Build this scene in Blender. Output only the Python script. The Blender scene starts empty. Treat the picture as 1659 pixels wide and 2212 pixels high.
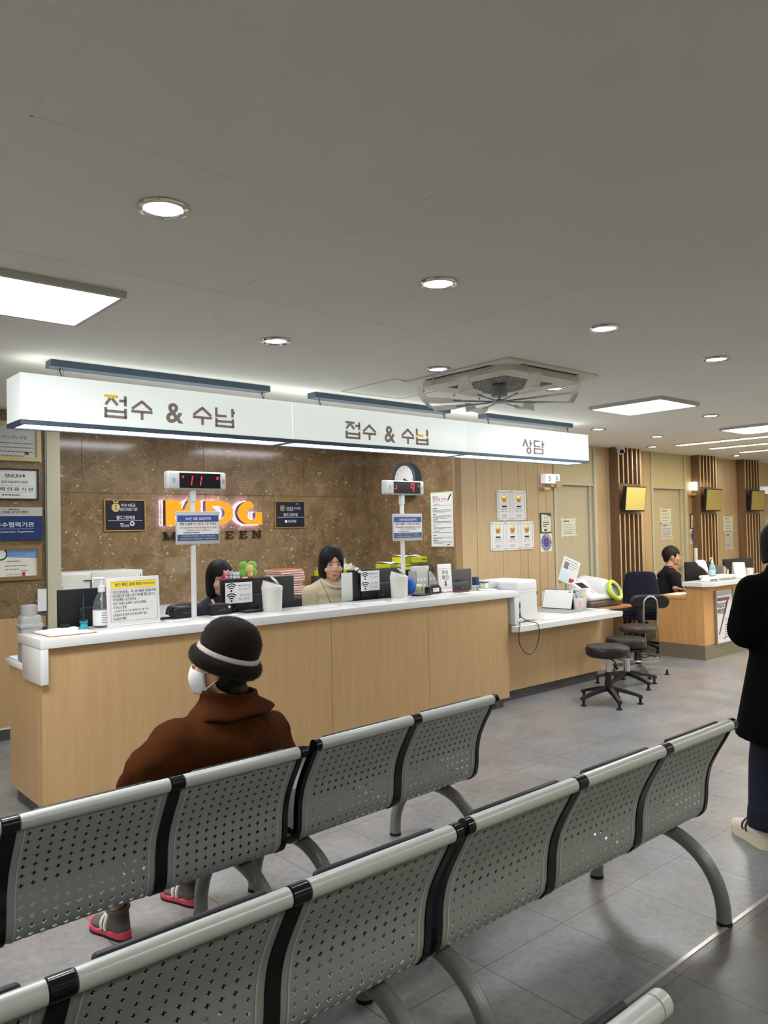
import bpy, bmesh, math, random
from mathutils import Vector, Matrix
random.seed(7)
PI = math.pi
SC = bpy.context.scene
COL = SC.collection

# ---------------------------------------------------------------- camera
CAM_H = 1.65
YAW, PITCH, ROLL, FPX = 0.7165, 0.0232, -0.0202, 1690.0
IW, IH = 1659.0, 2212.0
_f = Vector((math.sin(YAW)*math.cos(PITCH), math.cos(YAW)*math.cos(PITCH), math.sin(PITCH)))
_r = Vector((math.cos(YAW), -math.sin(YAW), 0)); _u = _r.cross(_f)
_R = _r*math.cos(ROLL)+_u*math.sin(ROLL); _U = -_r*math.sin(ROLL)+_u*math.cos(ROLL)
_C = Vector((0, 0, CAM_H))
def at(px, py, ax, val):
    """world point on the plane coordinate[ax]=val that the photo shows at px,py"""
    d = _f+_R*((px-IW/2)/FPX)+_U*((IH/2-py)/FPX)
    return _C+d*((val-_C[ax])/d[ax])
def PX(px, py, x): return at(px, py, 0, x)
def PY(px, py, y): return at(px, py, 1, y)
def PZ(px, py, z): return at(px, py, 2, z)

# ---------------------------------------------------------------- mesh builder
class MB:
    def __init__(s): s.v = []; s.f = []; s.m = []; s.mi = 0
    def add(s, vs, fs, M=None):
        o = len(s.v)
        if M is not None: vs = [M@Vector(v) for v in vs]
        s.v += [tuple(v) for v in vs]
        s.f += [tuple(i+o for i in f) for f in fs]
        s.m += [s.mi]*len(fs); return s
    def box(s, x0, x1, y0, y1, z0, z1, M=None):
        vs = [(x, y, z) for z in (z0, z1) for y in (y0, y1) for x in (x0, x1)]
        return s.add(vs, [(0,2,3,1),(4,5,7,6),(0,1,5,4),(2,6,7,3),(0,4,6,2),(1,3,7,5)], M)
    def rbox(s, x0, x1, y0, y1, z0, z1, r=.01, seg=3, M=None):
        bm = bmesh.new(); bmesh.ops.create_cube(bm, size=1)
        for v in bm.verts:
            v.co = Vector(((x0+x1)/2+v.co.x*(x1-x0), (y0+y1)/2+v.co.y*(y1-y0), (z0+z1)/2+v.co.z*(z1-z0)))
        r = min(r, .49*min(x1-x0, y1-y0, z1-z0))
        bmesh.ops.bevel(bm, geom=bm.edges[:], offset=r, segments=seg, affect='EDGES', profile=.5)
        return s.bm(bm, M)
    def bm(s, bm, M=None):
        bm.verts.index_update()
        s.add([v.co.copy() for v in bm.verts], [tuple(v.index for v in f.verts) for f in bm.faces], M); bm.free(); return s
    def ring(s, c, u, w, r, n): return [c+u*(r*math.cos(2*PI*i/n))+w*(r*math.sin(2*PI*i/n)) for i in range(n)]
    def tube(s, pts, r, n=10, closed=False, cap=True, M=None):
        pts = [Vector(p) for p in pts]; N = len(pts); rs = r if isinstance(r, (list, tuple)) else [r]*N
        vs = []; up = None
        for i, p in enumerate(pts):
            a = pts[(i-1) % N] if (i > 0 or closed) else pts[i]; b = pts[(i+1) % N] if (i < N-1 or closed) else pts[i]
            t = (b-a).normalized()
            if up is None:
                up = Vector((0,0,1)) if abs(t.z) < .9 else Vector((1,0,0))
            u = (up-t*up.dot(t)).normalized(); w = t.cross(u); up = u
            vs += s.ring(p, u, w, rs[i], n)
        fs = []
        for i in range(N if closed else N-1):
            for j in range(n):
                a = i*n+j; b = i*n+(j+1) % n; c = ((i+1) % N)*n+(j+1) % n; d = ((i+1) % N)*n+j
                fs.append((a, b, c, d))
        if cap and not closed:
            fs.append(tuple(range(n-1, -1, -1))); fs.append(tuple((N-1)*n+j for j in range(n)))
        return s.add(vs, fs, M)
    def cyl(s, p0, p1, r0, r1=None, n=20, M=None): return s.tube([p0, p1], [r0, r0 if r1 is None else r1], n, M=M)
    def lathe(s, prof, n=28, M=None, c=(0,0,0), caps=False):
        c = Vector(c); vs = []; fs = []
        for (r, z) in prof:
            for j in range(n): vs.append(c+Vector((r*math.cos(2*PI*j/n), r*math.sin(2*PI*j/n), z)))
        for i in range(len(prof)-1):
            for j in range(n): fs.append((i*n+j, i*n+(j+1) % n, (i+1)*n+(j+1) % n, (i+1)*n+j))
        if caps and prof[0][0] > 1e-6: fs.append(tuple(range(n-1, -1, -1)))
        if caps and prof[-1][0] > 1e-6: fs.append(tuple((len(prof)-1)*n+j for j in range(n)))
        return s.add(vs, fs, M)
    def prism(s, poly, y0, y1, M=None):
        """outline in the XZ plane (counter-clockwise seen from -Y) pushed from y0 to y1"""
        n = len(poly); vs = [(x, y0, z) for x, z in poly]+[(x, y1, z) for x, z in poly]
        fs = [tuple(range(n)), tuple(range(2*n-1, n-1, -1))]+[(i, i+n, (i+1) % n+n, (i+1) % n) for i in range(n)]
        return s.add(vs, fs, M)
    def ell(s, c, r, M=None, nu=18, nv=11, rot=None):
        vs = []; fs = []; c = Vector(c)
        if not isinstance(r, (tuple, list)): r = (r, r, r)
        for i in range(nv+1):
            t = PI*i/nv
            for j in range(nu):
                a = 2*PI*j/nu; v = Vector((r[0]*math.sin(t)*math.cos(a), r[1]*math.sin(t)*math.sin(a), r[2]*math.cos(t)))
                if rot is not None: v = rot@v
                vs.append(c+v)
        for i in range(nv):
            for j in range(nu): fs.append((i*nu+j, (i+1)*nu+j, (i+1)*nu+(j+1) % nu, i*nu+(j+1) % nu))
        return s.add(vs, fs, M)
    def cap(s, p0, r0, p1, r1, n=14, M=None):
        """tapered limb with round ends"""
        p0, p1 = Vector(p0), Vector(p1); d = (p1-p0); L = d.length; d = d/max(L, 1e-6); pts = []; rs = []
        for k in range(6): a = PI/2*(1-k/5); pts.append(p0-d*(r0*math.sin(a))); rs.append(max(r0*math.cos(a), 1e-4))
        for k in range(6): a = PI/2*k/5; pts.append(p1+d*(r1*math.sin(a))); rs.append(max(r1*math.cos(a), 1e-4))
        return s.tube(pts, rs, n, M=M)
    def quad(s, a, b, c, d): return s.add([a, b, c, d], [(0,1,2,3)])
    def grid(s, fn, nu, nv, M=None, closeu=False):
        vs = [fn(i/(nu if closeu else nu-1), j/(nv-1)) for j in range(nv) for i in range(nu)]; fs = []
        for j in range(nv-1):
            for i in range(nu if closeu else nu-1):
                i2 = (i+1) % nu; fs.append((j*nu+i, j*nu+i2, (j+1)*nu+i2, (j+1)*nu+i))
        return s.add(vs, fs, M)

def _cr(pts, n=12):
    out = []; P_ = [Vector(p) for p in pts]
    for i in range(len(P_)-1):
        p0 = P_[max(i-1, 0)]; p1 = P_[i]; p2 = P_[i+1]; p3 = P_[min(i+2, len(P_)-1)]
        for k in range(n):
            t = k/n; out.append(.5*((2*p1)+(p2-p0)*t+(2*p0-5*p1+4*p2-p3)*t*t+(3*p1-p0-3*p2+p3)*t**3))
    out.append(P_[-1]); return out
ROOT = {}
def obj(name, mb, m, parent=None, smooth=35, world=False, bevel=0, fix=True):
    me = bpy.data.meshes.new(name)
    vs = mb.v
    if world and parent is not None:
        Mi = ROOT[parent.name].inverted(); vs = [tuple(Mi@Vector(v)) for v in vs]
    me.from_pydata(vs, [], mb.f)
    ms = m if isinstance(m, (list, tuple)) else [m]
    for k in ms: me.materials.append(k)
    if len(ms) > 1: me.polygons.foreach_set('material_index', mb.m)
    if fix:
        bm = bmesh.new(); bm.from_mesh(me); bmesh.ops.recalc_face_normals(bm, faces=bm.faces); bm.to_mesh(me); bm.free()
    if smooth:
        me.polygons.foreach_set('use_smooth', [True]*len(me.polygons)); me.set_sharp_from_angle(angle=math.radians(smooth))
    me.update()
    o = bpy.data.objects.new(name, me); COL.objects.link(o)
    if parent is not None:
        o.parent = parent
        ROOT[o.name] = ROOT[parent.name]
    else: ROOT[o.name] = Matrix.Identity(4)
    if bevel:
        b = o.modifiers.new('bevel', 'BEVEL'); b.width = bevel; b.segments = 2; b.limit_method = 'ANGLE'
    return o
def tag(o, label, cat, group=None, kind=None):
    if label: o['label'] = label
    if cat: o['category'] = cat
    if group: o['group'] = group
    if kind: o['kind'] = kind
    return o
def thing(name, label, cat, loc=(0,0,0), rz=0, group=None):
    o = bpy.data.objects.new(name, None); COL.objects.link(o); o.empty_display_size = .1
    o.location = loc; o.rotation_euler = (0, 0, rz); tag(o, label, cat, group)
    ROOT[o.name] = Matrix.Translation(loc)@Matrix.Rotation(rz, 4, 'Z'); return o
def struct(name, mb, m, **k): return tag(obj(name, mb, m, **k), None, None, None, 'structure')
def copy_thing(src, loc, rz, label, group=None):
    def rec(o, par):
        c = o.copy(); COL.objects.link(c)
        if par is not None: c.parent = par
        for ch in list(o.children): rec(ch, c)
        return c
    c = rec(src, None); c.location = loc; c.rotation_euler = (0, 0, rz); c['label'] = label
    if group: c['group'] = group
    ROOT[c.name] = Matrix.Translation(loc)@Matrix.Rotation(rz, 4, 'Z'); return c

# ---------------------------------------------------------------- lettering
_tc = bpy.data.curves.new('lettering_curve', 'FONT'); _to = bpy.data.objects.new('lettering_source', _tc)
def glyphs(body, bold=0, ext=0, space=1, shear=0):
    if _to.name not in COL.objects: COL.objects.link(_to)
    _tc.body = body; _tc.size = 1; _tc.offset = bold; _tc.extrude = ext; _tc.space_character = space; _tc.shear = shear
    _tc.align_x = 'LEFT'; _tc.resolution_u = 3
    dg = bpy.context.evaluated_depsgraph_get(); dg.update()
    me = bpy.data.meshes.new_from_object(_to.evaluated_get(dg))
    vs = [v.co.copy() for v in me.vertices]; fs = [tuple(p.vertices) for p in me.polygons]
    bpy.data.meshes.remove(me); return vs, fs
def text(mb, body, x, z, h, y=-.0006, align='C', width=None, bold=0, ext=0, space=1, M=None, shear=0):
    """lettering in the XZ plane facing -Y; z is the middle of the line, h its height"""
    vs, fs = glyphs(body, bold, ext, space, shear)
    if not vs: return
    x0 = min(v.x for v in vs); x1 = max(v.x for v in vs); y0 = min(v.y for v in vs); y1 = max(v.y for v in vs)
    k = h/(y1-y0); kx = k if width is None else width/(x1-x0)
    w = (x1-x0)*kx; ox = x-(w/2 if align == 'C' else 0 if align == 'L' else w)
    out = [(ox+(v.x-x0)*kx, y-v.z*k, z-h/2+(v.y-y0)*k) for v in vs]
    mb.add(out, fs, M)
def bars(mb, x0, x1, z, h, y=-.0006, M=None):
    mb.add([(x0, y, z-h/2), (x1, y, z-h/2), (x1, y, z+h/2), (x0, y, z+h/2)], [(0,1,2,3)], M)
def small_print(mb, x0, x1, ztop, n, pitch, h, seed=0, y=-.0006, M=None):
    """a paragraph too fine to read: broken dashes of word length"""
    rr = random.Random(seed)
    for k in range(n):
        z = ztop-k*pitch; x = x0; end = x1 if k < n-1 else x0+(x1-x0)*rr.uniform(.45, .8)
        while x < end:
            w = rr.uniform(1.2, 3.6)*h; bars(mb, x, min(x+w, end), z, h, y, M); x += w+h*.5
def stroke(mb, p, q, w, y0, y1, M=None):
    p, q = Vector((p[0], p[1])), Vector((q[0], q[1])); d = (q-p).normalized(); n = Vector((-d.y, d.x))*w/2
    mb.prism([tuple(p+n), tuple(p-n), tuple(q-n), tuple(q+n)], y0, y1, M)
def arc(cx, cz, rx, rz, a0, a1, n=16): return [(cx+rx*math.cos(a0+(a1-a0)*i/n), cz+rz*math.sin(a0+(a1-a0)*i/n)) for i in range(n+1)]

# ---------------------------------------------------------------- materials
def lin(c):
    return tuple((v/255/12.92 if v/255 <= .04045 else ((v/255+.055)/1.055)**2.4) for v in c)+(1,)
def new_mat(name):
    m = bpy.data.materials.new(name); m.use_nodes = True; nt = m.node_tree
    return m, nt, nt.nodes['Principled BSDF']
def mat(name, c, rough=.5, metal=0, emit=None, es=1, spec=.5, bump=0, bscale=200, trans=0, var=0, vscale=8, coat=0, sheen=0, alpha=1, ior=1.45):
    m, nt, b = new_mat(name); b.inputs['Base Color'].default_value = lin(c); b.inputs['Roughness'].default_value = rough
    b.inputs['Metallic'].default_value = metal; b.inputs['Specular IOR Level'].default_value = spec
    b.inputs['Transmission Weight'].default_value = trans; b.inputs['Coat Weight'].default_value = coat; b.inputs['Sheen Weight'].default_value = sheen
    b.inputs['Alpha'].default_value = alpha; b.inputs['IOR'].default_value = ior
    if emit is not None: b.inputs['Emission Color'].default_value = lin(emit); b.inputs['Emission Strength'].default_value = es
    if bump or var:
        tc = nt.nodes.new('ShaderNodeTexCoord'); nz = nt.nodes.new('ShaderNodeTexNoise')
        nt.links.new(tc.outputs['Object'], nz.inputs['Vector']); nz.inputs['Scale'].default_value = bscale if bump else vscale; nz.inputs['Detail'].default_value = 4
        if bump:
            bp = nt.nodes.new('ShaderNodeBump'); bp.inputs['Strength'].default_value = bump; bp.inputs['Distance'].default_value = .002
            nt.links.new(nz.outputs['Fac'], bp.inputs['Height']); nt.links.new(bp.outputs['Normal'], b.inputs['Normal'])
        if var:
            n2 = nt.nodes.new('ShaderNodeTexNoise'); n2.inputs['Scale'].default_value = vscale; n2.inputs['Detail'].default_value = 5
            nt.links.new(tc.outputs['Object'], n2.inputs['Vector'])
            mx = nt.nodes.new('ShaderNodeHueSaturation'); mx.inputs['Color'].default_value = lin(c)
            mr = nt.nodes.new('ShaderNodeMapRange'); mr.inputs[1].default_value = .3; mr.inputs[2].default_value = .7; mr.inputs[3].default_value = 1-var; mr.inputs[4].default_value = 1+var
            nt.links.new(n2.outputs['Fac'], mr.inputs[0]); nt.links.new(mr.outputs[0], mx.inputs['Value']); nt.links.new(mx.outputs['Color'], b.inputs['Base Color'])
    return m
def ramp(nt, fac, stops):
    r = nt.nodes.new('ShaderNodeValToRGB'); e = r.color_ramp.elements
    while len(e) < len(stops): e.new(.5)
    for i, (p, c) in enumerate(stops): e[i].position = p; e[i].color = lin(c)
    nt.links.new(fac, r.inputs[0]); return r.outputs[0]
def mix(nt, fac, a, b, mode='MIX'):
    n = nt.nodes.new('ShaderNodeMix'); n.data_type = 'RGBA'; n.blend_type = mode
    for s, v in ((n.inputs[0], fac), (n.inputs[6], a), (n.inputs[7], b)):
        if hasattr(v, 'links') or hasattr(v, 'is_linked'): nt.links.new(v, s)
        elif isinstance(v, tuple): s.default_value = v
        else: s.default_value = v
    return n.outputs[2]
def noise(nt, vec, scale, detail=4, dist=0, rough=.5):
    n = nt.nodes.new('ShaderNodeTexNoise'); n.inputs['Scale'].default_value = scale; n.inputs['Detail'].default_value = detail
    n.inputs['Distortion'].default_value = dist; n.inputs['Roughness'].default_value = rough; nt.links.new(vec, n.inputs['Vector']); return n.outputs['Fac']
def mapping(nt, scale=(1,1,1), rot=(0,0,0), loc=(0,0,0), src='Object'):
    tc = nt.nodes.new('ShaderNodeTexCoord'); mp = nt.nodes.new('ShaderNodeMapping')
    mp.inputs['Scale'].default_value = scale; mp.inputs['Rotation'].default_value = rot; mp.inputs['Location'].default_value = loc
    nt.links.new(tc.outputs[src], mp.inputs['Vector']); return mp.outputs[0]
def wood(name, c0, c1, rough=.4, scale=(9, 9, .7), spec=.4):
    m, nt, b = new_mat(name); v = mapping(nt, scale)
    a = noise(nt, v, 2.2, 6, .6, .6); f = noise(nt, mapping(nt, (scale[0]*9, scale[1]*9, scale[2]*3)), 2.5, 3, 0)
    col = ramp(nt, a, [(.3, c0), (.7, c1)]); fine = ramp(nt, f, [(.35, (236,236,236)), (.65, (255,255,255))])
    nt.links.new(mix(nt, .5, col, fine, 'MULTIPLY'), b.inputs['Base Color']); b.inputs['Roughness'].default_value = rough; b.inputs['Specular IOR Level'].default_value = spec
    return m
def marble(name):
    m, nt, b = new_mat(name); base = mapping(nt)
    vn = nt.nodes.new('ShaderNodeTexNoise'); vn.inputs['Scale'].default_value = 9; vn.inputs['Detail'].default_value = 4; nt.links.new(base, vn.inputs['Vector'])
    dv = nt.nodes.new('ShaderNodeVectorMath'); dv.operation = 'MULTIPLY_ADD'; dv.inputs[1].default_value = (.16, .16, .16)
    nt.links.new(vn.outputs['Color'], dv.inputs[0]); nt.links.new(base, dv.inputs[2])
    def edge(scale):
        vo = nt.nodes.new('ShaderNodeTexVoronoi'); vo.feature = 'DISTANCE_TO_EDGE'; vo.inputs['Scale'].default_value = scale
        nt.links.new(dv.outputs[0], vo.inputs['Vector']); return vo.outputs['Distance']
    cell = nt.nodes.new('ShaderNodeTexVoronoi'); cell.inputs['Scale'].default_value = 12; nt.links.new(dv.outputs[0], cell.inputs['Vector'])
    sep = nt.nodes.new('ShaderNodeSeparateColor'); nt.links.new(cell.outputs['Color'], sep.inputs[0])
    col = ramp(nt, sep.outputs[0], [(0, (104, 84, 58)), (.5, (124, 102, 73)), (1, (138, 115, 85))])
    cloud = ramp(nt, noise(nt, base, 3.5, 6, .5), [(.3, (106, 86, 59)), (.7, (144, 121, 90))])
    col = mix(nt, .5, col, cloud)
    e1 = ramp(nt, edge(12), [(0, (205,205,205)), (.045, (0,0,0))]); e2 = ramp(nt, edge(31), [(0, (215,215,215)), (.06, (0,0,0))])
    gate = ramp(nt, noise(nt, base, 7, 3), [(.44, (0,0,0)), (.6, (255,255,255))])
    g2 = ramp(nt, noise(nt, mapping(nt, loc=(3,1,2)), 5, 3), [(.4, (0,0,0)), (.6, (255,255,255))])
    col = mix(nt, mix(nt, 1.0, e1, gate, 'MULTIPLY'), col, lin((188, 164, 128)))
    col = mix(nt, mix(nt, 1.0, e2, g2, 'MULTIPLY'), col, lin((180, 154, 118)))
    fl = nt.nodes.new('ShaderNodeTexVoronoi'); fl.inputs['Scale'].default_value = 17; nt.links.new(dv.outputs[0], fl.inputs['Vector'])
    flk = ramp(nt, fl.outputs['Distance'], [(.1, (255,255,255)), (.2, (0,0,0))])
    col = mix(nt, mix(nt, 1.0, flk, ramp(nt, noise(nt, mapping(nt, loc=(7,5,1)), 6, 2), [(.50, (0,0,0)), (.60, (255,255,255))]), 'MULTIPLY'), col, lin((228, 212, 186)))
    nt.links.new(col, b.inputs['Base Color']); b.inputs['Roughness'].default_value = .12; b.inputs['Specular IOR Level'].default_value = .5
    return m
def tile_mat(name, c0, c1, size, ox, oy, line, rough=.3):
    m, nt, b = new_mat(name); v = mapping(nt)
    br = nt.nodes.new('ShaderNodeTexBrick'); br.offset = 0; br.squash = 1
    br.inputs['Scale'].default_value = 1; br.inputs['Mortar Size'].default_value = .0022; br.inputs['Mortar Smooth'].default_value = .2
    br.inputs['Brick Width'].default_value = size; br.inputs['Row Height'].default_value = size; br.inputs['Bias'].default_value = 0
    br.inputs['Color1'].default_value = (.45,.45,.45,1); br.inputs['Color2'].default_value = (.55,.55,.55,1); br.inputs['Mortar'].default_value = (0,0,0,1)
    nt.links.new(mapping(nt, loc=(-ox, -oy, 0)), br.inputs['Vector'])
    n1 = noise(nt, v, 2.2, 8, .4, .62); n2 = noise(nt, v, 28, 6, 0, .7)
    a = nt.nodes.new('ShaderNodeMath'); a.operation = 'MULTIPLY_ADD'; a.inputs[1].default_value = .45; nt.links.new(n2, a.inputs[0])
    k = nt.nodes.new('ShaderNodeMath'); k.operation = 'MULTIPLY'; k.inputs[1].default_value = .55; nt.links.new(n1, k.inputs[0]); nt.links.new(k.outputs[0], a.inputs[2])
    col = ramp(nt, a.outputs[0], [(.36, c0), (.64, c1)])
    tint = ramp(nt, noise(nt, mapping(nt, loc=(4,4,4)), 1.3, 3), [(.35, (255,247,240)), (.65, (238,244,255))])
    col = mix(nt, .8, col, tint, 'MULTIPLY'); col = mix(nt, .12, col, br.outputs['Color'], 'OVERLAY')
    nt.links.new(mix(nt, br.outputs['Fac'], col, lin(line)), b.inputs['Base Color']); b.inputs['Roughness'].default_value = rough
    rr = nt.nodes.new('ShaderNodeMapRange'); rr.inputs[3].default_value = rough-.06; rr.inputs[4].default_value = rough+.1
    nt.links.new(n1, rr.inputs[0]); nt.links.new(rr.outputs[0], b.inputs['Roughness'])
    bp = nt.nodes.new('ShaderNodeBump'); bp.inputs['Strength'].default_value = .12; bp.inputs['Distance'].default_value = .001
    nt.links.new(n2, bp.inputs['Height']); nt.links.new(bp.outputs['Normal'], b.inputs['Normal'])
    return m
def ribbed(name, c, scale, rough=.9, strength=.6, dist=.004, axis='X', var=.12, sheen=.3):
    m, nt, b = new_mat(name); v = mapping(nt)
    w = nt.nodes.new('ShaderNodeTexWave'); w.bands_direction = axis; w.inputs['Scale'].default_value = scale; w.inputs['Distortion'].default_value = 2.5; w.inputs['Detail'].default_value = 2; w.inputs['Detail Scale'].default_value = .6
    nt.links.new(v, w.inputs['Vector'])
    bp = nt.nodes.new('ShaderNodeBump'); bp.inputs['Strength'].default_value = strength; bp.inputs['Distance'].default_value = dist
    nt.links.new(w.outputs['Fac'], bp.inputs['Height']); nt.links.new(bp.outputs['Normal'], b.inputs['Normal'])
    d = tuple(int(x*(1-var)) for x in c); e = tuple(min(255, int(x*(1+var))) for x in c)
    nt.links.new(ramp(nt, noise(nt, v, 9, 6), [(.3, d), (.7, e)]), b.inputs['Base Color']); b.inputs['Roughness'].default_value = rough; b.inputs['Sheen Weight'].default_value = sheen; b.inputs['Specular IOR Level'].default_value = .08
    return m

M = {}
M['ceiling'] = mat('ceiling_paint', (243, 243, 238), .85, bump=.15, bscale=60, var=.02, vscale=1.5, spec=.2)
M['marble'] = marble('brown_marble')
M['maple'] = wood('maple_laminate', (194, 158, 112), (202, 168, 122), .35)
M['maple_wall'] = wood('maple_wall_panel', (192, 164, 124), (204, 177, 138), .4)
M['slat'] = wood('slat_wood', (206, 178, 134), (224, 198, 154), .45)
M['trim_wood'] = wood('brown_trim_wood', (150, 118, 80), (164, 132, 94), .4)
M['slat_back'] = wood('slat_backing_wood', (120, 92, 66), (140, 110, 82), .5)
M['desk_wood'] = wood('desk_wood', (205, 152, 92), (220, 170, 110), .4)
M['table_wood'] = wood('table_wood', (170, 110, 60), (190, 130, 76), .4, (2, 9, 9))
M['groove'] = mat('groove_shadow_gap', (84, 62, 42), .8)
M['tile'] = tile_mat('floor_tile', (112, 111, 109), (156, 155, 153), .482, 2.215, 2.022, (70, 68, 66), .3)
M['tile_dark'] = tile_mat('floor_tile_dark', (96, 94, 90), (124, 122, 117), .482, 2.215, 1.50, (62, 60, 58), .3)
M['kick'] = wood('dark_skirting', (62, 62, 64), (92, 92, 94), .4, (.7, 9, 9))
M['steel_kick'] = mat('brushed_skirting', (150, 142, 122), .35, .6)
M['white_stone'] = mat('white_stone', (226, 227, 226), .18, var=.02, vscale=120, spec=.5)
M['beige_paint'] = mat('beige_paint', (196, 190, 164), .6)
M['door_paint'] = mat('door_paint', (190, 178, 148), .5)
M['transom'] = mat('transom_panel', (198, 186, 146), .5)
M['white_plastic'] = mat('white_plastic', (224, 224, 222), .35)
M['offwhite_plastic'] = mat('offwhite_plastic', (216, 214, 206), .4)
M['south_paint'] = mat('pale_yellow_paint', (240, 228, 186), .6)
M['grey_plastic'] = mat('grey_plastic', (150, 150, 148), .45)
M['light_grey'] = mat('light_grey_plastic', (190, 190, 186), .45)
M['mid_grey'] = mat('mid_grey_plastic', (120, 120, 120), .45)
M['dark_grey'] = mat('dark_grey_plastic', (66, 66, 68), .45)
M['black'] = mat('black_plastic', (24, 25, 28), .4)
M['black_gloss'] = mat('black_gloss', (16, 17, 19), .18)
M['rubber'] = mat('black_rubber', (18, 18, 18), .7)
M['chrome'] = mat('chrome', (215, 215, 215), .14, 1)
M['steel'] = mat('satin_steel', (170, 172, 172), .35, .9)
M['bracket'] = mat('slate_bracket', (74, 90, 108), .5)
M['paper'] = mat('paper', (232, 232, 230), .7)
M['paper_grey'] = mat('paper_grey', (206, 206, 204), .7)
M['paper_cream'] = mat('paper_cream', (226, 224, 206), .7)
M['ink'] = mat('black_ink', (30, 30, 32), .7)
M['ink_grey'] = mat('grey_ink', (128, 128, 128), .7)
M['ink_navy'] = mat('navy_ink', (38, 50, 92), .7)
M['ink_red'] = mat('red_ink', (188, 48, 58), .7)
M['ink_magenta'] = mat('magenta_ink', (150, 66, 120), .7)
M['navy_panel'] = mat('navy_panel', (16, 20, 44), .4)
M['blue_panel'] = mat('blue_panel', (24, 52, 104), .4)
M['blue_print'] = mat('blue_print', (66, 84, 150), .6)
M['slate_print'] = mat('slate_print', (62, 82, 124), .6)
M['yellow_print'] = mat('yellow_print', (240, 216, 40), .6)
M['white_ink'] = mat('white_ink', (225, 228, 235), .6)
M['gold'] = mat('gold', (206, 166, 82), .3, .7)
M['gold_ink'] = mat('gold_ink', (222, 200, 130), .5)
M['gold_frame'] = mat('gold_frame', (206, 188, 140), .35, .3)
M['bronze_frame'] = mat('bronze_frame', (150, 122, 82), .35, .4)
M['light_panel'] = mat('light_panel_diffuser', (255, 255, 255), .5, emit=(250, 252, 255), es=34)
M['added_hall_panel'] = mat('added_hall_panel_diffuser', (255, 255, 255), .5, emit=(250, 252, 255), es=11)  # weaker glow for the fill panels added behind the camera
M['sign_top'] = mat('sign_top_diffuser', (255, 255, 255), .5, emit=(246, 250, 240), es=1.5)
M['downlight'] = mat('downlight_lens', (255, 255, 255), .4, emit=(236, 242, 255), es=110)
M['added_staff_panel'] = mat('added_staff_panel_diffuser', (255, 255, 255), .5, emit=(250, 252, 255), es=12)  # glow for the hidden panels added above the staff
M['downlight_low'] = mat('downlight_lens_dim', (230, 235, 255), .4, emit=(205, 214, 255), es=2.2)
M['strip_light'] = mat('strip_light_diffuser', (255, 255, 255), .5, emit=(255, 233, 180), es=20)
M['sign_face'] = mat('sign_face_acrylic', (225, 230, 230), .4, emit=(240, 250, 246), es=.52)
M['sign_under'] = mat('sign_underside_diffuser', (255, 255, 255), .4, emit=(240, 248, 255), es=6)
M['sign_letter'] = mat('sign_letter_grey', (140, 128, 124), .6, emit=(120, 104, 100), es=.35)
M['sign_letter_yellow'] = mat('sign_letter_yellow', (240, 205, 70), .6, emit=(240, 200, 60), es=.3)
M['led_red'] = mat('led_red', (255, 40, 60), .5, emit=(255, 30, 60), es=2.2)
M['mdg'] = mat('orange_acrylic', (250, 170, 20), .35, emit=(255, 150, 0), es=.22)
M['mdg_side'] = mat('letter_return', (70, 56, 52), .4)
M['halo'] = mat('halo_light', (255, 255, 255), .5, emit=(214, 190, 255), es=26)
M['dark_letter'] = mat('dark_bronze_letter', (58, 46, 38), .4, .3)
M['seat_metal'] = mat('grey_painted_steel', (158, 163, 156), .36, .1, spec=.5)
M['rail_metal'] = mat('pale_painted_steel', (196, 200, 193), .28, .1)
M['leg_metal'] = mat('grey_leg_steel', (128, 130, 126), .34, .3)
M['pad'] = mat('charcoal_vinyl', (38, 35, 40), .5, spec=.35)
M['leather'] = mat('black_vinyl', (34, 33, 33), .34, bump=.1, bscale=300)
M['leather_brown'] = mat('brown_vinyl', (70, 58, 50), .4)
M['skin'] = mat('skin', (222, 172, 144), .5, var=.04, vscale=30)
M['skin_warm'] = mat('skin_warm', (214, 160, 132), .5)
M['hair'] = mat('black_hair', (15, 13, 13), .6, spec=.25, bump=.4, bscale=90)
M['hair_brown'] = mat('dark_brown_hair', (40, 27, 23), .52, spec=.3, bump=.4, bscale=90)
M['lip'] = mat('lips', (196, 124, 110), .5)
M['eye_white'] = mat('eye_white', (225, 220, 214), .3)
M['eye_dark'] = mat('eye_dark', (30, 22, 20), .3)
M['corduroy'] = ribbed('brown_corduroy', (68, 35, 12), 60, .95, .35, .0025, 'X', .14, 0)
M['corduroy_collar'] = ribbed('brown_corduroy_collar', (70, 36, 12), 60, .95, .3, .002, 'X', .14, 0)
M['mohair'] = mat('dark_mohair', (34, 28, 22), .95, sheen=.1, spec=.1, bump=.6, bscale=120)
M['mohair_white'] = mat('pale_mohair', (206, 200, 190), .95, sheen=.2, bump=.6, bscale=120)
M['mask'] = mat('white_mask_cloth', (226, 228, 230), .8, bump=.15, bscale=150)
M['navy_knit'] = mat('navy_knit', (30, 34, 52), .9, bump=.4, bscale=220, sheen=.2)
M['beige_cloth'] = mat('beige_cloth', (196, 182, 152), .85, bump=.2, bscale=240, var=.03)
M['pink_shirt'] = mat('pale_pink_shirt', (222, 190, 178), .8)
M['black_knit'] = mat('black_knit', (20, 22, 28), .9, bump=.4, bscale=220)
M['orange_cloth'] = mat('orange_cloth', (238, 120, 50), .8)
M['black_coat'] = mat('black_coat', (9, 9, 10), .95, bump=.3, bscale=110, spec=.08)
M['dark_jean'] = mat('dark_trousers', (20, 24, 40), .9, bump=.2, bscale=300)
M['mauve_trousers'] = mat('mauve_trousers', (120, 84, 80), .9)
M['shoe_grey'] = mat('grey_shoe_mesh', (96, 90, 88), .85, bump=.4, bscale=260)
M['shoe_pink'] = mat('pink_shoe_sole', (206, 70, 92), .6)
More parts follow.
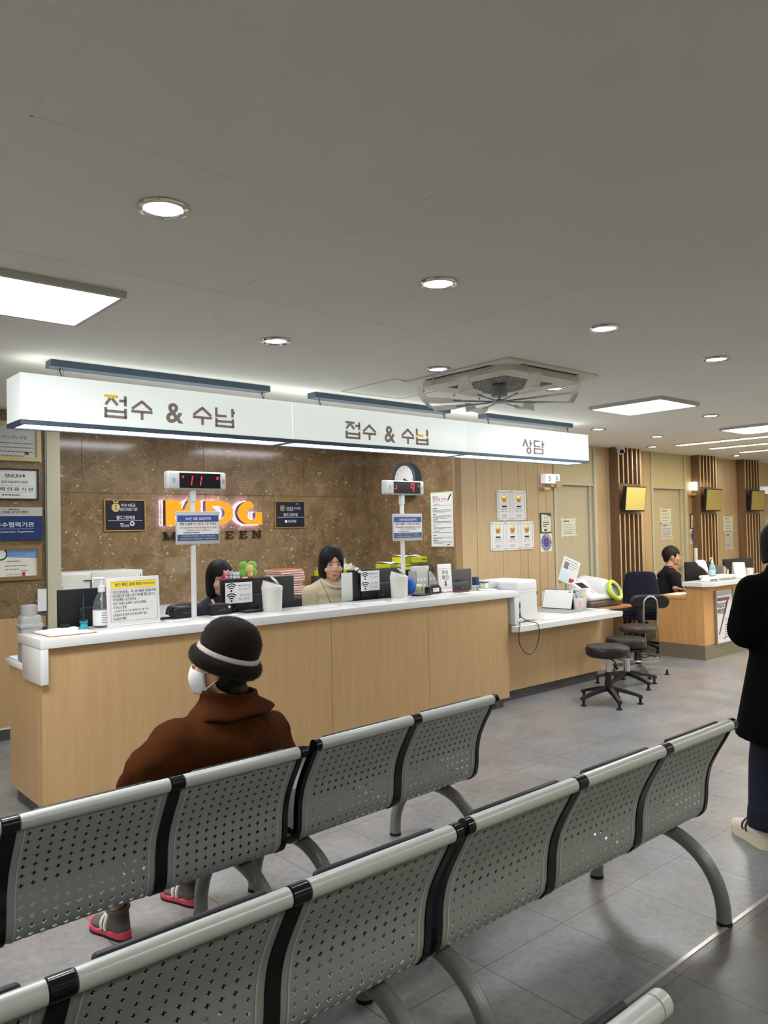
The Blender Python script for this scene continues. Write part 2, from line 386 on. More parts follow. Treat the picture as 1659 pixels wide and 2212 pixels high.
M['shoe_white'] = mat('white_shoe_leather', (222, 218, 206), .5)
M['shoe_cream'] = mat('cream_shoe_sole', (226, 216, 190), .6)
M['shoe_maroon'] = mat('maroon_shoe_panel', (84, 40, 52), .7)
M['navy_cloth'] = mat('navy_cloth', (24, 28, 46), .92, bump=.2, bscale=200)
M['bottle_clear'] = mat('clear_plastic', (235, 240, 240), .08, trans=.92, ior=1.3)
M['gel'] = mat('pale_blue_gel', (190, 220, 228), .15, trans=.5)
M['teal'] = mat('teal_plastic', (36, 140, 160), .35)
M['lime'] = mat('lime_plastic', (196, 214, 70), .35)
M['lime_card'] = mat('lime_card', (196, 206, 24), .6)
M['olive_card'] = mat('olive_card', (150, 156, 16), .6)
M['orange_cover'] = mat('orange_book_cover', (196, 104, 52), .6)
M['green_plush'] = mat('green_plush', (128, 190, 70), .9, sheen=.4)
M['beige_plush'] = mat('beige_plush', (228, 190, 130), .9, sheen=.4)
M['brown_plush'] = mat('brown_plush', (150, 100, 56), .9)
M['pink_toy'] = mat('pink_toy', (236, 150, 168), .5)
M['blue_toy'] = mat('pale_blue_toy', (170, 190, 200), .5)
M['red_toy'] = mat('red_toy', (190, 30, 50), .5)
M['blue_plastic'] = mat('blue_plastic', (40, 100, 190), .4)
M['navy_plastic'] = mat('navy_plastic', (28, 42, 90), .4)
M['cream_tape'] = mat('cream_tape', (238, 226, 170), .5)
M['mirror_screen'] = mat('gold_reflection_screen', (228, 212, 146), .05, 1)  # gold base tint stands in for warm hall light mirrored in the glass
M['tape'] = mat('yellowed_tape', (222, 214, 160), .5)
M['screen_glass'] = mat('dark_screen', (40, 44, 50), .12)
M['number_box'] = mat('number_box_acrylic', (235, 238, 245), .4, emit=(240, 244, 255), es=.45)
M['number_box_lit'] = mat('number_box_acrylic_lit', (250, 250, 250), .4, emit=(255, 250, 240), es=2.2)
M['fan_metal'] = mat('fan_motor_grey', (150, 156, 164), .35, .4)
M['fan_blade'] = mat('fan_blade', (240, 240, 236), .45)
M['ac_plastic'] = mat('cassette_plastic', (226, 226, 218), .5)
M['ac_dark'] = mat('cassette_dark', (52, 52, 52), .7)
M['strip_trim'] = mat('floor_strip_metal', (196, 192, 180), .3, .5)
# ================================================================ setting
ZC = 2.71; YB = 7.58; XS = 6.283; YW = 6.0
X0R, X1R, Y0R = -4.0, 17.0, -3.5
fl = MB(); fl.box(X0R, X1R, 1.552, YB+.1, -.1, 0); struct('floor', fl, M['tile'], smooth=0)
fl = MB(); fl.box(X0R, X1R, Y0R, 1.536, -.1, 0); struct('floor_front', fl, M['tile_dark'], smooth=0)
fl = MB(); fl.box(X0R, X1R, 1.536, 1.552, -.1, .003); struct('trim_1', fl, M['strip_trim'], smooth=0)
ce = MB(); ce.box(X0R, X1R, Y0R, YB+.1, ZC, ZC+.1); struct('ceiling', ce, M['ceiling'], smooth=0)
# faint board joints on the ceiling and a flush hatch
tr = MB()
for x0, x1, y in ((.62, 1.55, 2.03), (.6, 1.9, 3.05), (1.2, 3.2, 3.02)): tr.box(x0, x1, y, y+.006, ZC-.0015, ZC)
for y0, y1, x in ((1.5, 2.9, 1.75), (1.4, 3.0, .62), (2.0, 3.4, 2.95)): tr.box(x, x+.006, y0, y1, ZC-.0015, ZC)
struct('trim_2', tr, M['ceiling'], smooth=0)

wl = MB(); wl.box(XS-3.98, XS, YB, YB+.1, 0, ZC); struct('wall_back', wl, M['marble'], smooth=0)
wl = MB()
wl.box(XS, XS+.015, YW+.02, YB, 0, ZC)
struct('wall_side', wl, M['marble'], smooth=0)
# thin joints between the marble slabs
jt = MB()
jt.box(2.4, XS-.001, YB-.0015, YB, 2.066, 2.071)
for x in (2.75, 4.05, 5.35): jt.box(x, x+.003, YB-.0015, YB, 2.07, ZC)
struct('trim_3', jt, M['groove'], smooth=0)
# left stretch: marble over a maple dado, ending in a painted pilaster
YL = 6.9
ws = MB(); ws.box(X0R, 2.19, YL, YL+.1, .99*YL/YB+.085, ZC); struct('wall_left', ws, M['marble'], smooth=0)
ws = MB(); ws.box(X0R, 2.19, YL-.004, YL+.1, .09, .985); struct('wall_left_dado', ws, M['maple'], smooth=0)
ws = MB(); ws.box(X0R, 2.3, YL-.012, YL, 0, .09); struct('baseboard_left', ws, M['kick'], smooth=0)
ws = MB(); ws.box(X0R, 2.2, YL-.014, YL-.002, .088, .1); struct('trim_4', ws, M['white_stone'], smooth=0)
ws = MB(); ws.box(2.2, 2.31, YL-.03, YB, .0, ZC); struct('trim_5', ws, M['beige_paint'], smooth=0)
ws = MB(); ws.box(2.188, 2.2, YL-.02, YL+.05, .985, ZC); struct('trim_6', ws, M['steel'], smooth=0)

# far wall: maple boards with dark shadow gaps, two doorways
def boards(mb, xs, z0, z1, y0, y1, gap=.006):
    for a, b in zip(xs[:-1], xs[1:]): mb.box(a+gap/2, b-gap/2, y0, y1, z0, z1)
DOORS = [(8.05, 8.97), (10.36, 11.37)]
wf = MB()
boards(wf, [6.372, 6.62, 7.06, 7.37, 7.52, 7.74, 7.90, 8.045], .09, ZC, YW, YW+.02)
boards(wf, [8.99, 9.226, 9.86, 10.17, 10.355], .09, ZC, YW, YW+.02)
boards(wf, [11.39, 11.66, 12.08, 12.42, 12.72, 12.86, 13.1, 13.7, 14.3, 15.1, 16, 17], .09, ZC, YW, YW+.02)
struct('wall_far', wf, M['maple_wall'], smooth=0)
wb = MB()
for a, b in ((6.3, 8.045), (8.99, 10.355), (11.39, 17)): wb.box(a, b, YW+.018, YW+.03, 0, ZC)
struct('wall_far_backing', wb, M['groove'], smooth=0)
wb = MB()
for a, b in ((6.283, 8.045), (8.99, 10.355), (11.39, 17)): wb.box(a, b, YW-.012, YW, 0, .09)
struct('baseboard_far', wb, M['steel_kick'], smooth=0)
wb = MB(); wb.box(6.268, 6.372, YW-.004, YW+.03, 0, ZC); struct('trim_7', wb, M['trim_wood'], smooth=0)
for n, (a, b) in enumerate(DOORS):
    tf = MB()
    for x0, x1, yy in ((a, a+.045, YW-.012), (b-.05, b+.015, YW-.012), (b-.105, b-.05, YW+.03)):
        tf.box(x0, x1, yy, YW+.16, 0, ZC if yy < YW else 2.18)
    tf.box(a+.045, b-.05, YW-.004, YW+.16, 2.18, 2.215)
    struct('door_%d_frame' % (n+1), tf, M['beige_paint'], smooth=0)
    tp = MB(); tp.box(a+.045, b-.05, YW+.004, YW+.02, 2.215, ZC); struct('trim_%d' % (n+8), tp, M['transom'], smooth=0)
    dl = MB(); dl.box(a+.048, b-.108, YW+.055, YW+.1, .01, 2.178); d = struct('door_%d' % (n+1), dl, M['door_paint'], smooth=0)
    h = MB(); hx = a+.10 if n == 0 else b-.16; sgn = 1 if n == 0 else -1
    h.rbox(hx-.03, hx+.03, YW+.043, YW+.056, .99-.05, .99+.06, .004)
    h.cyl((hx, YW+.05, .99), (hx, YW+.0, .99), .011); h.rbox(min(hx, hx+sgn*.12)-.008, max(hx, hx+sgn*.12)+.008, YW-.012, YW+.006, .98, 1.002, .006)
    obj('door_handle', h, M['steel'], d)
    if n == 0: d['label'] = 'beige door with a small taped notice, beside the certificates'
    else: d['label'] = 'beige door with two taped notices, behind the seated woman'
# slatted pillars with a plain band that carries a screen
def pillar(name, x0, x1, label):
    y0 = 5.86
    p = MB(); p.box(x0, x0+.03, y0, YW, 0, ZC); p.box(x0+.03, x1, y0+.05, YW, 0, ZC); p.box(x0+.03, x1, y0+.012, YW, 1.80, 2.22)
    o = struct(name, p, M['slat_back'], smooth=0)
    s = MB(); f = MB(); n = 5; w = (x1-x0)/n
    for i in range(n+1):
        x = x0+i*w if i < n else x1-.022
        for a, b in ((0, 1.80), (2.22, ZC)):
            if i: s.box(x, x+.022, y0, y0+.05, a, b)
            f.box(x-.001, x+.023, y0-.006, y0, a, b)
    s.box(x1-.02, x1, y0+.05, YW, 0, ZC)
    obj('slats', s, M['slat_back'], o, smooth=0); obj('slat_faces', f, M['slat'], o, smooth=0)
pillar('trim_10', 9.30, 9.865, ''); pillar('trim_11', 11.55, 12.08, ''); pillar('trim_12', 13.085, 13.63, '')

# the hall behind the camera and at both ends
w = MB(); w.box(X0R-.1, X0R, Y0R, YB, 0, ZC); struct('wall_west', w, M['beige_paint'], smooth=0)
w = MB(); w.box(X1R, X1R+.1, Y0R, YB, 0, ZC); struct('wall_east', w, M['south_paint'], smooth=0)
w = MB(); w.box(X0R, X1R, Y0R-.1, Y0R, 0, ZC); struct('wall_south', w, M['south_paint'], smooth=0)

# ================================================================ ceiling fittings
def downlight(x, y, lens, label):
    t = thing('recessed_downlight', label, 'downlight', (x, y, ZC), 0, 'recessed ceiling downlights')
    r = MB(); r.lathe([(.062, .0), (.08, .0), (.083, -.004), (.081, -.010), (.070, -.013), (.063, -.010), (.060, -.004)], 36); obj('ring', r, M['chrome'], t)
    l = MB(); l.lathe([(.0, -.002), (.03, -.0025), (.061, -.005), (.061, -.001)], 32); obj('lens', l, lens, t)
    return t
DLS = [(1.125, 2.35, 'downlight', 'bright round downlight in the ceiling, nearest the camera'),
       (2.386, 2.355, 'downlight', 'bright blue-white round downlight in the middle of the ceiling'),
       (3.64, 2.355, 'downlight', 'round downlight in the ceiling on the camera side of the cassette unit'),
       (4.912, 2.36, 'downlight', 'round downlight in the ceiling by the right edge, nearest the camera there'),
       (2.386, 3.62, 'downlight_low', 'dim round downlight above the gap between the two long sign boxes'),
       (3.661, 3.636, 'downlight_low', 'dim round downlight beside the left corner of the cassette unit'),
       (4.91, 3.627, 'downlight_low', 'dim round downlight just beyond the fan, below the cassette unit'),
       (7.445, 3.65, 'downlight', 'round downlight between the two square light panels on the right'),
       (7.38, 4.885, 'downlight', 'round downlight just past the end of the sign boxes'),
       (8.63, 4.895, 'downlight', 'round downlight above the blood pressure monitor side, before the long strips'),
       (9.70, 5.575, 'downlight', 'round downlight close to the first slatted pillar'),
       (12.185, 5.58, 'downlight', 'round downlight close to the second slatted pillar'),
       (6.17, 2.36, 'downlight', 'round downlight outside the right edge, above the standing person')]
for x, y, l, lab in DLS[:12]: downlight(x, y, M[l], lab)

def light_panel(x0, x1, y0, y1, label, lens='light_panel'):
    t = thing('ceiling_light_panel', label, 'ceiling light', ((x0+x1)/2, (y0+y1)/2, ZC), 0, 'flat ceiling light panels')
    hx, hy = (x1-x0)/2, (y1-y0)/2
    f = MB()
    for a, b, c, d in ((-hx, hx, -hy, -hy+.022), (-hx, hx, hy-.022, hy), (-hx, -hx+.022, -hy+.022, hy-.022), (hx-.022, hx, -hy+.022, hy-.022)): f.box(a, b, c, d, -.03, 0)
    obj('frame', f, M['light_grey'], t, smooth=0)
    d = MB(); d.box(-hx+.022, hx-.022, -hy+.022, hy-.022, -.024, -.01); obj('diffuser', d, M[lens], t, smooth=0)
light_panel(.18, 1.39, 3.27, 3.87, 'large flat ceiling light panel at the left edge')
light_panel(5.94, 6.58, 3.32, 4.02, 'square ceiling light panel beyond the fan')
light_panel(8.53, 9.17, 3.40, 4.09, 'square ceiling light panel at the right edge, beyond the other panels')
light_panel(-2.6, -1.4, 3.27, 3.87, 'unseen added ceiling light panel over the hall left of the counter')  # out-of-view panel added for fill light
for x_, y_, w_ in ((-2.9, -1.1, 'far left'), (-.6, -1.1, 'just left'), (1.7, -1.1, 'straight'), (4.0, -1.1, 'just right'), (6.3, -1.1, 'far right')):
    light_panel(x_, x_+1.2, y_, y_+.6, 'unseen added ceiling light panel behind the camera, ' + w_ + ' of the five in the hall', 'added_hall_panel')  # unseen panels added to brighten bench backs and counter fronts
light_panel(8.2, 9.4, .0, .6, 'unseen added ceiling light panel over the corridor beyond the standing person')  # unseen panel added to light the corridor side
light_panel(12.6, 13.8, -1.6, -1.0, 'unseen added ceiling light panel far down the corridor by the south wall')  # unseen, added to brighten the hall that the wall screens reflect
light_panel(15.3, 16.5, .8, 1.4, 'unseen added ceiling light panel at the corridor end by the east wall')  # added out of view to light the east wall mirrored in the screens
light_panel(11.5, 12.7, 1.2, 1.8, 'unseen added ceiling light panel at the far end of the corridor')  # unseen panel added for more light at the right
light_panel(2.6, 3.8, 6.0, 6.6, 'unseen added ceiling light panel over the staff, behind the first sign box', 'added_staff_panel')  # added out of sight behind the sign to brighten the marble
light_panel(4.6, 5.8, 6.0, 6.6, 'unseen added ceiling light panel over the staff, behind the second sign box', 'added_staff_panel')  # second hidden panel added to brighten the marble
def strip_light(x, y0, y1, label):
    t = thing('linear_strip_light', label, 'strip light', (x, (y0+y1)/2, ZC), 0, 'long ceiling strip lights')
    h = (y1-y0)/2
    f = MB(); f.box(-.085, -.06, -h, h, -.012, 0); f.box(.06, .085, -h, h, -.012, 0); f.box(-.085, .085, -h-.02, -h, -.012, 0); f.box(-.085, .085, h, h+.02, -.012, 0); obj('trim_frame', f, M['ac_plastic'], t, smooth=0)
    d = MB(); d.box(-.06, .06, -h, h, -.008, -.002); obj('diffuser', d, M['strip_light'], t, smooth=0)
strip_light(9.83, 2.6, 5.28, 'long ceiling strip light, first of three beside the first pillar')
strip_light(10.70, 2.6, 5.26, 'long ceiling strip light, middle of the three on the right')
strip_light(11.68, 2.6, 5.28, 'long ceiling strip light, last of three by the second pillar')

# cassette air conditioner
t = thing('ceiling_cassette_unit', 'white ceiling cassette air conditioner with dark grille above the fan', 'air conditioner', (4.255, 3.605, ZC))
p = MB(); p.rbox(-.485, .485, -.485, .485, -.016, 0, .006); obj('face_plate', p, M['ac_plastic'], t)
p = MB(); q = .36
def rr_frame(mb, a, b, z0, z1, rad):
    n = 6; out = []; inn = []
    for cx, cy, s in ((1,1,0), (-1,1,1), (-1,-1,2), (1,-1,3)):
        for i in range(n+1):
            g = PI/2*s+PI/2*i/n; out.append((cx*(a-rad)+rad*math.cos(g), cy*(a-rad)+rad*math.sin(g))); r2 = rad*.5
            inn.append((cx*(b-r2)+r2*math.cos(g), cy*(b-r2)+r2*math.sin(g)))
    N = len(out); vs = [(x, y, z1) for x, y in out]+[(x, y, z0) for x, y in out]+[(x, y, z0) for x, y in inn]+[(x, y, z1) for x, y in inn]; fs = []
    for k in range(3):
        for i in range(N): fs.append((k*N+i, k*N+(i+1) % N, (k+1)*N+(i+1) % N, (k+1)*N+i))
    mb.add(vs, fs)
rr_frame(p, .41, .27, -.055, -.014, .07); obj('grille_frame', p, M['offwhite_plastic'], t)
p = MB()
for a in range(4):
    R_ = Matrix.Rotation(PI/2*a, 4, 'Z'); p.box(-.3, .3, .425, .45, -.0175, -.012, R_)
obj('air_slot', p, M['ac_dark'], t, smooth=0)
p = MB()
for a in range(4):
    R_ = Matrix.Rotation(PI/2*a, 4, 'Z'); p.box(-.3, .3, .40, .424, -.03, -.016, R_)
obj('louvre', p, M['offwhite_plastic'], t, smooth=0)
p = MB(); p.box(-.275, .275, -.275, .275, -.022, -.016); obj('filter', p, M['ac_dark'], t, smooth=0)
p = MB()
for i in range(15):
    c = -.27+.54*i/14; p.box(c-.003, c+.003, -.272, .272, -.046, -.036); p.box(-.272, .272, c-.003, c+.003, -.046, -.036)
obj('grille', p, M['light_grey'], t, smooth=0)
p = MB()
for sx, sy in ((-.3, .47), (.02, .47), (.3, .47), (-.3, -.47), (-.47, .2)): p.cyl((sx, sy, -.016), (sx, sy, -.05), .005, n=8); p.ell((sx, sy, -.055), .008, nu=8, nv=6)
obj('hanger_clip', p, M['light_grey'], t)

# air circulator fan hung under the cassette
FZ = PX(1080, 853, 4.255); FZ = 2.585
t = thing('ceiling_fan', 'pale eight-bladed fan hung under the cassette air conditioner', 'fan', (4.235, 3.60, FZ))
p = MB(); p.lathe([(.0, .075), (.05, .075), (.056, .068), (.056, -.005), (.05, -.012), (0, -.012)], 28); obj('motor_housing', p, M['fan_metal'], t)
p = MB(); p.cyl((0, 0, .07), (0, 0, .11), .02); p.cyl((0, 0, -.01), (0, 0, -.045), .008); obj('shaft', p, M['fan_metal'], t)
p = MB(); p.lathe([(0, -.034), (.045, -.036), (.06, -.045), (.045, -.056), (0, -.06)], 24); obj('hub', p, M['fan_metal'], t)
for k in range(8):
    R_ = Matrix.Rotation(2*PI*k/8+.28, 4, 'Z')
    p = MB(); p.cyl((.05, 0, -.046), (.34, 0, -.046), .0055, n=8, M=R_); rod = obj('blade_arm', p, M['fan_metal'], t)
    b = MB(); tw = Matrix.Translation((0, 0, -.046))@R_@Matrix.Rotation(.16, 4, 'X')
    prof = [(.27, .012), (.33, .035), (.42, .052), (.54, .056)]
    def bl(u, v):
        x = .27+.27*u; hw = .014+.042*min(1, u*2.2)
        return (x, (v-.5)*2*hw+.012*u, .010*math.sin(PI*v))
    b.grid(bl, 10, 6, tw)
    def tip(u, v): return (.54+.055*u, (v-.5)*2*(.056-.014*u)+.012+.02*u, .010*math.sin(PI*v)+.075*u**1.2)
    b.grid(tip, 6, 6, tw)
    bo = obj('blade', b, M['fan_blade'], t, fix=False); s = bo.modifiers.new('thickness', 'SOLIDIFY'); s.thickness = .003

# flush ceiling hatch between the sign and the cassette
t = MB()
for a, b, c, d in ((-.3, .3, -.3, -.29), (-.3, .3, .29, .3), (-.3, -.29, -.29, .29), (.29, .3, -.29, .29)): t.box(a, b, c, d, -.004, 0)
hx = thing('ceiling_hatch', 'flush white ceiling hatch between the fan and the sign boxes', 'hatch', (3.95, 4.36, ZC)); obj('hatch_frame', t, M['light_grey'], hx, smooth=0)
t = MB(); t.box(-.289, .289, -.289, .289, -.002, 0); obj('hatch_panel', t, M['ceiling'], hx, smooth=0)

# dome security camera
t = thing('security_camera', 'white turret security camera under the ceiling by the first pillar', 'camera', (9.27, 5.80, ZC))
p = MB(); p.lathe([(0, 0), (.062, 0), (.062, -.02), (.055, -.032), (0, -.034)], 28); obj('base', p, M['white_plastic'], t)
p = MB(); p.ell((0, -.01, -.062), .052); obj('eyeball', p, M['white_plastic'], t)
p = MB(); d = Vector((-.62, -.72, -.32)).normalized(); c = Vector((0, -.01, -.062)); p.cyl(c+d*.036, c+d*.056, .03, .026); obj('lens', p, M['black_gloss'], t)

# ================================================================ hanging sign boxes
YS, DS = 4.70, .265; SZ0, SZ1 = 2.303, 2.594
def hangul(mb, ch, x0, x1, z0, z1, w, hot=None):
    """stencil-cut letters made of strokes; strokes named in hot go to slot 1"""
    W_, H_ = x1-x0, z1-z0
    def P(a, b): return (x0+a*W_, z0+b*H_)
    def S(a, b, c, d, i=-1, ww=None):
        mb.mi = 1 if hot and i in hot else 0; stroke(mb, P(a, b), P(c, d), ww or w, -.006, 0); mb.mi = 0
    if ch == '접':
        S(0, .95, .6, .95, 0); S(.26, .86, .05, .57); S(.33, .86, .58, .57); S(.66, .78, .98, .78); S(.93, 1, .93, .55)
        S(.05, .45, .05, 0); S(.93, .45, .93, 0); S(.05, .29, .93, .29); S(0, .05, .98, .05)
    elif ch == '수':
        S(.52, .93, .03, .52); S(.48, .93, .97, .52); S(0, .40, 1, .40); S(.5, .40, .5, 0)
    elif ch == '납':
        S(.06, 1, .06, .6); S(.01, .58, .57, .58, 1); S(.88, 1, .88, .55, 2); S(.88, .80, 1.0, .80, 3)
        S(.06, .46, .06, 0); S(.9, .46, .9, 0); S(.06, .30, .9, .30); S(0, .05, .96, .05)
    elif ch == '상':
        S(.26, 1, .02, .5); S(.24, 1, .50, .5); S(.78, 1, .78, .48); S(.78, .75, .98, .75)
        n = 20
        for i in range(n):
            a, b = 2*PI*i/n, 2*PI*(i+1)/n; S(.62+.19*math.cos(a), .21+.2*math.sin(a), .62+.19*math.cos(b), .21+.2*math.sin(b))
    elif ch == '담':
        S(.05, .95, .62, .95); S(.08, .98, .08, .55); S(.05, .56, .66, .56); S(.9, 1, .9, .48); S(.9, .75, 1.08, .75)
        S(.07, .42, .07, 0); S(.92, .42, .92, 0); S(.04, .38, .96, .38); S(.04, .05, .96, .05)
def sign_box(xa, xb, label, letters, rail, hot=None):
    t = thing('hanging_sign_box', label, 'sign', (xa, YS, SZ0), 0, 'lit sign boxes hung over the counter'); L = xb-xa
    b = MB(); b.rbox(0.001, L-.001, 0, DS, .02, SZ1-SZ0, .004); obj('lit_panel', b, M['sign_face'], t)
    f = MB()
    for a, c, d, e in ((0, L, -.002, .028), (0, L, DS-.026, DS+.002), (0, .03, .028, DS-.026), (L-.03, L, .028, DS-.026)): f.box(a, c, d, e, -.004, .021)
    obj('bottom_frame', f, M['bracket'], t, smooth=0)
    u = MB(); u.box(.03, L-.03, .028, DS-.026, .002, .012); obj('underside_light', u, M['sign_under'], t, smooth=0)
    u = MB(); u.box(.04, L-.04, .03, DS-.03, SZ1-SZ0-.001, SZ1-SZ0+.002); obj('top_light', u, M['sign_top'], t, smooth=0)
    for grp in letters:
        mb = MB()
        for ch, pa, pb, za, zb in grp:
            A = PY(pa, za, YS); B = PY(pb, zb, YS)
            if ch == '&':
                text(mb, '&', (A.x+B.x)/2-xa, (A.z+B.z)/2-SZ0, A.z-B.z, y=-.001, width=B.x-A.x, bold=.02, ext=.004)
            else:
                hangul(mb, ch, A.x-xa, B.x-xa, B.z-SZ0, A.z-SZ0, .0165, (hot or {}).get(ch+str(pa)))
        mb.m = [k for k in mb.m]; obj('lettering', mb, [M['sign_letter'], M['sign_letter_yellow']], t, smooth=0)
    m = MB(); m.box(rail[0]-xa, rail[1]-xa, .085, .185, ZC-.042-SZ0, ZC-SZ0); r = obj('mounting_rail', m, M['bracket'], t, smooth=0)
    for x in (rail[0]-xa+.05, rail[1]-xa-.06):
        for dx, dy in ((0, 0), (.035, .01)):
            c = MB(); c.cyl((x+dx, .12+dy, SZ1-SZ0-.002), (x+dx, .12+dy, ZC-.04-SZ0), .0025, n=6); obj('suspension_wire', c, M['steel'], t)
        c = MB(); c.tube([(x+.018, .125, SZ1-SZ0), (x+.022, .12, SZ1-SZ0+.03), (x+.01, .12, SZ1-SZ0+.06), (x+.016, .125, ZC-SZ0-.04)], .004, 8); obj('power_cable', c, M['dark_grey'], t)
xa, xb, xc, xd = 1.362, PY(632, 900, YS).x, PY(1008.5, 950, YS).x, 6.925
sign_box(xa, xb, 'long lit sign box over the left end of the counter, first of the row',
         [[('접', 225, 274, 852, 905)], [('수', 283, 329, 862, 909)], [('&', 358, 396, 869, 916)], [('수', 416, 457, 876, 920)], [('납', 464, 507, 880, 925)]], (1.563, 3.10), {'접225': {0}})
sign_box(xb, xc, 'lit sign box over the middle of the counter, second of the row',
         [[('접', 746, 778, 910, 949)], [('수', 783, 812, 915, 952)], [('&', 830, 854, 919, 957)], [('수', 867, 894, 924, 960)], [('납', 898, 926, 926, 962)]], (3.50, 4.97), {'납898': {1, 3}})
sign_box(xc, xd, 'lit sign box with two letters, at the far end of the row',
         [[('상', 1129, 1150, 949, 980)], [('담', 1152, 1174, 951, 982)]], (5.44, 6.78))
# ================================================================ things on the walls
def plate(name, label, cat, x0, x1, z0, z1, y, m, th=.012, group=None, frame=None, fw=.012, part='panel'):
    """flat panel on a wall facing -Y; local x from the centre, local z from the bottom, print at y=-th"""
    t = thing(name, label, cat, ((x0+x1)/2, y, z0), 0, group); W_, H_ = x1-x0, z1-z0
    b = MB(); b.box(-W_/2+(fw if frame else 0), W_/2-(fw if frame else 0), -th*(.6 if frame else 1), 0, fw if frame else 0, H_-(fw if frame else 0)); obj(part, b, m, t, smooth=0)
    if frame:
        f = MB()
        for a, c, d, e in ((-W_/2, W_/2, 0, fw), (-W_/2, W_/2, H_-fw, H_), (-W_/2, -W_/2+fw, fw, H_-fw), (W_/2-fw, W_/2, fw, H_-fw)): f.box(a, c, -th, 0, d, e)
        obj('frame', f, frame, t, smooth=0)
    return t, W_, H_
YLP = YL-.001
def lx(px): return PY(px, 1100, YL).x
def lz(px, py): return PY(px, py, YL).z
# framed certificate at the top left
x0, x1 = lx(-42), lx(88); z0, z1 = lz(44, 996.5), lz(44, 920)
t, W_, H_ = plate('framed_certificate', 'gold-framed pale certificate, topmost on the left wall', 'certificate', x0, x1, z0, z1+.03, YLP, M['paper_grey'], .03, 'certificates on the left wall', M['gold_frame'], .035, 'certificate')
g = MB(); text(g, '위촉패', .02, H_*.60, .03, y=-.0187, width=.2); small_print(g, -W_*.3, W_*.36, H_*.45, 4, .035, .009, 3, -.0187); obj('print', g, M['ink_grey'], t, smooth=0)
g = MB(); g.box(W_*.22, W_*.29, -.0187, -.018, H_*.16, H_*.24); obj('seal', g, M['ink_red'], t, smooth=0)
# white hospital plaque
x0, x1 = lx(-30), lx(82.5); z0, z1 = lz(40, 1080), lz(40, 1013)
t, W_, H_ = plate('hospital_plaque', 'white plaque with black rounded frame and small shield logo on the left wall', 'plaque', x0, x1, z0, z1, YLP, M['paper'], .02, 'plaques on the left wall', M['black'], .011, 'plaque')
y = -.0127
g = MB(); text(g, 'SNUH', lx(28)-(x0+x1)/2, H_*.77, H_*.12, y, width=lx(46)-lx(11), bold=.012)
sh = [(-.5, 1), (-.5, .1), (0, -.3), (.5, .1), (.5, 1)]; k = .018; cx = lx(51)-(x0+x1)/2
g.prism([(cx+a*k*.9, H_*.75+b*k) for a, b in sh], y, y+.001); obj('logo', g, M['ink_navy'], t, smooth=0)
g = MB(); text(g, '분당서울대학교병원', lx(31)-(x0+x1)/2, H_*.57, H_*.09, y, width=lx(59)-lx(2), bold=.004)
text(g, '협력의료기관', lx(28)-(x0+x1)/2, H_*.34, H_*.125, y, width=lx(71)-lx(-17), space=1.3, bold=.012); small_print(g, lx(10)-(x0+x1)/2, lx(58)-(x0+x1)/2, H_*.155, 1, .02, .007, 5, y)
g.ell((lx(6)-(x0+x1)/2, y, H_*.155), (.008, .001, .006), nu=10, nv=6); obj('print', g, M['ink'], t, smooth=0)
g = MB()
for zz in (.455, .235): bars(g, -W_*.45, W_*.4, H_*zz, .0015, y)
obj('rule', g, M['ink_grey'], t, smooth=0)
# blue hospital plaque
x0, x1 = lx(-35), lx(89.5); z0, z1 = lz(40, 1167), lz(40, 1096)
t, W_, H_ = plate('hospital_plaque', 'blue plaque with white top band on the left wall, below the white plaque', 'plaque', x0, x1, z0, z1, YLP, M['blue_panel'], .02, 'plaques on the left wall', None, 0, 'plaque'); y = -.0203
g = MB(); g.box(-W_/2, W_/2, -.0206, 0, H_*.735, H_); obj('top_band', g, M['light_grey'], t, smooth=0)
c = (x0+x1)/2
g = MB(); text(g, '분당차병원', lx(41)-c, H_*.855, H_*.085, -.0212, width=lx(59)-lx(23), bold=.01); small_print(g, lx(17)-c, lx(45)-c, H_*.935, 1, .02, .008, 2, -.0212); obj('print', g, M['ink'], t, smooth=0)
g = MB(); text(g, 'CHA', lx(12)-c, H_*.855, H_*.07, -.0212, width=lx(20)-lx(4), bold=.03); obj('logo', g, [M['ink_navy'], M['ink_red']], t, smooth=0)
g = MB(); text(g, '우수협력기관', lx(30)-c, H_*.475, H_*.155, y, width=lx(72)-lx(-13), bold=.016); text(g, 'Excellent Cooperation Organization', lx(20)-c, H_*.255, H_*.075, y, width=lx(72)-lx(-32), bold=.006); bars(g, -W_*.4, W_*.34, H_*.345, .0015, y); obj('lettering', g, M['white_ink'], t, smooth=0)
# bronze framed certificate
x0, x1 = lx(-40), lx(87); z0, z1 = lz(40, 1253.5), lz(40, 1178)
t, W_, H_ = plate('framed_certificate', 'bronze-framed certificate with blue sky heading, lowest on the left wall', 'certificate', x0, x1, z0, z1, YLP, M['paper_cream'], .03, 'certificates on the left wall', M['bronze_frame'], .034, 'certificate'); y = -.0186; c = (x0+x1)/2
g = MB(); g.add([(-W_/2+.034, y, H_*.70), (W_/2-.034, y, H_*.62), (W_/2-.034, y, H_-.034), (-W_/2+.034, y, H_-.034)], [(0,1,2,3)]); obj('heading_band', g, mat('pale_blue_print', (120, 160, 205), .6), t, smooth=0)
g = MB(); text(g, '연세대학교 의과대학 세브란스병원', lx(40)-c, H_*.815, .018, y-.0005, width=lx(70)-lx(10)); text(g, '협력 병·의원 (가정 의학 본기)', lx(32)-c, H_*.735, .016, y-.0005, width=lx(51)-lx(10)); obj('heading', g, M['ink_navy'], t, smooth=0)
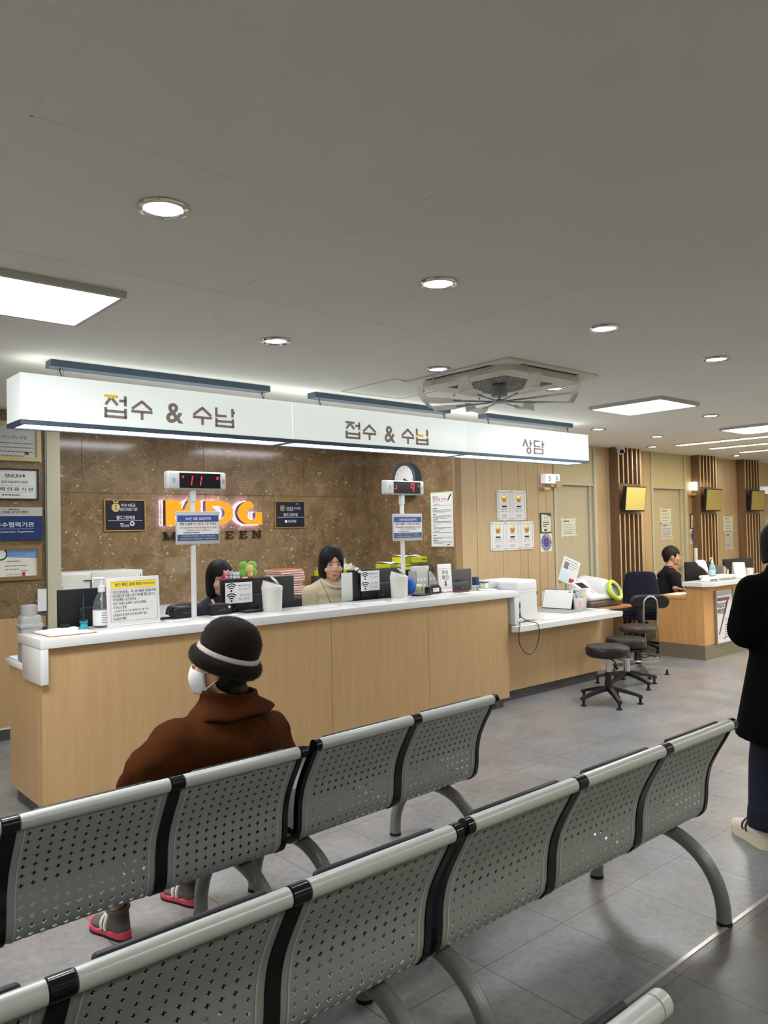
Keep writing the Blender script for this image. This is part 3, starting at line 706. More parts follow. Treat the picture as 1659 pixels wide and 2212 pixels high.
g = MB(); small_print(g, lx(12)-c, lx(68)-c, H_*.55, 1, .03, .009, 8, y); small_print(g, lx(9)-c, lx(55)-c, H_*.42, 2, .028, .008, 9, y); small_print(g, lx(42)-c, lx(70)-c, H_*.275, 1, .03, .008, 4, y); text(g, '세브란스병원장', lx(27)-c, H_*.165, .026, y, width=lx(43)-lx(10)); obj('print', g, M['ink_grey'], t, smooth=0)
g = MB(); bars(g, lx(45)-c, lx(52)-c, H_*.17, .035, y); obj('seal', g, M['ink_red'], t, smooth=0)
g = MB(); g.lathe([(.0, .0), (.052, 0)], 24, Matrix.Translation((lx(-1)-c, y-.0006, H_*.76))@Matrix.Rotation(PI/2, 4, 'X')); g.mi = 1; g.lathe([(.0, .0), (.04, 0)], 24, Matrix.Translation((lx(-1)-c, y-.0012, H_*.76))@Matrix.Rotation(PI/2, 4, 'X')); g.mi = 0
obj('crest', g, [M['ink_navy'], M['paper_cream']], t, smooth=0)

# navy plaques on the marble
def bx(px): return PY(px, 1100, YB).x
def bz(px, py): return PY(px, py, YB).z
x0, x1, z0, z1 = bx(223.5), bx(312), bz(268, 1147), bz(268, 1079.5); c = (x0+x1)/2
t, W_, H_ = plate('navy_plaque', 'navy plaque with gold border and gold medal, left of the orange letters', 'plaque', x0, x1, z0, z1, YB-.001, M['navy_panel'], .022, 'navy plaques on the marble wall', M['gold'], .009, 'plaque'); y = -.0136
g = MB(); Rx = Matrix.Rotation(PI/2, 4, 'X')
g.lathe([(0, 0), (.043, 0)], 28, Matrix.Translation((bx(249)-c, y, H_*.75))@Rx); stroke(g, (bx(249)-c, H_*.86), (bx(243)-c, H_*.985), .014, y, y+.001); stroke(g, (bx(249)-c, H_*.86), (bx(255)-c, H_*.985), .014, y, y+.001)
obj('medal', g, M['gold_ink'], t, smooth=0)
g = MB(); text(g, 'S', bx(249)-c, H_*.75, .045, y-.001, bold=.01); n = 24
for i in range(n):
    a, b = 2*PI*i/n, 2*PI*(i+1)/n
    if i % 2 == 0: stroke(g, (bx(249)-c+.036*math.cos(a), H_*.75+.036*math.sin(a)), (bx(249)-c+.036*math.cos(b), H_*.75+.036*math.sin(b)), .004, y-.001, y)
obj('medal_mark', g, M['navy_panel'], t, smooth=0)
g = MB(); text(g, '최상 S등급', bx(276)-c, H_*.825, .030, y, width=bx(292)-bx(261), bold=.008); text(g, '검진의료기관', bx(277)-c, H_*.69, .032, y, width=bx(296)-bx(258), bold=.008); text(g, '엠디그린의원', bx(270)-c, H_*.425, .04, y, width=bx(290)-bx(250), bold=.01); text(g, '국민건강보험', bx(268)-c, H_*.165, .026, y, width=bx(277)-bx(258), bold=.004); small_print(g, bx(258)-c, bx(272)-c, H_*.235, 1, .02, .008, 1, y)
bars(g, bx(232)-c, bx(306)-c, H_*.33, .004, y); obj('lettering', g, M['white_ink'], t, smooth=0)
g = MB(); g.lathe([(.012, 0), (.024, 0)], 20, Matrix.Translation((bx(284)-c, y, H_*.235))@Rx); obj('emblem', g, M['white_ink'], t, smooth=0, fix=False)
x0, x1, z0, z1 = bx(592.5), bx(656), bz(624, 1140), bz(624, 1083); c = (x0+x1)/2
t, W_, H_ = plate('navy_plaque', 'smaller navy plaque with thin gold edge, right of the orange letters', 'plaque', x0, x1, z0, z1, YB-.001, M['navy_panel'], .022, 'navy plaques on the marble wall', M['gold'], .006, 'plaque')
g = MB(); text(g, '가족친화 우수기업', bx(632)-c, H_*.735, .035, y, width=bx(647)-bx(617), bold=.004); text(g, '엠디그린의원', bx(626)-c, H_*.49, .036, y, width=bx(641)-bx(611), bold=.01); text(g, '여성가족부', bx(629)-c, H_*.24, .036, y, width=bx(639)-bx(621), bold=.004); small_print(g, bx(638)-c, bx(651)-c, H_*.9, 1, .02, .006, 1, y); small_print(g, bx(618)-c, bx(646)-c, H_*.66, 1, .02, .006, 1, y); bars(g, bx(598)-c, bx(654)-c, H_*.395, .003, y)
obj('lettering', g, M['white_ink'], t, smooth=0)
g = MB()
for k in range(5):
    a = 2*PI*k/5; g.lathe([(.011, 0), (.016, 0)], 14, Matrix.Translation((bx(609)-c+.02*math.cos(a), y, H_*.74+.02*math.sin(a)))@Rx)
obj('flower_emblem', g, M['gold_ink'], t, smooth=0, fix=False)
g = MB(); g.lathe([(.0, 0), (.018, 0)], 18, Matrix.Translation((bx(616)-c, y, H_*.24))@Rx); obj('round_emblem', g, M['white_ink'], t, smooth=0)

# orange channel letters MDG with light behind
def mx(px): return PY(px, 1100, YB-.12).x
zb, zt = PY(460, 1134.5, YB-.12).z, PY(460, 1081.5, YB-.12).z; Hh = zt-zb; xm = mx(358)
t = thing('logo_sign', 'three large orange back-lit letters on the brown marble wall', 'sign', (xm, YB, zb))
def letter(outer, hole, nm):
    b = MB()
    def both(y0, y1):
        if hole is None: b.prism(outer, y0, y1)
        else:
            n = len(outer); k = len(hole)
            assert n == k
            vs = [(x, y0, z) for x, z in outer]+[(x, y0, z) for x, z in hole]+[(x, y1, z) for x, z in outer]+[(x, y1, z) for x, z in hole]; fs = []
            for i in range(n):
                j = (i+1) % n; fs += [(i, j, n+j, n+i), (2*n+i, 3*n+i, 3*n+j, 2*n+j), (i, 2*n+i, 2*n+j, j), (n+i, n+j, 3*n+j, 3*n+i)]
            b.add(vs, fs)
    b.mi = 0; both(-.125, -.112); b.mi = 1; both(-.112, -.045)
    o = obj(nm, b, [M['mdg'], M['mdg_side']], t, smooth=30)
    h = MB(); pts = [outer] if hole is None else [outer, hole]
    for P_ in pts:
        loop = [(x*.985+.015*sum(p[0] for p in outer)/len(outer), -.03, z*.985+.015*Hh/2) for x, z in P_]
        h.tube(loop, .006, 6, closed=True)
    obj('halo_light', h, M['halo'], o)
def px2(px, py): return (mx(px)-xm, PY(px, py, YB-.12).z-zb)
# M: two stems and a slanted middle; D: bowl; G: hooked bowl
m0, m1 = mx(358)-xm, mx(432.5)-xm; w = m1-m0
letter([(m0, 0), (m0+.26*w, 0), (m0+.26*w, Hh*.70), (m0+.44*w, Hh*.12), (m0+.58*w, Hh*.12), (m0+.76*w, Hh*.70), (m0+.76*w, 0), (m1, 0), (m1, Hh), (m0+.66*w, Hh), (m0+.51*w, Hh*.55), (m0+.36*w, Hh), (m0, Hh)], None, 'letter')
d0, d1 = mx(445)-xm, mx(503)-xm; w = d1-d0
n = 18
outer = [(d0, Hh), (d0, Hh*.5), (d0, 0)]+arc(d0+.45*w, Hh/2, .55*w, Hh/2, -PI/2, PI/2, n)
iw = .24*w; hole = [(d0+iw, Hh*.78), (d0+iw, Hh*.5), (d0+iw, Hh*.22)]+arc(d0+.43*w, Hh/2, .27*w, Hh*.28, -PI/2, PI/2, n)
letter(outer, hole, 'letter')
g0, g1 = mx(514)-xm, mx(565.5)-xm; w = g1-g0
go = arc(g0+.52*w, Hh*.5, .52*w, Hh*.5, math.radians(78), math.radians(262), 22)
outl = [(g0+.58*w, Hh*.80)]+[(g0+.50*w, Hh*.99)]+go[2:-1]+[(g0+.47*w, 0), (g1, 0), (g1, Hh*.53), (g1-.26*w, Hh*.53), (g1-.26*w, Hh*.24), (g0+.60*w, Hh*.22)]
inn = arc(g0+.56*w, Hh*.46, .22*w, Hh*.245, math.radians(262), math.radians(100), 14)
outl[0] = (g0+.56*w, Hh*.955)
letter(outl+inn+[(g0+.60*w, Hh*.70), (g0+.66*w, Hh*.82)], None, 'letter')

# bronze serif letters below
zb2, zt2 = PY(380, 1166, YB-.02).z, PY(380, 1149.5, YB-.02).z
def sx(px): return PY(px, 1155, YB-.02).x
xs_ = sx(353); t = thing('letter_sign', 'row of small dark bronze serif letters below the large orange letters', 'sign', (xs_, YB, zb2)); hh = zt2-zb2
def serif(ch, x):
    b = MB(); s = .022; th = .008; y0, y1 = -.02, -.001
    def V(a, z0=0, z1=1, w=s): b.prism([(x+a-w/2, z0*hh), (x+a+w/2, z0*hh), (x+a+w/2, z1*hh), (x+a-w/2, z1*hh)], y0, y1)
    def Hb(a0, a1, z): b.prism([(x+a0, z*hh-th/2), (x+a1, z*hh-th/2), (x+a1, z*hh+th/2), (x+a0, z*hh+th/2)], y0, y1)
    def feet(a, top=True, bot=True):
        if bot: Hb(a-.026, a+.026, .04)
        if top: Hb(a-.026, a+.026, .96)
    W_ = .105
    if ch in 'ER':
        V(.03); feet(.03)
        if ch == 'E':
            Hb(.03, .098, .96); Hb(.03, .098, .04); Hb(.03, .075, .5); V(.096, .76, .97, .007); V(.1, .03, .26, .007); V(.074, .4, .6, .006)
        else:
            pts = arc(x+.045, hh*.73, .045, hh*.235, -PI/2, PI/2, 12)
            for p, q in zip(pts[:-1], pts[1:]): stroke(b, p, q, .015, y0, y1)
            stroke(b, (x+.05, hh*.5), (x+.105, hh*.03), .02, y0, y1); Hb(.09, .12, .04)
    elif ch == 'D':
        V(.03); feet(.03); pts = arc(x+.045, hh*.5, .065, hh*.46, -PI/2, PI/2, 16)
        for p, q in zip(pts[:-1], pts[1:]): stroke(b, p, q, .017, y0, y1)
    elif ch == 'G':
        pts = arc(x+.06, hh*.5, .05, hh*.46, math.radians(50), math.radians(320), 20)
        for p, q in zip(pts[:-1], pts[1:]): stroke(b, p, q, .016, y0, y1)
        V(.1, .08, .45); Hb(.078, .12, .45)
    elif ch == 'N':
        V(.02, 0, 1, .009); V(.1, 0, 1, .009); stroke(b, (x+.02, hh*.98), (x+.1, hh*.02), .024, y0, y1); Hb(-.005, .045, .04); Hb(.078, .125, .96); Hb(-.005, .02, .96)
    elif ch == 'M':
        V(.02, 0, 1, .009); V(.125, 0, 1, .022); stroke(b, (x+.022, hh*.98), (x+.072, hh*.03), .022, y0, y1); stroke(b, (x+.072, hh*.03), (x+.122, hh*.98), .009, y0, y1); Hb(-.005, .045, .04); Hb(.1, .15, .04); Hb(-.005, .02, .96); Hb(.12, .15, .96)
    obj('letter', b, M['dark_letter'], t, smooth=0)
for ch, px in (('M', 353), ('D', 381), ('G', 411), ('R', 436), ('E', 487), ('E', 517), ('N', 546)): serif(ch, sx(px)-xs_)
# ghost panel: pale acrylic square on the marble behind the first woman
x0, x1, z0, z1 = bx(355), bx(402), bz(380, 1240), bz(380, 1204)
t, W_, H_ = plate('acrylic_plate', 'blank translucent plate on the marble, left of the first seated woman', 'plate', x0, x1, z0, z1, YB-.001, mat('frosted_plate', (190, 170, 140), .3, alpha=.28), .004, part='sheet')

# ---------- on the marble side wall (faces -X): build facing -Y, turned
def sp(py_px): return PX(*py_px, XS)
a, b = sp((930.5, 1070)), sp((983, 1182)); yc_ = (a.y+b.y)/2; W_ = abs(a.y-b.y); H_ = 2.07-1.445
t = thing('rights_poster', 'white poster with green edge and red heading on the marble side wall', 'poster', (XS-.001, yc_, 1.445), -PI/2)
p = MB(); p.box(-W_/2, W_/2, -.006, 0, 0, H_); obj('board', p, mat('pale_green_edge', (176, 190, 130), .5), t, smooth=0)
p = MB(); p.box(-W_/2+.012, W_/2-.012, -.008, -.006, .012, H_-.012); obj('sheet', p, M['paper'], t, smooth=0)
y = -.0088; g = MB(); text(g, '환자의', -W_*.40, H_*.905, .03, y, 'L', bold=.01); text(g, '환자의 권리', -W_*.33, H_*.775, .017, y, 'L', bold=.01); text(g, '환자의 의무', -W_*.33, H_*.285, .017, y, 'L', bold=.01)
for zz in (.752, .262): bars(g, -W_*.42, W_*.42, H_*zz, .003, y)
bars(g, -W_*.42, W_*.25, H_*.825, .002, y)
for i, zz in enumerate((.70, .595, .495, .385, .21, .125)): small_print(g, -W_*.4, -W_*.12, H_*zz, 1, .02, .009, i, y); small_print(g, -W_*.4, W_*.4, H_*(zz-.032), 3 if i < 3 else 2, .0145, .005, 40+i, y)
small_print(g, W_*.2, W_*.42, H_*.045, 1, .02, .012, 3, y)
stroke(g, (W_*.26, H_*.84), (W_*.40, H_*.95), .016, y-.001, y); obj('print', g, M['ink'], t, smooth=0)
g = MB(); text(g, '권리와 의무', -W_*.40, H_*.862, .034, y, 'L', width=W_*.6, bold=.012); obj('heading', g, M['ink_red'], t, smooth=0)
# wall clock
cc = Vector((XS, 6.74, 2.235)); RC = .2
t = thing('wall_clock', 'round wall clock with thick slate rim on the marble side wall', 'clock', (XS-.001, 6.74, 2.235), -PI/2)
Ry = Matrix.Rotation(PI/2, 4, 'X')
p = MB(); p.lathe([(0, 0), (RC, 0), (RC, .10), (RC-.008, .108), (RC-.028, .108), (RC-.034, .088), (0, .088)], 48, Ry); obj('case', p, mat('slate_plastic', (64, 78, 92), .4), t)
p = MB(); p.lathe([(0, .0885), (RC-.034, .0885)], 48, Ry); obj('dial', p, M['paper'], t)
g = MB()
for h_ in range(1, 13):
    a = PI/2-2*PI*h_/12; text(g, str(h_), .135*math.cos(a), .135*math.sin(a), .026, -.0895)
obj('numerals', g, M['ink_grey'], t, smooth=0)
g = MB(); stroke(g, (0, 0), (.075, -.018), .01, -.093, -.091); stroke(g, (0, 0), (.028, .0), .014, -.093, -.091); g.lathe([(0, .094), (.012, .094), (.012, .0885)], 14, Ry); obj('hands', g, M['ink'], t, smooth=0)

# ---------- on the maple wall
def wx(px): return PY(px, 1100, YW).x
def wz(px, py): return PY(px, py, YW).z
CERT = [(1072, 1103, 1060, 1122.5, '채용신체검사', 'white medal certificate, left one of the upper pair on the maple wall'), (1103.2, 1134.5, 1061, 1122.5, '일반검진', 'white medal certificate, right one of the upper pair on the maple wall'),
        (1056.8, 1088, 1126, 1191, '건강검진', 'white medal certificate, leftmost of the lower three on the maple wall'), (1088.2, 1119, 1125.5, 1189.5, '여성생애검진', 'white medal certificate, middle of the lower three on the maple wall'), (1119.2, 1150, 1125, 1187.5, '학교검진', 'white medal certificate nearest the door, in the lower row on the maple wall')]
for i, (a, b, c_, d_, s_, lab) in enumerate(CERT):
    x0, x1 = wx(a), wx(b); z1_, z0_ = (2.09, 1.735) if i < 2 else (1.72, 1.385)
    t, W_, H_ = plate('medal_certificate', lab, 'certificate', x0, x1, z0_, z1_, YW, M['paper'], .014, 'medal certificates on the maple wall', part='acrylic_plate'); y = -.0146
    g = MB()
    for q in ((-W_*.4, W_*.4, H_*.06), (-W_*.4, W_*.4, H_*.92)): bars(g, q[0], q[1], q[2], .004, y)
    for sx_ in (-.4, .4): g.add([(W_*sx_-.002, y, H_*.06), (W_*sx_+.002, y, H_*.06), (W_*sx_+.002, y, H_*.92), (W_*sx_-.002, y, H_*.92)], [(0,1,2,3)])
    obj('border', g, M['ink_grey'], t, smooth=0)
    g = MB(); g.lathe([(0, .004), (.036, .003), (.042, 0)], 26, Matrix.Translation((0, y, H_*.735))@Rx); g.prism([(-.03, H_*.57), (-.012, H_*.59), (0, H_*.66), (-.024, H_*.68)], y-.001, y); g.prism([(.012, H_*.59), (.03, H_*.57), (.024, H_*.68), (0, H_*.66)], y-.001, y); obj('medal', g, M['gold'], t)
    g = MB(); bars(g, -.042, .042, H_*.465, .017, y); text(g, s_, 0, H_*.385, .022, y, width=.10); small_print(g, -.05, .05, H_*.185, 3, .012, .004, i, y); obj('print', g, M['ink'], t, smooth=0)
    g = MB(); text(g, '최우수', -.035, H_*.30, .02, y, width=.055, bold=.01); obj('grade', g, M['ink_red'], t, smooth=0)
    g = MB(); text(g, '의료기관', .035, H_*.30, .018, y, width=.06); obj('grade_line', g, M['ink_grey'], t, smooth=0)
    for n_, (sx_, sz_) in enumerate(((-1, 1), (1, 1), (-1, -1), (1, -1))):
        g = MB(); g.cyl((sx_*(W_/2-.014), -.014, H_/2+sz_*(H_/2-.016)), (sx_*(W_/2-.014), -.022, H_/2+sz_*(H_/2-.016)), .006, n=10); obj('standoff', g, M['steel'], t)

def nameplate(x0, x1, z0, z1, label, lines):
    t, W_, H_ = plate('room_nameplate', label, 'nameplate', x0, x1, z0, z1, YW, M['dark_grey'], .012, 'room nameplates beside the doors', part='backplate'); y = -.0126
    g = MB(); n = 10; pts = [(-W_*.42, H_*.06), (W_*.46, H_*.06), (W_*.46, H_*.80)]+[(W_*.46-W_*.88*i/n, H_*(.80+.13*math.sin(PI/2*i/n))) for i in range(1, n+1)]
    g.prism(pts, -.0135, -.012); obj('insert', g, M['paper_cream'], t, smooth=0)
    g = MB(); y = -.0141; text(g, lines, 0, H_*.76, .032, y, width=W_*.4); bars(g, -W_*.25, W_*.25, H_*.64, .002, y); small_print(g, -W_*.28, W_*.28, H_*.53, 3, H_*.10, .013, 2, y); bars(g, -W_*.3, W_*.3, H_*.235, .002, y); small_print(g, -W_*.22, W_*.22, H_*.15, 1, .03, .02, 6, y); obj('print', g, M['ink'], t, smooth=0)
def sticker(x0, x1, z0, z1, label):
    t, W_, H_ = plate('round_sticker', label, 'sticker', x0, x1, z0, z1, YW, M['paper'], .002, 'blue round stickers beside the doors', part='sheet')
    def disc(r0, r1, m, y, nm):
        g = MB(); g.lathe([(r0, 0), (r1, 0)] if r0 else [(0, 0), (r1, 0)], 36, Matrix.Translation((0, y, H_/2))@Matrix.Diagonal((W_*.96/2/.1, 1, H_*.96/2/.1, 1))@Rx); obj(nm, g, m, t, smooth=0, fix=False)
    disc(0, .1, M['blue_print'], -.0026, 'disc'); disc(.062, .067, M['white_ink'], -.0032, 'inner_ring'); disc(.09, .094, M['white_ink'], -.0032, 'outer_ring')
    g = MB()
    for i in range(14):
        a = math.radians(20+140*i/13) if i < 8 else math.radians(200+140*(i-8)/5); cx_, cz_ = W_*.38*math.cos(a), H_/2+H_*.38*math.sin(a)
        bars(g, cx_-.008, cx_+.008, cz_, .012, -.0033)
    obj('ring_lettering', g, M['gold_ink'], t, smooth=0)
    g = MB(); g.prism([(-.026, H_*.55), (0, H_*.50), (.026, H_*.55), (.02, H_*.60), (-.02, H_*.60)], -.0045, -.0033); bars(g, -.007, .007, H_*.44, .06, -.0034); obj('emblem', g, M['ink_red'], t, smooth=0)
nameplate(wx(1165.5), wx(1188.5), wz(1177, 1151.5), wz(1177, 1108), 'dark nameplate with cream insert beside the first door, above the blue sticker', '제 3 과')
sticker(wx(1166), wx(1190), wz(1178, 1191), wz(1178, 1152), 'blue round sticker under the nameplate beside the first door')
nameplate(wx(1489.5), wx(1503), wz(1496, 1142), wz(1496, 1110), 'dark nameplate with cream insert beside the door behind the seated woman', '제 2 과')
sticker(wx(1489), wx(1503.5), wz(1496, 1174), wz(1496, 1143), 'blue round sticker beside the second pillar, next to the far door')

def notice(label, x0, x1, z0, z1, y, m='paper', seed=1, taped=True, head=True):
    t, W_, H_ = plate('taped_notice', label, 'notice', x0, x1, z0, z1, y, M[m], .0012, 'taped paper notices', part='sheet')
    g = MB(); yy = -.0018
    if head: small_print(g, -W_*.35, W_*.35, H_*.84, 1, .03, H_*.06, seed, yy)
    small_print(g, -W_*.38, W_*.38, H_*.66, 6, H_*.095, H_*.022, seed+1, yy); bars(g, -W_*.4, W_*.4, H_*.12, H_*.02, yy); bars(g, -W_*.4, W_*.4, H_*.9, H_*.012, yy)
    obj('print', g, M['ink_navy'], t, smooth=0)
    if taped:
        for a_, b_ in ((-1, -1), (1, -1), (-1, 1), (1, 1)):
            g = MB(); g.box(-.024, .024, -.0026, -.0014, -.013, .013, Matrix.Translation((a_*W_/2, 0, H_/2+b_*H_/2))@Matrix.Rotation(a_*b_*PI/4, 4, 'Y')); obj('tape', g, M['tape'], t, smooth=0)
YD = YW+.054
def dx(px, y=YD): return PY(px, 1100, y).x
notice('square taped notice on the first door, right of the nameplate', dx(1212), dx(1242), PY(1227, 1158, YD).z, PY(1227, 1120, YD).z, YD, 'paper_cream', 3)
notice('yellowed taped notice on the door behind the seated woman, upper one', dx(1426), dx(1449), PY(1437, 1129, YD).z, PY(1437, 1099, YD).z, YD, 'paper_cream', 5)
notice('pale taped notice on the door just above the seated woman, lower one', dx(1427), dx(1450), PY(1438, 1164, YD).z, PY(1438, 1130, YD).z, YD, 'paper_grey', 7)
notice('cream notice between the second and third pillars, upper one', wx(1562), wx(1581.5), PY(1572, 1146, YW).z, PY(1572, 1116, YW).z, YW, 'paper_cream', 9)
notice('pale green notice between the second and third pillars, lower one', wx(1565), wx(1580), PY(1572, 1186, YW).z, PY(1572, 1150, YW).z, YW, 'paper_grey', 11)
notice('pale notice on the wall beyond the third pillar, by the standing person', wx(1653), wx(1668), PY(1655, 1150, YW).z, PY(1655, 1115, YW).z, YW, 'paper_cream', 13)

# projecting room number boxes
def number_box(px0, px1, pyt, pyb, num, label, lit, lamp=True):
    y = 5.93; A, B = PY(px0, pyt, y), PY(px1, pyb, y); W_, H_ = (B.x-A.x), A.z-B.z
    t = thing('room_number_box', label, 'number sign', ((A.x+B.x)/2, y, B.z), 0, 'room number boxes')
    g = MB(); g.rbox(-W_/2, W_/2, -.03, .045, 0, H_, .004); obj('box', g, M['number_box_lit' if lit else 'number_box'], t)
    g = MB(); text(g, num, -W_*.22, H_*.5, H_*.52, -.0306, bold=.015); text(g, num, W_*.28, H_*.58, H_*.46, -.0306, bold=.012); obj('numeral', g, M['ink_grey' if lit else 'ink'], t, smooth=0)
    g = MB(); g.box(-W_*.02, W_*.55, -.012, .045, -.045, -.001); g.box(W_*.2, W_*.58, -.04, -.031, -.05, H_*.26); obj('bracket', g, M['maple_wall'], t, smooth=0)
    g = MB(); g.rbox(-W_*.48, -W_*.1, -.008, .065, -.08, -.05, .003); obj('sensor', g, M['gold_frame'], t)
number_box(1174, 1205.5, 1023.5, 1045, '3', 'white box showing number 3 above the first door', False)
number_box(1495, 1523, 1041, 1060, '2', 'glowing white box showing number 2 by the second pillar', True)
number_box(1647, 1672, 1051, 1067, '1', 'white box showing number 1 by the third pillar', False)

# wall screens on the pillars
def wall_screen(x0, x1, z0, z1, label):
    t = thing('wall_screen', label, 'screen', ((x0+x1)/2, 5.845, (z0+z1)/2), 0, 'tilted screens on the slatted pillars')
    W_, H_ = x1-x0, z1-z0; R_ = Matrix.Translation((0, -.085, 0))@Matrix.Rotation(math.radians(6), 4, 'X')
    g = MB(); g.rbox(-W_/2, W_/2, -.02, .03, -H_/2, H_/2, .006, M=R_); obj('casing', g, M['black'], t)
    g = MB(); g.box(-W_/2+.014, W_/2-.014, -.0215, -.0195, -H_/2+.02, H_/2-.014, R_); obj('display', g, M['mirror_screen'], t, smooth=0)
    g = MB(); g.rbox(-.1, .1, -.06, .02, -.08, .08, .005); obj('wall_mount', g, M['black'], t)
wall_screen(9.27, 9.77, 1.835, 2.175, 'tilted golden-looking screen on the first slatted pillar, beyond the counter')
wall_screen(11.49, 11.99, 1.84, 2.185, 'tilted golden-looking screen on the second pillar, below the number 2 box')
wall_screen(13.03, 13.53, 1.845, 2.19, 'tilted golden-looking screen on the third pillar, beside the number 1 box')
# ================================================================ main counter
YF = 4.72
t = thing('reception_counter', 'long maple reception counter with dark skirting under a white stone top', 'counter', (1.47, YF, 0))
wd = 5.60-1.47
for i, (a, b) in enumerate(((1.47, 3.56), (3.56, 4.576), (4.576, 5.60))):
    p = MB(); p.box(a+.002, b-.002, YF, YF+.06, .09, 1.004); obj('front_panel', p, M['maple'], t, world=True, smooth=0)
p = MB(); p.box(1.47, 1.50, YF+.06, 5.34, .09, .845); obj('end_panel', p, M['maple'], t, world=True, smooth=0)
p = MB(); p.box(5.57, 5.60, YF+.06, 5.34, .09, .845); obj('end_panel', p, M['maple'], t, world=True, smooth=0)
p = MB(); p.box(1.50, 5.57, YF+.04, YF+.062, .09, 1.0); p.box(1.5, 5.57, YF+.3, YF+.32, .09, .845); obj('carcass', p, M['groove'], t, world=True, smooth=0)
p = MB(); p.box(1.50, 5.57, YF+.05, YF+.07, 0, .09); p.box(1.50, 1.52, YF+.07, 5.3, 0, .09); p.box(5.55, 5.57, YF+.07, 5.3, 0, .09); obj('skirting', p, M['kick'], t, world=True, smooth=0)
p = MB(); p.box(5.48, 5.488, YF+.046, YF+.05, 0, .09); obj('skirting_joint', p, M['steel'], t, world=True, smooth=0)
t = thing('stone_worktop', 'white speckled stone worktop with drop ends on the long counter', 'worktop', (1.46, YF, .8))
p = MB(); p.rbox(1.455, 5.72, 4.685, 5.12, 1.005, 1.062, .004, 2); obj('upper_shelf', p, M['white_stone'], t, world=True)
p = MB(); p.rbox(1.455, 1.50, 4.684, 5.03, .80, 1.004, .004, 2); obj('drop_end', p, M['white_stone'], t, world=True)
p = MB(); p.rbox(5.655, 5.72, 4.684, 5.12, .75, 1.004, .004, 2); obj('drop_end', p, M['white_stone'], t, world=True)
p = MB(); p.rbox(1.455, 5.65, 5.032, 5.385, .847, .883, .004, 2); p.box(1.501, 5.65, 4.785, 5.032, .847, .883); obj('lower_desk', p, M['white_stone'], t, world=True)
# low counter at the far end
t = thing('low_counter', 'lower maple counter with dark skirting, in front of the stools', 'counter', (5.66, 4.86, 0))
for a, b in ((5.61, 6.50), (6.50, 7.29)):
    p = MB(); p.box(a+.002, b-.002, 4.86, 4.9, .10, .69); obj('front_panel', p, M['maple'], t, world=True, smooth=0)
p = MB(); p.box(7.26, 7.29, 4.9, 5.5, .10, .69); obj('end_panel', p, M['maple'], t, world=True, smooth=0)
p = MB(); p.box(5.61, 7.27, 4.9, 4.93, 0, .10); p.box(7.24, 7.27, 4.93, 5.5, 0, .1); p.box(5.61, 7.26, 4.895, 4.905, .1, .68); obj('skirting', p, M['kick'], t, world=True, smooth=0)
p = MB(); pts = [(7.33, 4.61), (7.33, 5.60), (5.725, 5.60), (5.725, 4.681), (5.60, 4.681), (5.60, 4.67)]+[(5.66-.06*math.cos(PI/2*k/7), 4.67-.06*math.sin(PI/2*k/7)) for k in range(1, 8)]
t = thing('low_worktop', 'white stone top with rounded corner on the lower counter', 'worktop', (5.66, 4.66, .69))
p.prism([(x, y) for x, y in pts], -.745, -.69, Matrix(((1,0,0,0),(0,0,1,0),(0,-1,0,0),(0,0,0,1)))); obj('slab', p, M['white_stone'], t, world=True, smooth=30, bevel=.004)

# ================================================================ things on the counter
ZT = 1.062; ZD = .883; ZL = .746
def on(px, py, z=ZT): return PZ(px, py, z)
# clipboard
t = thing('clipboard', 'wooden clipboard with white forms and two black clips, left end of the counter', 'clipboard', (1.675, 4.95, ZT), 0)
p = MB(); p.rbox(-.15, .13, -.2, .17, 0, .005, .002); obj('board', p, M['table_wood'], t)
p = MB()
for k in range(3): p.box(-.145+.006*k, .118+.004*k, -.19+.008*k, .165, .005+.002*k, .0065+.002*k)
obj('form_sheet', p, M['paper'], t, smooth=0)
for x in (-.08, .06):
    p = MB(); p.rbox(x-.026, x+.026, .135, .175, -.001, .03, .006); obj('clip', p, M['black'], t)
# grey holder behind the left end + card on the lower shelf
t = thing('file_holder', 'grey plastic file holder at the left end, beside the drop end of the counter', 'file holder', (1.50, 5.12, ZD), 0)
p = MB()
p.rbox(-.035, .09, -.05, .05, 0, .285, .02); p.rbox(-.041, .096, -.056, .056, .205, .235, .01); obj('body', p, M['grey_plastic'], t)
p = MB(); p.lathe([(.045, 0), (.05, .06), (.048, .075), (.03, .08), (0, .08)], 20, c=(.025, 0, .27)); obj('lid', p, M['grey_plastic'], t)
t = tag(obj('paper_pad', MB().rbox(1.475, 1.60, 5.2, 5.37, ZD, ZD+.012, .002), M['paper']), 'white pad on the low shelf at the left end of the counter', 'pad')
# teal pen stand
def pen_stand(x, y, z, label, m='teal'):
    t = thing('pen_stand', label, 'pen stand', (x, y, z))
    p = MB(); p.lathe([(0, 0), (.036, 0), (.036, .006), (.021, .034), (.019, .044), (.025, .05), (.025, .06), (0, .06)], 24); obj('base', p, M[m], t)
    p = MB(); p.lathe([(.024, .06), (.025, .068), (0, .07)], 20); obj('collar', p, M['black'], t)
    p = MB(); p.tube([(0, 0, .07), (-.002, 0, .15), (0, 0, .225)], [.003, .004, .003], 8); obj('pen', p, mat('dark_teal_pen', (24, 66, 76), .4) if m == 'teal' else M['black'], t)
b = on(181, 1362); pen_stand(b.x, b.y, ZT, 'small teal pen stand with upright pen, left of the sanitizer bottle')
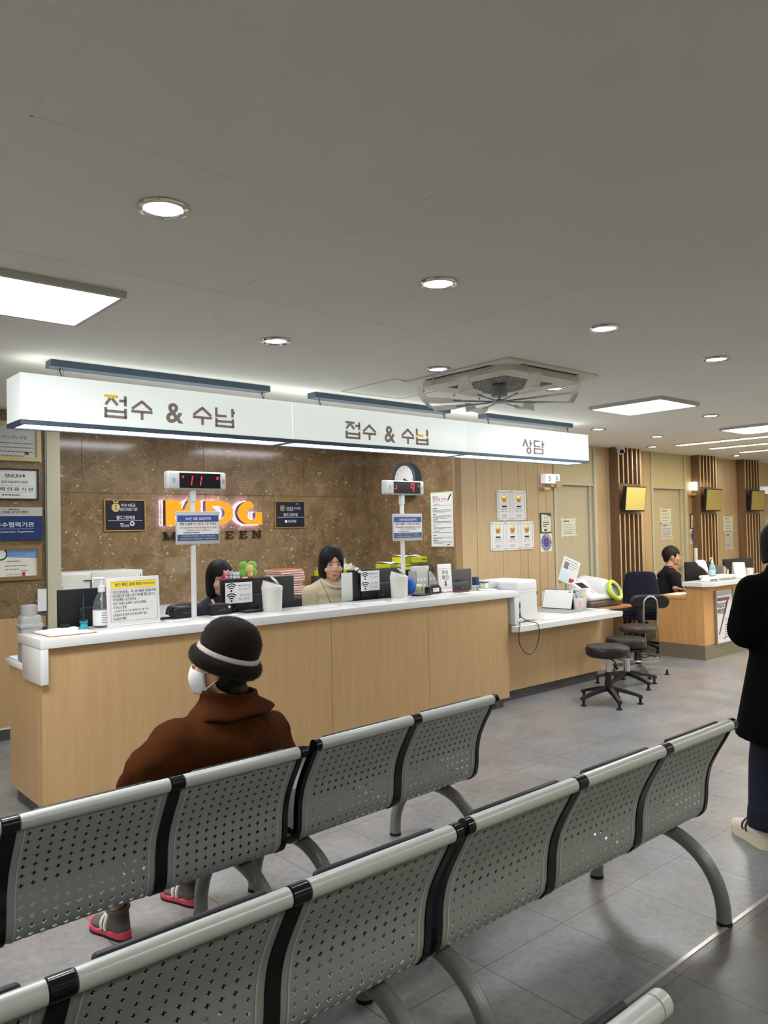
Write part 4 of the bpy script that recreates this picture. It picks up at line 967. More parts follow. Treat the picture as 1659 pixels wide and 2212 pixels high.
# sanitizer bottle
def sanitizer(x, y, z, k, label, gel='bottle_clear'):
    t = thing('sanitizer_bottle', label, 'bottle', (x, y, z))
    p = MB(); p.lathe([(0, 0), (.046*k, 0), (.05*k, .006*k), (.05*k, .10*k), (.043*k, .15*k), (.026*k, .19*k), (.017*k, .2*k), (.017*k, .21*k)], 28); obj('bottle', p, M[gel], t)
    p = MB(); p.lathe([(.0505*k, .012*k), (.0508*k, .1*k)], 28); o = obj('label_wrap', p, M['paper'] if gel == 'bottle_clear' else mat('pale_blue_label', (190, 222, 232), .5), t, fix=False)
    g = MB()
    for i in range(5): bars(g, -.02*k, .02*k, (.085-.014*i)*k, .004*k, -.0515*k)
    obj('print', g, M['ink_grey'], t, smooth=0)
    p = MB(); p.lathe([(.019*k, .2*k), (.021*k, .202*k), (.021*k, .235*k), (.012*k, .24*k), (.009*k, .262*k), (.009*k, .275*k), (0, .275*k)], 20); p.rbox(-.05*k, .016*k, -.012*k, .012*k, .272*k, .287*k, .005*k); p.cyl((-.045*k, 0, .275*k), (-.05*k, 0, .262*k), .006*k, n=8); obj('pump', p, M['white_plastic'], t)
    p = MB(); p.cyl((0, 0, .02*k), (0, 0, .2*k), .004*k, n=8); obj('dip_tube', p, M['white_plastic'], t)
b = on(211, 1357); sanitizer(1.945, 5.03, ZT, 1.12, 'clear pump bottle of hand sanitizer beside the yellow-headed notice')
# table notice with yellow heading
A = Vector((1.955, 4.955, ZT)); B_ = Vector((2.325, 4.985, ZT)); W_ = (B_-A).length; H_ = .315
t = thing('counter_notice', 'white standing notice with yellow heading on the left end of the counter', 'notice', tuple((A+B_)/2), math.atan2(B_.y-A.y, B_.x-A.x))
T_ = Matrix.Rotation(-.05, 4, 'X')
p = MB(); p.rbox(-W_/2, W_/2, 0, .012, .0, H_, .003, M=T_); obj('board', p, M['white_plastic'], t)
p = MB(); p.rbox(-W_/2, W_/2, -.01, .075, 0, .008, .003); obj('foot', p, M['white_plastic'], t)
p = MB(); p.box(-W_*.43, W_*.44, -.001, 0, H_*.79, H_*.915, T_); obj('heading_band', p, M['yellow_print'], t, smooth=0)
g = MB(); text(g, '본인 확인 강화 제도', -W_*.10, H_*.853, .024, -.002, width=W_*.50, bold=.012, M=T_); text(g, '<개정 24.5.20>', W_*.285, H_*.853, .017, -.002, width=W_*.26, bold=.006, M=T_)
for i, (s_, xx, ww, hh_) in enumerate((('「국민건강보험법」 제 12조 제4항 개정에 따라', -.42, .85, .021), ('건강보험으로 진료시 본인 여부를 확인 합니다.', -.42, .83, .021), ('· 주민등록증 / 운전면허증', -.42, .46, .018), ('· 여권 / 장애인 등록증 / 외국인 등록증', -.42, .65, .018), ('· 모바일 신분증', -.42, .27, .018), ('( 캡쳐본은 불가능, 본인 휴대폰으로 인증 가능 )', -.38, .66, .015), ('· 6개월마다 한 번씩 다시 본인 확인 필요', -.42, .66, .018), ('· 미성년자 제외', -.42, .26, .018))):
    text(g, s_, W_*xx, H_*(.70-.078*i), hh_, -.002, 'L', width=W_*ww, bold=.006, M=T_)
obj('print', g, M['ink'], t, smooth=0)
g = MB()
for z_ in (.10, .765): bars(g, -W_*.44, W_*.45, H_*z_, .0015, -.001, T_)
for x_ in (-.44, .45): g.add([T_@Vector((W_*x_-.0008, -.001, H_*.1)), T_@Vector((W_*x_+.0008, -.001, H_*.1)), T_@Vector((W_*x_+.0008, -.001, H_*.765)), T_@Vector((W_*x_-.0008, -.001, H_*.765))], [(0,1,2,3)])
bars(g, -W_*.43, W_*.44, H_*.915, .002, -.0012, T_); obj('border', g, M['ink_red'], t, smooth=0)

# queue displays on poles
def seven(mb, x, z, w, h, segs, sl=.12):
    t_ = max(w*.2, .0062)
    def P(a, b): return (x+a*w+(b*h)*sl, z+b*h)
    S = {'a': ((0,1),(1,1)), 'b': ((1,1),(1,.5)), 'c': ((1,.5),(1,0)), 'd': ((0,0),(1,0)), 'e': ((0,.5),(0,0)), 'f': ((0,1),(0,.5)), 'g': ((0,.5),(1,.5))}
    for s in segs:
        p, q = S[s]; p, q = Vector(P(*p)), Vector(P(*q)); d = (q-p)*.08; stroke(mb, p+d, q-d, t_, -.0012, 0)
def queue_display(px, py, dsp, pst, digits, label):
    b = on(px, py); t = thing('queue_display', label, 'queue display', (b.x, b.y, ZT), 0, 'queue number displays on poles'); ox = b.x
    A, B = PY(dsp[0], dsp[1], b.y), PY(dsp[2], dsp[3], b.y); z0, z1 = B.z-ZT, A.z-ZT; x0, x1 = A.x-ox, B.x-ox
    p = MB(); p.rbox(-.05, .05, -.04, .04, 0, .006, .003); obj('foot_plate', p, M['white_plastic'], t)
    p = MB(); p.rbox(-.0145, .0145, -.0145, .0145, .006, z0-.05, .004); p.rbox(-.019, .019, -.019, .019, z0-.085, z0+.004, .003); obj('pole', p, M['white_plastic'], t)
    p = MB(); p.rbox(x0, x1, -.035, .035, z0, z1, .016, 4); obj('housing', p, M['light_grey'], t)
    w = x1-x0; xs0, xs1 = x0+.19*w, x1-.11*w
    p = MB(); p.box(xs0, xs1, -.037, -.034, z0+.012, z1-.012); obj('display_window', p, M['black_gloss'], t, smooth=0)
    for x in (x0+.1*w, x1-.055*w):
        p = MB()
        for i in range(5): p.box(x-.011, x+.011, -.0362, -.0345, (z0+z1)/2-.014+.006*i, (z0+z1)/2-.011+.006*i)
        obj('speaker_grille', p, M['grey_plastic'], t, smooth=0)
    g = MB(); ww = xs1-xs0; zc = (z0+z1)/2
    Mt = Matrix.Translation((0, -.0372, 0)); g2 = MB()
    for d in digits: seven(g2, xs0+d[0]*ww, zc+d[1], d[2], d[3], d[4], d[5] if len(d) > 5 else .12)
    g.add(g2.v, g2.f, Mt); obj('led_digits', g, M['led_red'], t, smooth=0)
    A, B = PY(pst[0], pst[1], b.y), PY(pst[2], pst[3], b.y); x0, x1, z0, z1 = A.x-ox, B.x-ox, B.z-ZT, A.z-ZT; w, h = x1-x0, z1-z0; xc_ = (x0+x1)/2
    p = MB(); p.rbox(x0, x1, -.026, -.016, z0, z1, .003); pn = obj('notice_panel', p, M['light_grey'], t)
    y = -.0268
    p = MB(); p.box(x0+w*.03, x1-w*.03, y, -.026, z0+h*.68+.0, z0+h*.88); obj('heading_band', p, M['blue_print'], pn, smooth=0)
    p = MB(); p.box(x0+w*.03, x1-w*.03, y, -.026, z0+h*.30, z0+h*.68); obj('sheet', p, M['paper'], pn, smooth=0)
    p = MB(); p.box(x0+w*.03, x1-w*.03, y, -.026, z0+h*.11, z0+h*.30); obj('lower_band', p, M['slate_print'], pn, smooth=0)
    y = -.0274
    g = MB(); text(g, '24년 5월 20일부터', xc_, z0+h*.78, h*.095, y, width=w*.58, bold=.015); text(g, '주민등록증 / 운전면허증 / 여권 / 모바일신분증', xc_, z0+h*.25, h*.052, y, width=w*.78); text(g, '국가보훈등록증 / 장애인등록증 / 외국인등록증 등', xc_, z0+h*.165, h*.052, y, width=w*.84); obj('white_print', g, M['white_ink'], pn, smooth=0)
    g = MB(); text(g, '병원 오실때', x0+w*.22, z0+h*.62, h*.08, y, width=w*.28, bold=.02); text(g, '하세요.', x0+w*.855, z0+h*.62, h*.08, y, width=w*.17, bold=.02)
    text(g, '24년 5월20일부터 국민건강보험법 제12조 제4항', xc_, z0+h*.505, h*.058, y, width=w*.86, bold=.006); text(g, '신설되어', x0+w*.29, z0+h*.425, h*.058, y, width=w*.16, bold=.006); text(g, '됩니다.', x0+w*.72, z0+h*.425, h*.058, y, width=w*.13, bold=.006); small_print(g, x0+w*.16, x1-w*.14, z0+h*.35, 1, .02, h*.022, 3, y); obj('black_print', g, M['ink'], pn, smooth=0)
    g = MB(); text(g, '꼭 신분증 지참', x0+w*.565, z0+h*.62, h*.08, y, width=w*.36, bold=.02); text(g, '본인 확인 의무화', x0+w*.515, z0+h*.425, h*.058, y, width=w*.26, bold=.006); obj('red_print', g, M['ink_red'], pn, smooth=0)
queue_display(419.5, 1337, (357, 1017, 484, 1060), (376, 1105, 471, 1174), [(.27, -.034, .003, .068, 'bc', .18), (.49, -.034, .003, .068, 'bc', .18), (.05, .004, .012, .022, 'ab'), (.89, .004, .016, .022, 'gab')],
              'left queue display on a white pole showing 11, with notice panel')
queue_display(872, 1290.5, (828, 1037, 911, 1070), (844, 1110, 908.5, 1167), [(.62, -.036, .034, .07, 'abcfg'), (.02, -.012, .022, .03, 'bcd'), (.88, -.008, .018, .026, 'ab')],
              'right queue display on a white pole showing 9, with notice panel')

# monitors seen from behind
def monitor(x0, x1, z0, z1, y, label, cat='monitor', stand=True, logo=None, tilt=0, rz=0, m='black'):
    t = thing('computer_monitor', label, cat, ((x0+x1)/2, y, ZD), rz, 'computer monitors'); w = x1-x0; a, b = z0-ZD, z1-ZD
    p = MB(); p.rbox(-w/2, w/2, 0, .03, a, b, .006); p.rbox(-w*.3, w*.3, -.02, .004, a+.06, b-.12, .015); obj('back_shell', p, M[m], t)
    p = MB(); p.box(-w/2+.008, w/2-.008, .0295, .031, a+.012, b-.008); obj('display', p, M['screen_glass'], t, smooth=0)
    p = MB(); p.rbox(-.03, .03, -.05, -.02, .01, a+.15, .006); p.rbox(-.11, .11, -.09, .08, 0, .012, .005); obj('stand', p, M[m], t)
    if logo:
        g = MB(); text(g, logo, .03, b-.10, .03, -.0208, bold=.01); g.lathe([(0, 0), (.016, 0)], 18, Matrix.Translation((-.03, -.0208, b-.10))@Matrix.Rotation(PI/2, 4, 'X')); obj('logo', g, M['ink'], t, smooth=0)
    return t
monitor(1.75, 2.415, .94, 1.30, 5.27, 'black monitor back at the left end, behind the sanitizer and yellow notice')
monitor(2.93, 3.585, .94, 1.302, 5.235, 'black monitor back with a wifi sheet, in front of the first seated woman')
monitor(4.15, 4.79, .94, 1.315, 5.235, 'black monitor back with a wifi sheet, in front of the second seated woman')
A = Vector((5.14, 5.30, 0)); monitor(5.36, 5.80, .93, 1.25, 5.32, 'grey monitor back with round logo, right of the parking sign', logo='LG', rz=.12, m='dark_grey')
def wifi_sheet(px0, px1, pyt, pyb, y, label, l1):
    A, B = PY(px0, pyt, y), PY(px1, pyb, y); W_, H_ = B.x-A.x, A.z-B.z
    t = thing('wifi_sheet', label, 'notice', ((A.x+B.x)/2, y, B.z), 0, 'white wifi sheets')
    p = MB(); p.rbox(-W_/2, W_/2, -.002, .0005, 0, H_, .0005, 1); obj('sheet', p, M['paper'], t, smooth=0)
    for zc_ in (.74, .26):
        g = MB(); cx_ = -W_*.28; cz_ = H_*(zc_-.14)
        for k in range(1, 4):
            pts = arc(cx_, cz_, .017*k+.004, .017*k+.004, math.radians(45), math.radians(135), 10)
            for p_, q_ in zip(pts[:-1], pts[1:]): stroke(g, p_, q_, .0085, -.0032, -.002)
        g.lathe([(0, 0), (.008, 0)], 14, Matrix.Translation((cx_, -.003, cz_))@Matrix.Rotation(PI/2, 4, 'X')); obj('wifi_symbol', g, M['ink'], t, smooth=0)
    g = MB(); text(g, l1, W_*.21, H_*.84, .015, -.003, width=W_*.44, bold=.006); text(g, 'PW : mdg12579', W_*.2, H_*.66, .015, -.003, width=W_*.42); text(g, '엠디그린의원', W_*.22, H_*.37, .015, -.003, width=W_*.4); text(g, 'PW : 12579123', W_*.2, H_*.19, .015, -.003, width=W_*.4); obj('print', g, M['ink_grey'], t, smooth=0)
wifi_sheet(486, 545, 1260, 1300, 5.212, 'white wifi sheet on the monitor in front of the first seated woman', 'MDG-WI-5G')
wifi_sheet(779, 820, 1234, 1274, 5.212, 'white wifi sheet on the monitor in front of the second seated woman', 'MDG-WI-5G')
p = MB()
A, B = PY(737, 1238, 5.20), PY(756, 1290, 5.20); p.rbox(A.x, B.x+.03, 5.20, 5.203, B.z-.03, A.z, .001); tag(obj('hanging_paper', p, M['paper_grey'], None), 'blank white sheet hung on the left edge of the second wifi monitor', 'paper')

# toys along the first monitor
zt = 1.302
def small_toy(x, m, label, k=1, cat='toy'):
    t = thing('animal_figurine', label, cat, (x, 5.248, zt), 0, 'small figurines on the monitor')
    b = MB(); b.ell((0, 0, .012*k), (.014*k, .012*k, .014*k)); b.ell((0, 0, .036*k), (.017*k, .014*k, .016*k)); b.ell((-.012*k, 0, .052*k), .006*k, nu=10, nv=7); b.ell((.012*k, 0, .052*k), .006*k, nu=10, nv=7); obj('body', b, m, t)
    b = MB(); b.ell((-.006*k, -.013*k, .038*k), .002*k, nu=8, nv=5); b.ell((.006*k, -.013*k, .038*k), .002*k, nu=8, nv=5); obj('eyes', b, M['ink'], t)
small_toy(PY(488, 1250, 5.25).x, M['pink_toy'], 'pink animal figurine on the monitor, between the red disc and the blue figurine', 1.25)
small_toy(PY(498, 1250, 5.25).x, M['blue_toy'], 'pale blue animal figurine on the monitor, right of the pink one', 1.15)
small_toy(PY(506, 1250, 5.25).x, M['white_plastic'], 'small white figurine on the monitor, beside the pale blue one', .95)
small_toy(PY(514, 1250, 5.25).x, M['white_plastic'], 'small white figurine on the monitor, nearest the clover plush', .95)
b = MB(); x = PY(479.5, 1248, 5.25).x; b.lathe([(0, -.004), (.015, -.004), (.016, 0), (.015, .004), (0, .004)], 20, Matrix.Translation((x, 5.235, zt+.018))@Matrix.Rotation(PI/2, 4, 'X')); t = tag(obj('round_badge', b, M['red_toy']), 'red round badge at the left end of the toys on the monitor', 'badge')
x = PY(536, 1238, 5.25).x; t = thing('clover_plush', 'green four-leaf clover plush with beige head sitting on the monitor', 'plush toy', (x, 5.248, zt))
b = MB()
for dx_, dz_ in ((-.038, .095), (.038, .095), (-.04, .045), (.04, .045)): b.ell((dx_, .006, dz_), (.04, .022, .036))
obj('clover_leaf', b, M['green_plush'], t)
b = MB(); b.ell((0, -.018, .07), (.036, .026, .034)); b.ell((.008, -.016, .03), (.022, .02, .026)); obj('head', b, M['beige_plush'], t)
b = MB(); b.ell((-.002, -.026, .008), (.013, .016, .013)); b.ell((.026, -.024, .008), (.011, .016, .013)); obj('feet', b, M['brown_plush'], t)
b = MB(); b.rbox(-.055, -.012, -.02, 0, 0, .012, .003); obj('stand', b, M['white_plastic'], t)
x = PY(768, 1237, 5.25).x; t = thing('animal_figurine', 'white round figurine with black band clinging to the second monitor', 'toy', (x, 5.225, 1.29), 0, 'small figurines on the monitor')
b = MB(); b.ell((-.008, 0, .03), (.024, .016, .016)); b.ell((.014, -.012, .008), (.017, .012, .014)); obj('body', b, M['white_plastic'], t)
b = MB(); b.ell((.0, -.004, .022), (.02, .017, .005), rot=Matrix.Rotation(.5, 3, 'Y')); b.ell((.016, -.023, .008), .003, nu=8, nv=6); obj('band', b, M['ink'], t)

# desktop swing-lid bins
def mini_bin(px, py, label):
    b = on(px, py); t = thing('desktop_bin', label, 'bin', (b.x, b.y, ZT), 0, 'small desktop bins')
    p = MB(); p.lathe([(0, 0), (.066, 0), (.07, .006), (.077, .16), (.079, .162), (.079, .182), (.076, .184)], 32); obj('body', p, M['offwhite_plastic'], t)
    p = MB()
    def rim(u, v):
        a = 2*PI*u; r = .078-.012*v; return (r*math.cos(a), r*math.sin(a), .184+(.028+.02*math.cos(a-2.6))*v)
    p.grid(rim, 32, 4, closeu=True); obj('rim', p, M['offwhite_plastic'], t, fix=False)
    p = MB(); p.lathe([(0, .012), (.03, .008), (.048, 0), (.044, -.006), (0, -.008)], 26, Matrix.Translation((.02, -.01, .225))@Matrix.Rotation(.75, 4, 'Y')@Matrix.Rotation(.35, 4, 'X')); obj('swing_lid', p, M['white_plastic'], t)
mini_bin(588.5, 1320, 'off-white desktop bin with tilted lid, by the first wifi monitor')
mini_bin(862.5, 1291.5, 'off-white desktop bin with tilted lid, by the right queue pole')

# signature readers, calculator, phone pad
def reader(x, y, rz, label, word):
    t = thing('card_reader', label, 'card reader', (x, y, ZT), rz, 'black card readers')
    p = MB(); p.prism([(-.085, 0), (.085, 0), (.088, .055), (.07, .075), (-.07, .075), (-.085, .06)], -.01, .07); obj('body', p, M['black'], t, bevel=.006)
    p = MB(); p.rbox(-.07, .05, 0, .06, .0755, .081, .003); obj('paper_cover', p, M['dark_grey'], t)
    g = MB(); text(g, word, .01, .035, .012, -.0108); obj('logo', g, M['ink_grey'], t, smooth=0)
    g = MB(); g.lathe([(0, 0), (.01, 0)], 16, Matrix.Translation((.065, -.0112, .052))@Matrix.Rotation(PI/2, 4, 'X')); obj('round_sticker', g, M['paper'], t, smooth=0)
reader(2.55, 5.085, .05, 'black card reader left of the left queue pole', 'easyCheck')
reader(2.83, 5.07, .04, 'black card reader right of the left queue pole', 'easyCheck')
def keypad(x, y, rz, label, scr='dark_grey'):
    t = thing('desk_keypad', label, 'keypad', (x, y, ZT), rz, 'flat black desk pads')
    p = MB(); p.rbox(-.075, .075, -.045, .045, 0, .016, .006); obj('body', p, M['black'], t)
    p = MB(); p.box(-.055, .045, -.03, .03, .016, .0168); obj('screen', p, M[scr], t, smooth=0)
keypad(3.075, 5.05, .1, 'flat black pad lying on the counter left of the first small bin')
keypad(4.80, 5.04, .1, 'flat black pad lying on the counter right of the right queue pole')
t = MB(); t.tube([(2.95, 5.1, ZT+.012), (3.0, 5.12, ZT+.055), (3.08, 5.11, ZT+.06), (3.14, 5.1, ZT+.03), (3.17, 5.08, ZT+.01)], .003, 8); tag(obj('black_cable', t, M['black']), 'thin black cable looping behind the flat pad by the first bin', 'cable')
# key tray left of the first reader
t = thing('document_tray', 'low grey document tray between the yellow notice and first card reader', 'tray', (2.39, 5.16, ZD)); p = MB()
p.rbox(-.05, .09, -.03, .14, 0, .19, .006); obj('body', p, M['dark_grey'], t); p = MB(); p.box(-.06, .1, -.035, .14, .192, .197); obj('top_sheet', p, M['paper_grey'], t, smooth=0)
# leaflets on the counter top
def leaflet(x, y, w, d, rz, m, label, n=1):
    t = thing('loose_sheet', label, 'paper', (x, y, ZT), rz, 'loose sheets on the counter')
    p = MB(); p.box(-w/2, w/2, -d/2, d/2, 0, .0015*n); obj('sheet', p, M[m], t, smooth=0)
    g = MB(); small_print(g, -w*.35, w*.35, d*.3, 4, d*.16, d*.03, int(x*97), 0); gg = MB(); gg.add([(v[0], v[2], .0015*n+.0004) for v in g.v], g.f); obj('print', gg, M['ink_grey'], t, smooth=0)
leaflet(2.47, 4.99, .2, .09, .05, 'paper', 'white slip at the foot of the left queue pole')
leaflet(2.82, 4.99, .2, .07, .0, 'paper', 'white slip in front of the right card reader of the pair')
leaflet(3.62, 4.93, .3, .16, .08, 'paper_grey', 'printed leaflet on the counter in front of the second seated woman')
leaflet(4.10, 4.88, .28, .14, -.1, 'paper_grey', 'printed leaflet on the counter near the second wifi monitor')
leaflet(4.50, 4.96, .07, .10, .5, 'paper', 'curled white slip in front of the second small bin')
leaflet(4.95, 4.93, .25, .12, .05, 'paper_grey', 'faint printed sheet on the counter before the tape dispenser')
leaflet(5.35, 4.9, .2, .13, .1, 'paper', 'white sheet on the counter in front of the stamp')
leaflet(5.62, 5.02, .16, .18, .1, 'paper', 'stack of white sheets at the right end of the counter', 5)
# blue fan toy, tape, dispenser, antenna pen
b = on(895, 1290); t = thing('blue_brush', 'blue round brush standing beside the second small bin', 'brush', (4.73, 5.15, ZT)); p = MB(); p.lathe([(0, 0), (.05, .004), (.075, .02), (.08, .045), (.06, .06), (0, .062)], 28, Matrix.Translation((0, 0, .085))@Matrix.Rotation(PI/2, 4, 'Y')); obj('bristle_pad', p, M['blue_plastic'], t); p = MB(); p.rbox(-.04, .0, -.03, .03, 0, .16, .01); obj('holder', p, M['white_plastic'], t)
t = thing('tape_roll', 'pale yellow tape roll behind the flat black pad', 'tape', (4.90, 5.16, ZT)); p = MB(); p.lathe([(.03, -.025), (.045, -.025), (.045, .025), (.03, .025)], 28, Matrix.Translation((0, 0, .046))@Matrix.Rotation(PI/2, 4, 'X')@Matrix.Rotation(.5, 4, 'Y')); obj('roll', p, M['cream_tape'], t, fix=True)
t = thing('tape_dispenser', 'black tape dispenser with white label, left of the parking sign', 'tape dispenser', (5.03, 5.12, ZT), .1); p = MB(); p.prism([(-.085, 0), (.095, 0), (.095, .02), (.08, .06), (.05, .082), (-.05, .082), (-.08, .062)], -.03, .03); obj('body', p, M['black'], t, bevel=.006); p = MB(); p.box(-.03, .055, -.0315, -.03, .018, .052); obj('name_label', p, M['paper'], t, smooth=0); g = MB(); text(g, '의무기록', .012, .035, .015, -.0322); obj('lettering', g, M['ink'], t, smooth=0)
pen_stand(4.93, 5.07, ZT, 'slim black pen standing upright beside the tape dispenser', 'black'); 
# magazine file, file stack, parking sign, stamp, ink pad
t = thing('magazine_file', 'grey magazine file with rows of round holes, left of the parking sign', 'magazine file', (5.10, 5.30, ZD), .08); p = MB()
H0 = .40
def prof(x): return H0-.02 if x < .05 else H0-.02-(max(0, x-.05)/.17)**2.2*.2
nx_, nz_ = 6, 4
outl = [(-.11, 0), (.19, 0)]+[(x, prof(x)) for x in [.19, .17, .15, .12, .09, .05, -.11]]
p.prism(outl, .0, .004); p.box(-.11, .19, 0, .1, 0, .004); p.box(-.11, -.106, 0, .1, 0, H0-.02); obj('side_panel', p, M['light_grey'], t, smooth=0)
g = MB()
for i in range(6):
    for j in range(4):
        x = -.085+.045*i; z = .12+.06*j
        if z < prof(x)-.03: g.lathe([(0, 0), (.014, 0)], 16, Matrix.Translation((x, -.0008, z))@Matrix.Rotation(PI/2, 4, 'X'))
obj('hole_row', g, M['paper'], t, smooth=0)
for i, (dx_, hh_) in enumerate(((0, .41), (.03, .40), (.075, .415), (.11, .39), (.135, .40))):
    p = MB(); p.rbox(-.11+.02*i, .12+.02*i, .0, .018, 0, hh_, .003); o = obj('hanging_file', p, M['paper_grey' if i % 2 else 'light_grey']); o.location = (5.16, 5.42+.022*i, ZD)
    tag(o, ['pale file standing just behind the holed magazine file', 'grey-white file standing second behind the magazine file', 'taller pale file in the middle behind the magazine file', 'grey file standing fourth behind the magazine file', 'pale file nearest the marble wall behind the magazine file'][i], 'file', 'files standing by the magazine file'); ROOT[o.name] = Matrix.Translation(o.location)
A, B = PY(948, 1219, 5.2), PY(978, 1277, 5.2)
t = thing('parking_sign', 'white standing sign with two lines and a pink down arrow', 'sign', ((A.x+B.x)/2, 5.2, ZT), 0); W_, H_ = B.x-A.x, A.z-ZT; T_ = Matrix.Rotation(-.06, 4, 'X')
p = MB(); p.rbox(-W_/2, W_/2, 0, .014, 0.004, H_, .004, M=T_); obj('board', p, M['white_plastic'], t); p = MB(); p.rbox(-W_/2, W_/2, -.06, .02, 0, .008, .003); obj('foot', p, M['white_plastic'], t)
g = MB(); text(g, '주차', 0, H_*.68, .046, -.001, width=W_*.48, bold=.006, M=T_); text(g, '확인', 0, H_*.50, .046, -.001, width=W_*.48, bold=.006, M=T_); bars(g, -W_*.45, W_*.45, H_*.83, .002, -.001, T_); bars(g, -W_*.45, W_*.45, H_*.12, .002, -.001, T_); obj('lettering', g, M['ink'], t, smooth=0)
g = MB(); g.prism([(-.01, H_*.38), (-.01, H_*.25), (-.022, H_*.25), (0, H_*.17), (.022, H_*.25), (.01, H_*.25), (.01, H_*.38)], -.0015, -.0005, T_); obj('arrow', g, M['ink_magenta'], t, smooth=0)
t = thing('self_inking_stamp', 'blue self-inking stamp standing in front of the grey monitor', 'stamp', (5.50, 5.02, ZT), .1); p = MB(); p.rbox(-.03, .03, -.022, .022, .05, .13, .008); obj('handle', p, M['navy_plastic'], t); p = MB(); p.rbox(-.028, -.02, -.02, .02, 0, .06, .003); p.rbox(.02, .028, -.02, .02, 0, .06, .003); p.rbox(-.028, .028, -.02, .02, .04, .05, .003); obj('frame', p, M['light_grey'], t)
t = thing('ink_pad', 'dark red ink pad lying flat beside the blue stamp', 'ink pad', (5.33, 5.05, ZT), .1); p = MB(); p.rbox(-.08, .08, -.04, .04, 0, .014, .005); obj('case', p, mat('maroon_plastic', (110, 40, 60), .4), t); p = MB(); p.rbox(-.075, .085, -.03, .045, .014, .024, .004); obj('lid', p, M['black'], t)
p = MB(); p.rbox(5.64, 5.70, 5.02, 5.09, ZT+.0085, ZT+.06, .004); tag(obj('note_block', p, M['paper_cream']), 'small cream note block at the right end of the counter', 'note block')

# ================================================================ behind the counter
t = thing('back_cabinet', 'low maple cabinet along the marble wall behind the counter', 'cabinet', (2.35, 6.72, 0)); p = MB(); p.box(2.35, 6.24, 6.74, YB-.01, .08, .90); p.box(2.4, 6.2, 6.8, YB-.02, 0, .08); obj('body', p, M['maple'], t, world=True, smooth=0); p = MB(); p.box(2.33, 6.26, 6.70, YB-.005, .90, .93); obj('top', p, M['white_stone'], t, world=True, smooth=0)
for i in range(5):
    p = MB(); p.box(2.38+.77*i, 3.12+.77*i, 6.722, 6.738, .1, .88); d_ = obj('door', p, M['maple'], t, world=True, smooth=0); h_ = MB(); h_.rbox(3.0+.77*i, 3.08+.77*i, 6.70, 6.722, .8, .815, .004); obj('handle', h_, M['steel'], d_, world=True)
ZK = .93
# big printer against the marble
t = thing('laser_printer', 'large off-white laser printer on the back cabinet behind the left monitor', 'printer', (2.72, 7.05, ZK)); w = .375
p = MB(); p.rbox(-w, w, -.05, .36, 0, .40, .025, 4); obj('body', p, M['offwhite_plastic'], t)
p = MB(); p.rbox(-w+.27, w-.004, -.058, -.045, .17, .40, .012); obj('front_panel', p, M['offwhite_plastic'], t)
p = MB(); p.prism([(-w+.2, .33), (-w+.2, .322), (-w+.262, .322), (-w+.262, .16), (w-.07, .16), (w-.07, .168), (-w+.27, .168), (-w+.27, .33)], -.0585, -.052); p.prism([(w-.09, .325), (w-.09, .318), (w-.02, .318), (w-.02, .36), (w-.027, .36), (w-.027, .325)], -.0585, -.052); obj('panel_gap', p, M['ink'], t, smooth=0)
p = MB(); p.rbox(-w-.03, -w+.02, -.09, -.05, .06, .30, .006); p.rbox(-w+.02, -w+.08, -.1, -.05, .04, .25, .006); obj('side_box', p, M['light_grey'], t)
p = MB(); p.rbox(-w+.25, -w+.34, -.075, -.055, .09, .115, .006); obj('tray_handle', p, M['mid_grey'], t)
p = MB(); A, B = PY(104, 1276, 6.6), PY(124, 1324, 6.6); p.box(A.x, B.x+.0, 6.8655, 6.869, B.z, A.z); tag(obj('taped_paper', p, M['paper']), 'blank white paper on the pilaster beside the left monitor', 'paper')
# stack of orange-covered ledgers
rr = random.Random(5); A, B = PY(612, 1232, 6.85), PY(676, 1232, 6.85); bw = .36; bd = .24
L0 = None; nb = 13
for i in range(nb):
    z = ZK+.0255*i; loc = (4.66+rr.uniform(-.012, .012), 6.98+rr.uniform(-.012, .012), z); rz_ = .12+rr.uniform(-.05, .05)
    lab = 'orange-covered ledger on the top of the stack by the marble' if i == nb-1 else 'orange-covered ledger at the bottom of the stack by the marble' if i == 0 else 'orange-covered ledger within the stack beside the second seated woman'
    if L0 is None:
        L0 = thing('ledger_book', lab, 'book', loc, rz_, 'orange ledgers stacked by the marble')
        p = MB(); p.box(-.17, .17, -.125, .125, 0, .003); p.box(-.17, .17, -.125, .125, .0215, .0245); p.rbox(.165, .172, -.125, .125, 0, .0245, .002); obj('cover', p, M['orange_cover'], L0, smooth=0)
        p = MB(); p.box(-.163, .165, -.12, .12, .0032, .0213); obj('pages', p, M['paper'], L0, smooth=0)
    else:
        c = copy_thing(L0, loc, rz_, lab, 'orange ledgers stacked by the marble')
# yellow paper boxes
def paper_box(x, y, z, rz, label, lid=True, m='lime_card'):
    t = thing('paper_box', label, 'paper box', (x, y, z), rz, 'lime green copy paper boxes')
    p = MB(); p.box(-.16, .16, -.115, .115, 0, .062); obj('carton', p, M[m], t, smooth=0)
    p = MB(); p.box(-.162, -.05, -.117, -.1155, 0, .062); obj('side_band', p, M['olive_card'], t, smooth=0)
    g = MB(); text(g, 'angel', .115, .03, .03, -.1162, bold=.02); obj('lettering', g, M['ink'], t, smooth=0); g = MB(); bars(g, -.03, .07, .038, .005, -.1162); obj('print', g, M['olive_card'], t, smooth=0)
    p = MB(); p.grid(lambda u, v: (-.155+.31*u, -.11+.22*v, .066+.012*math.sin(u*5+v*2)+.012*v), 8, 6); o = obj('loose_sheet', p, M['paper'], t, fix=False); s = o.modifiers.new('thickness', 'SOLIDIFY'); s.thickness = .004
paper_box(5.23, 6.9, ZK+.235, .25, 'lime copy paper box with loose sheets, beside the second seated woman')
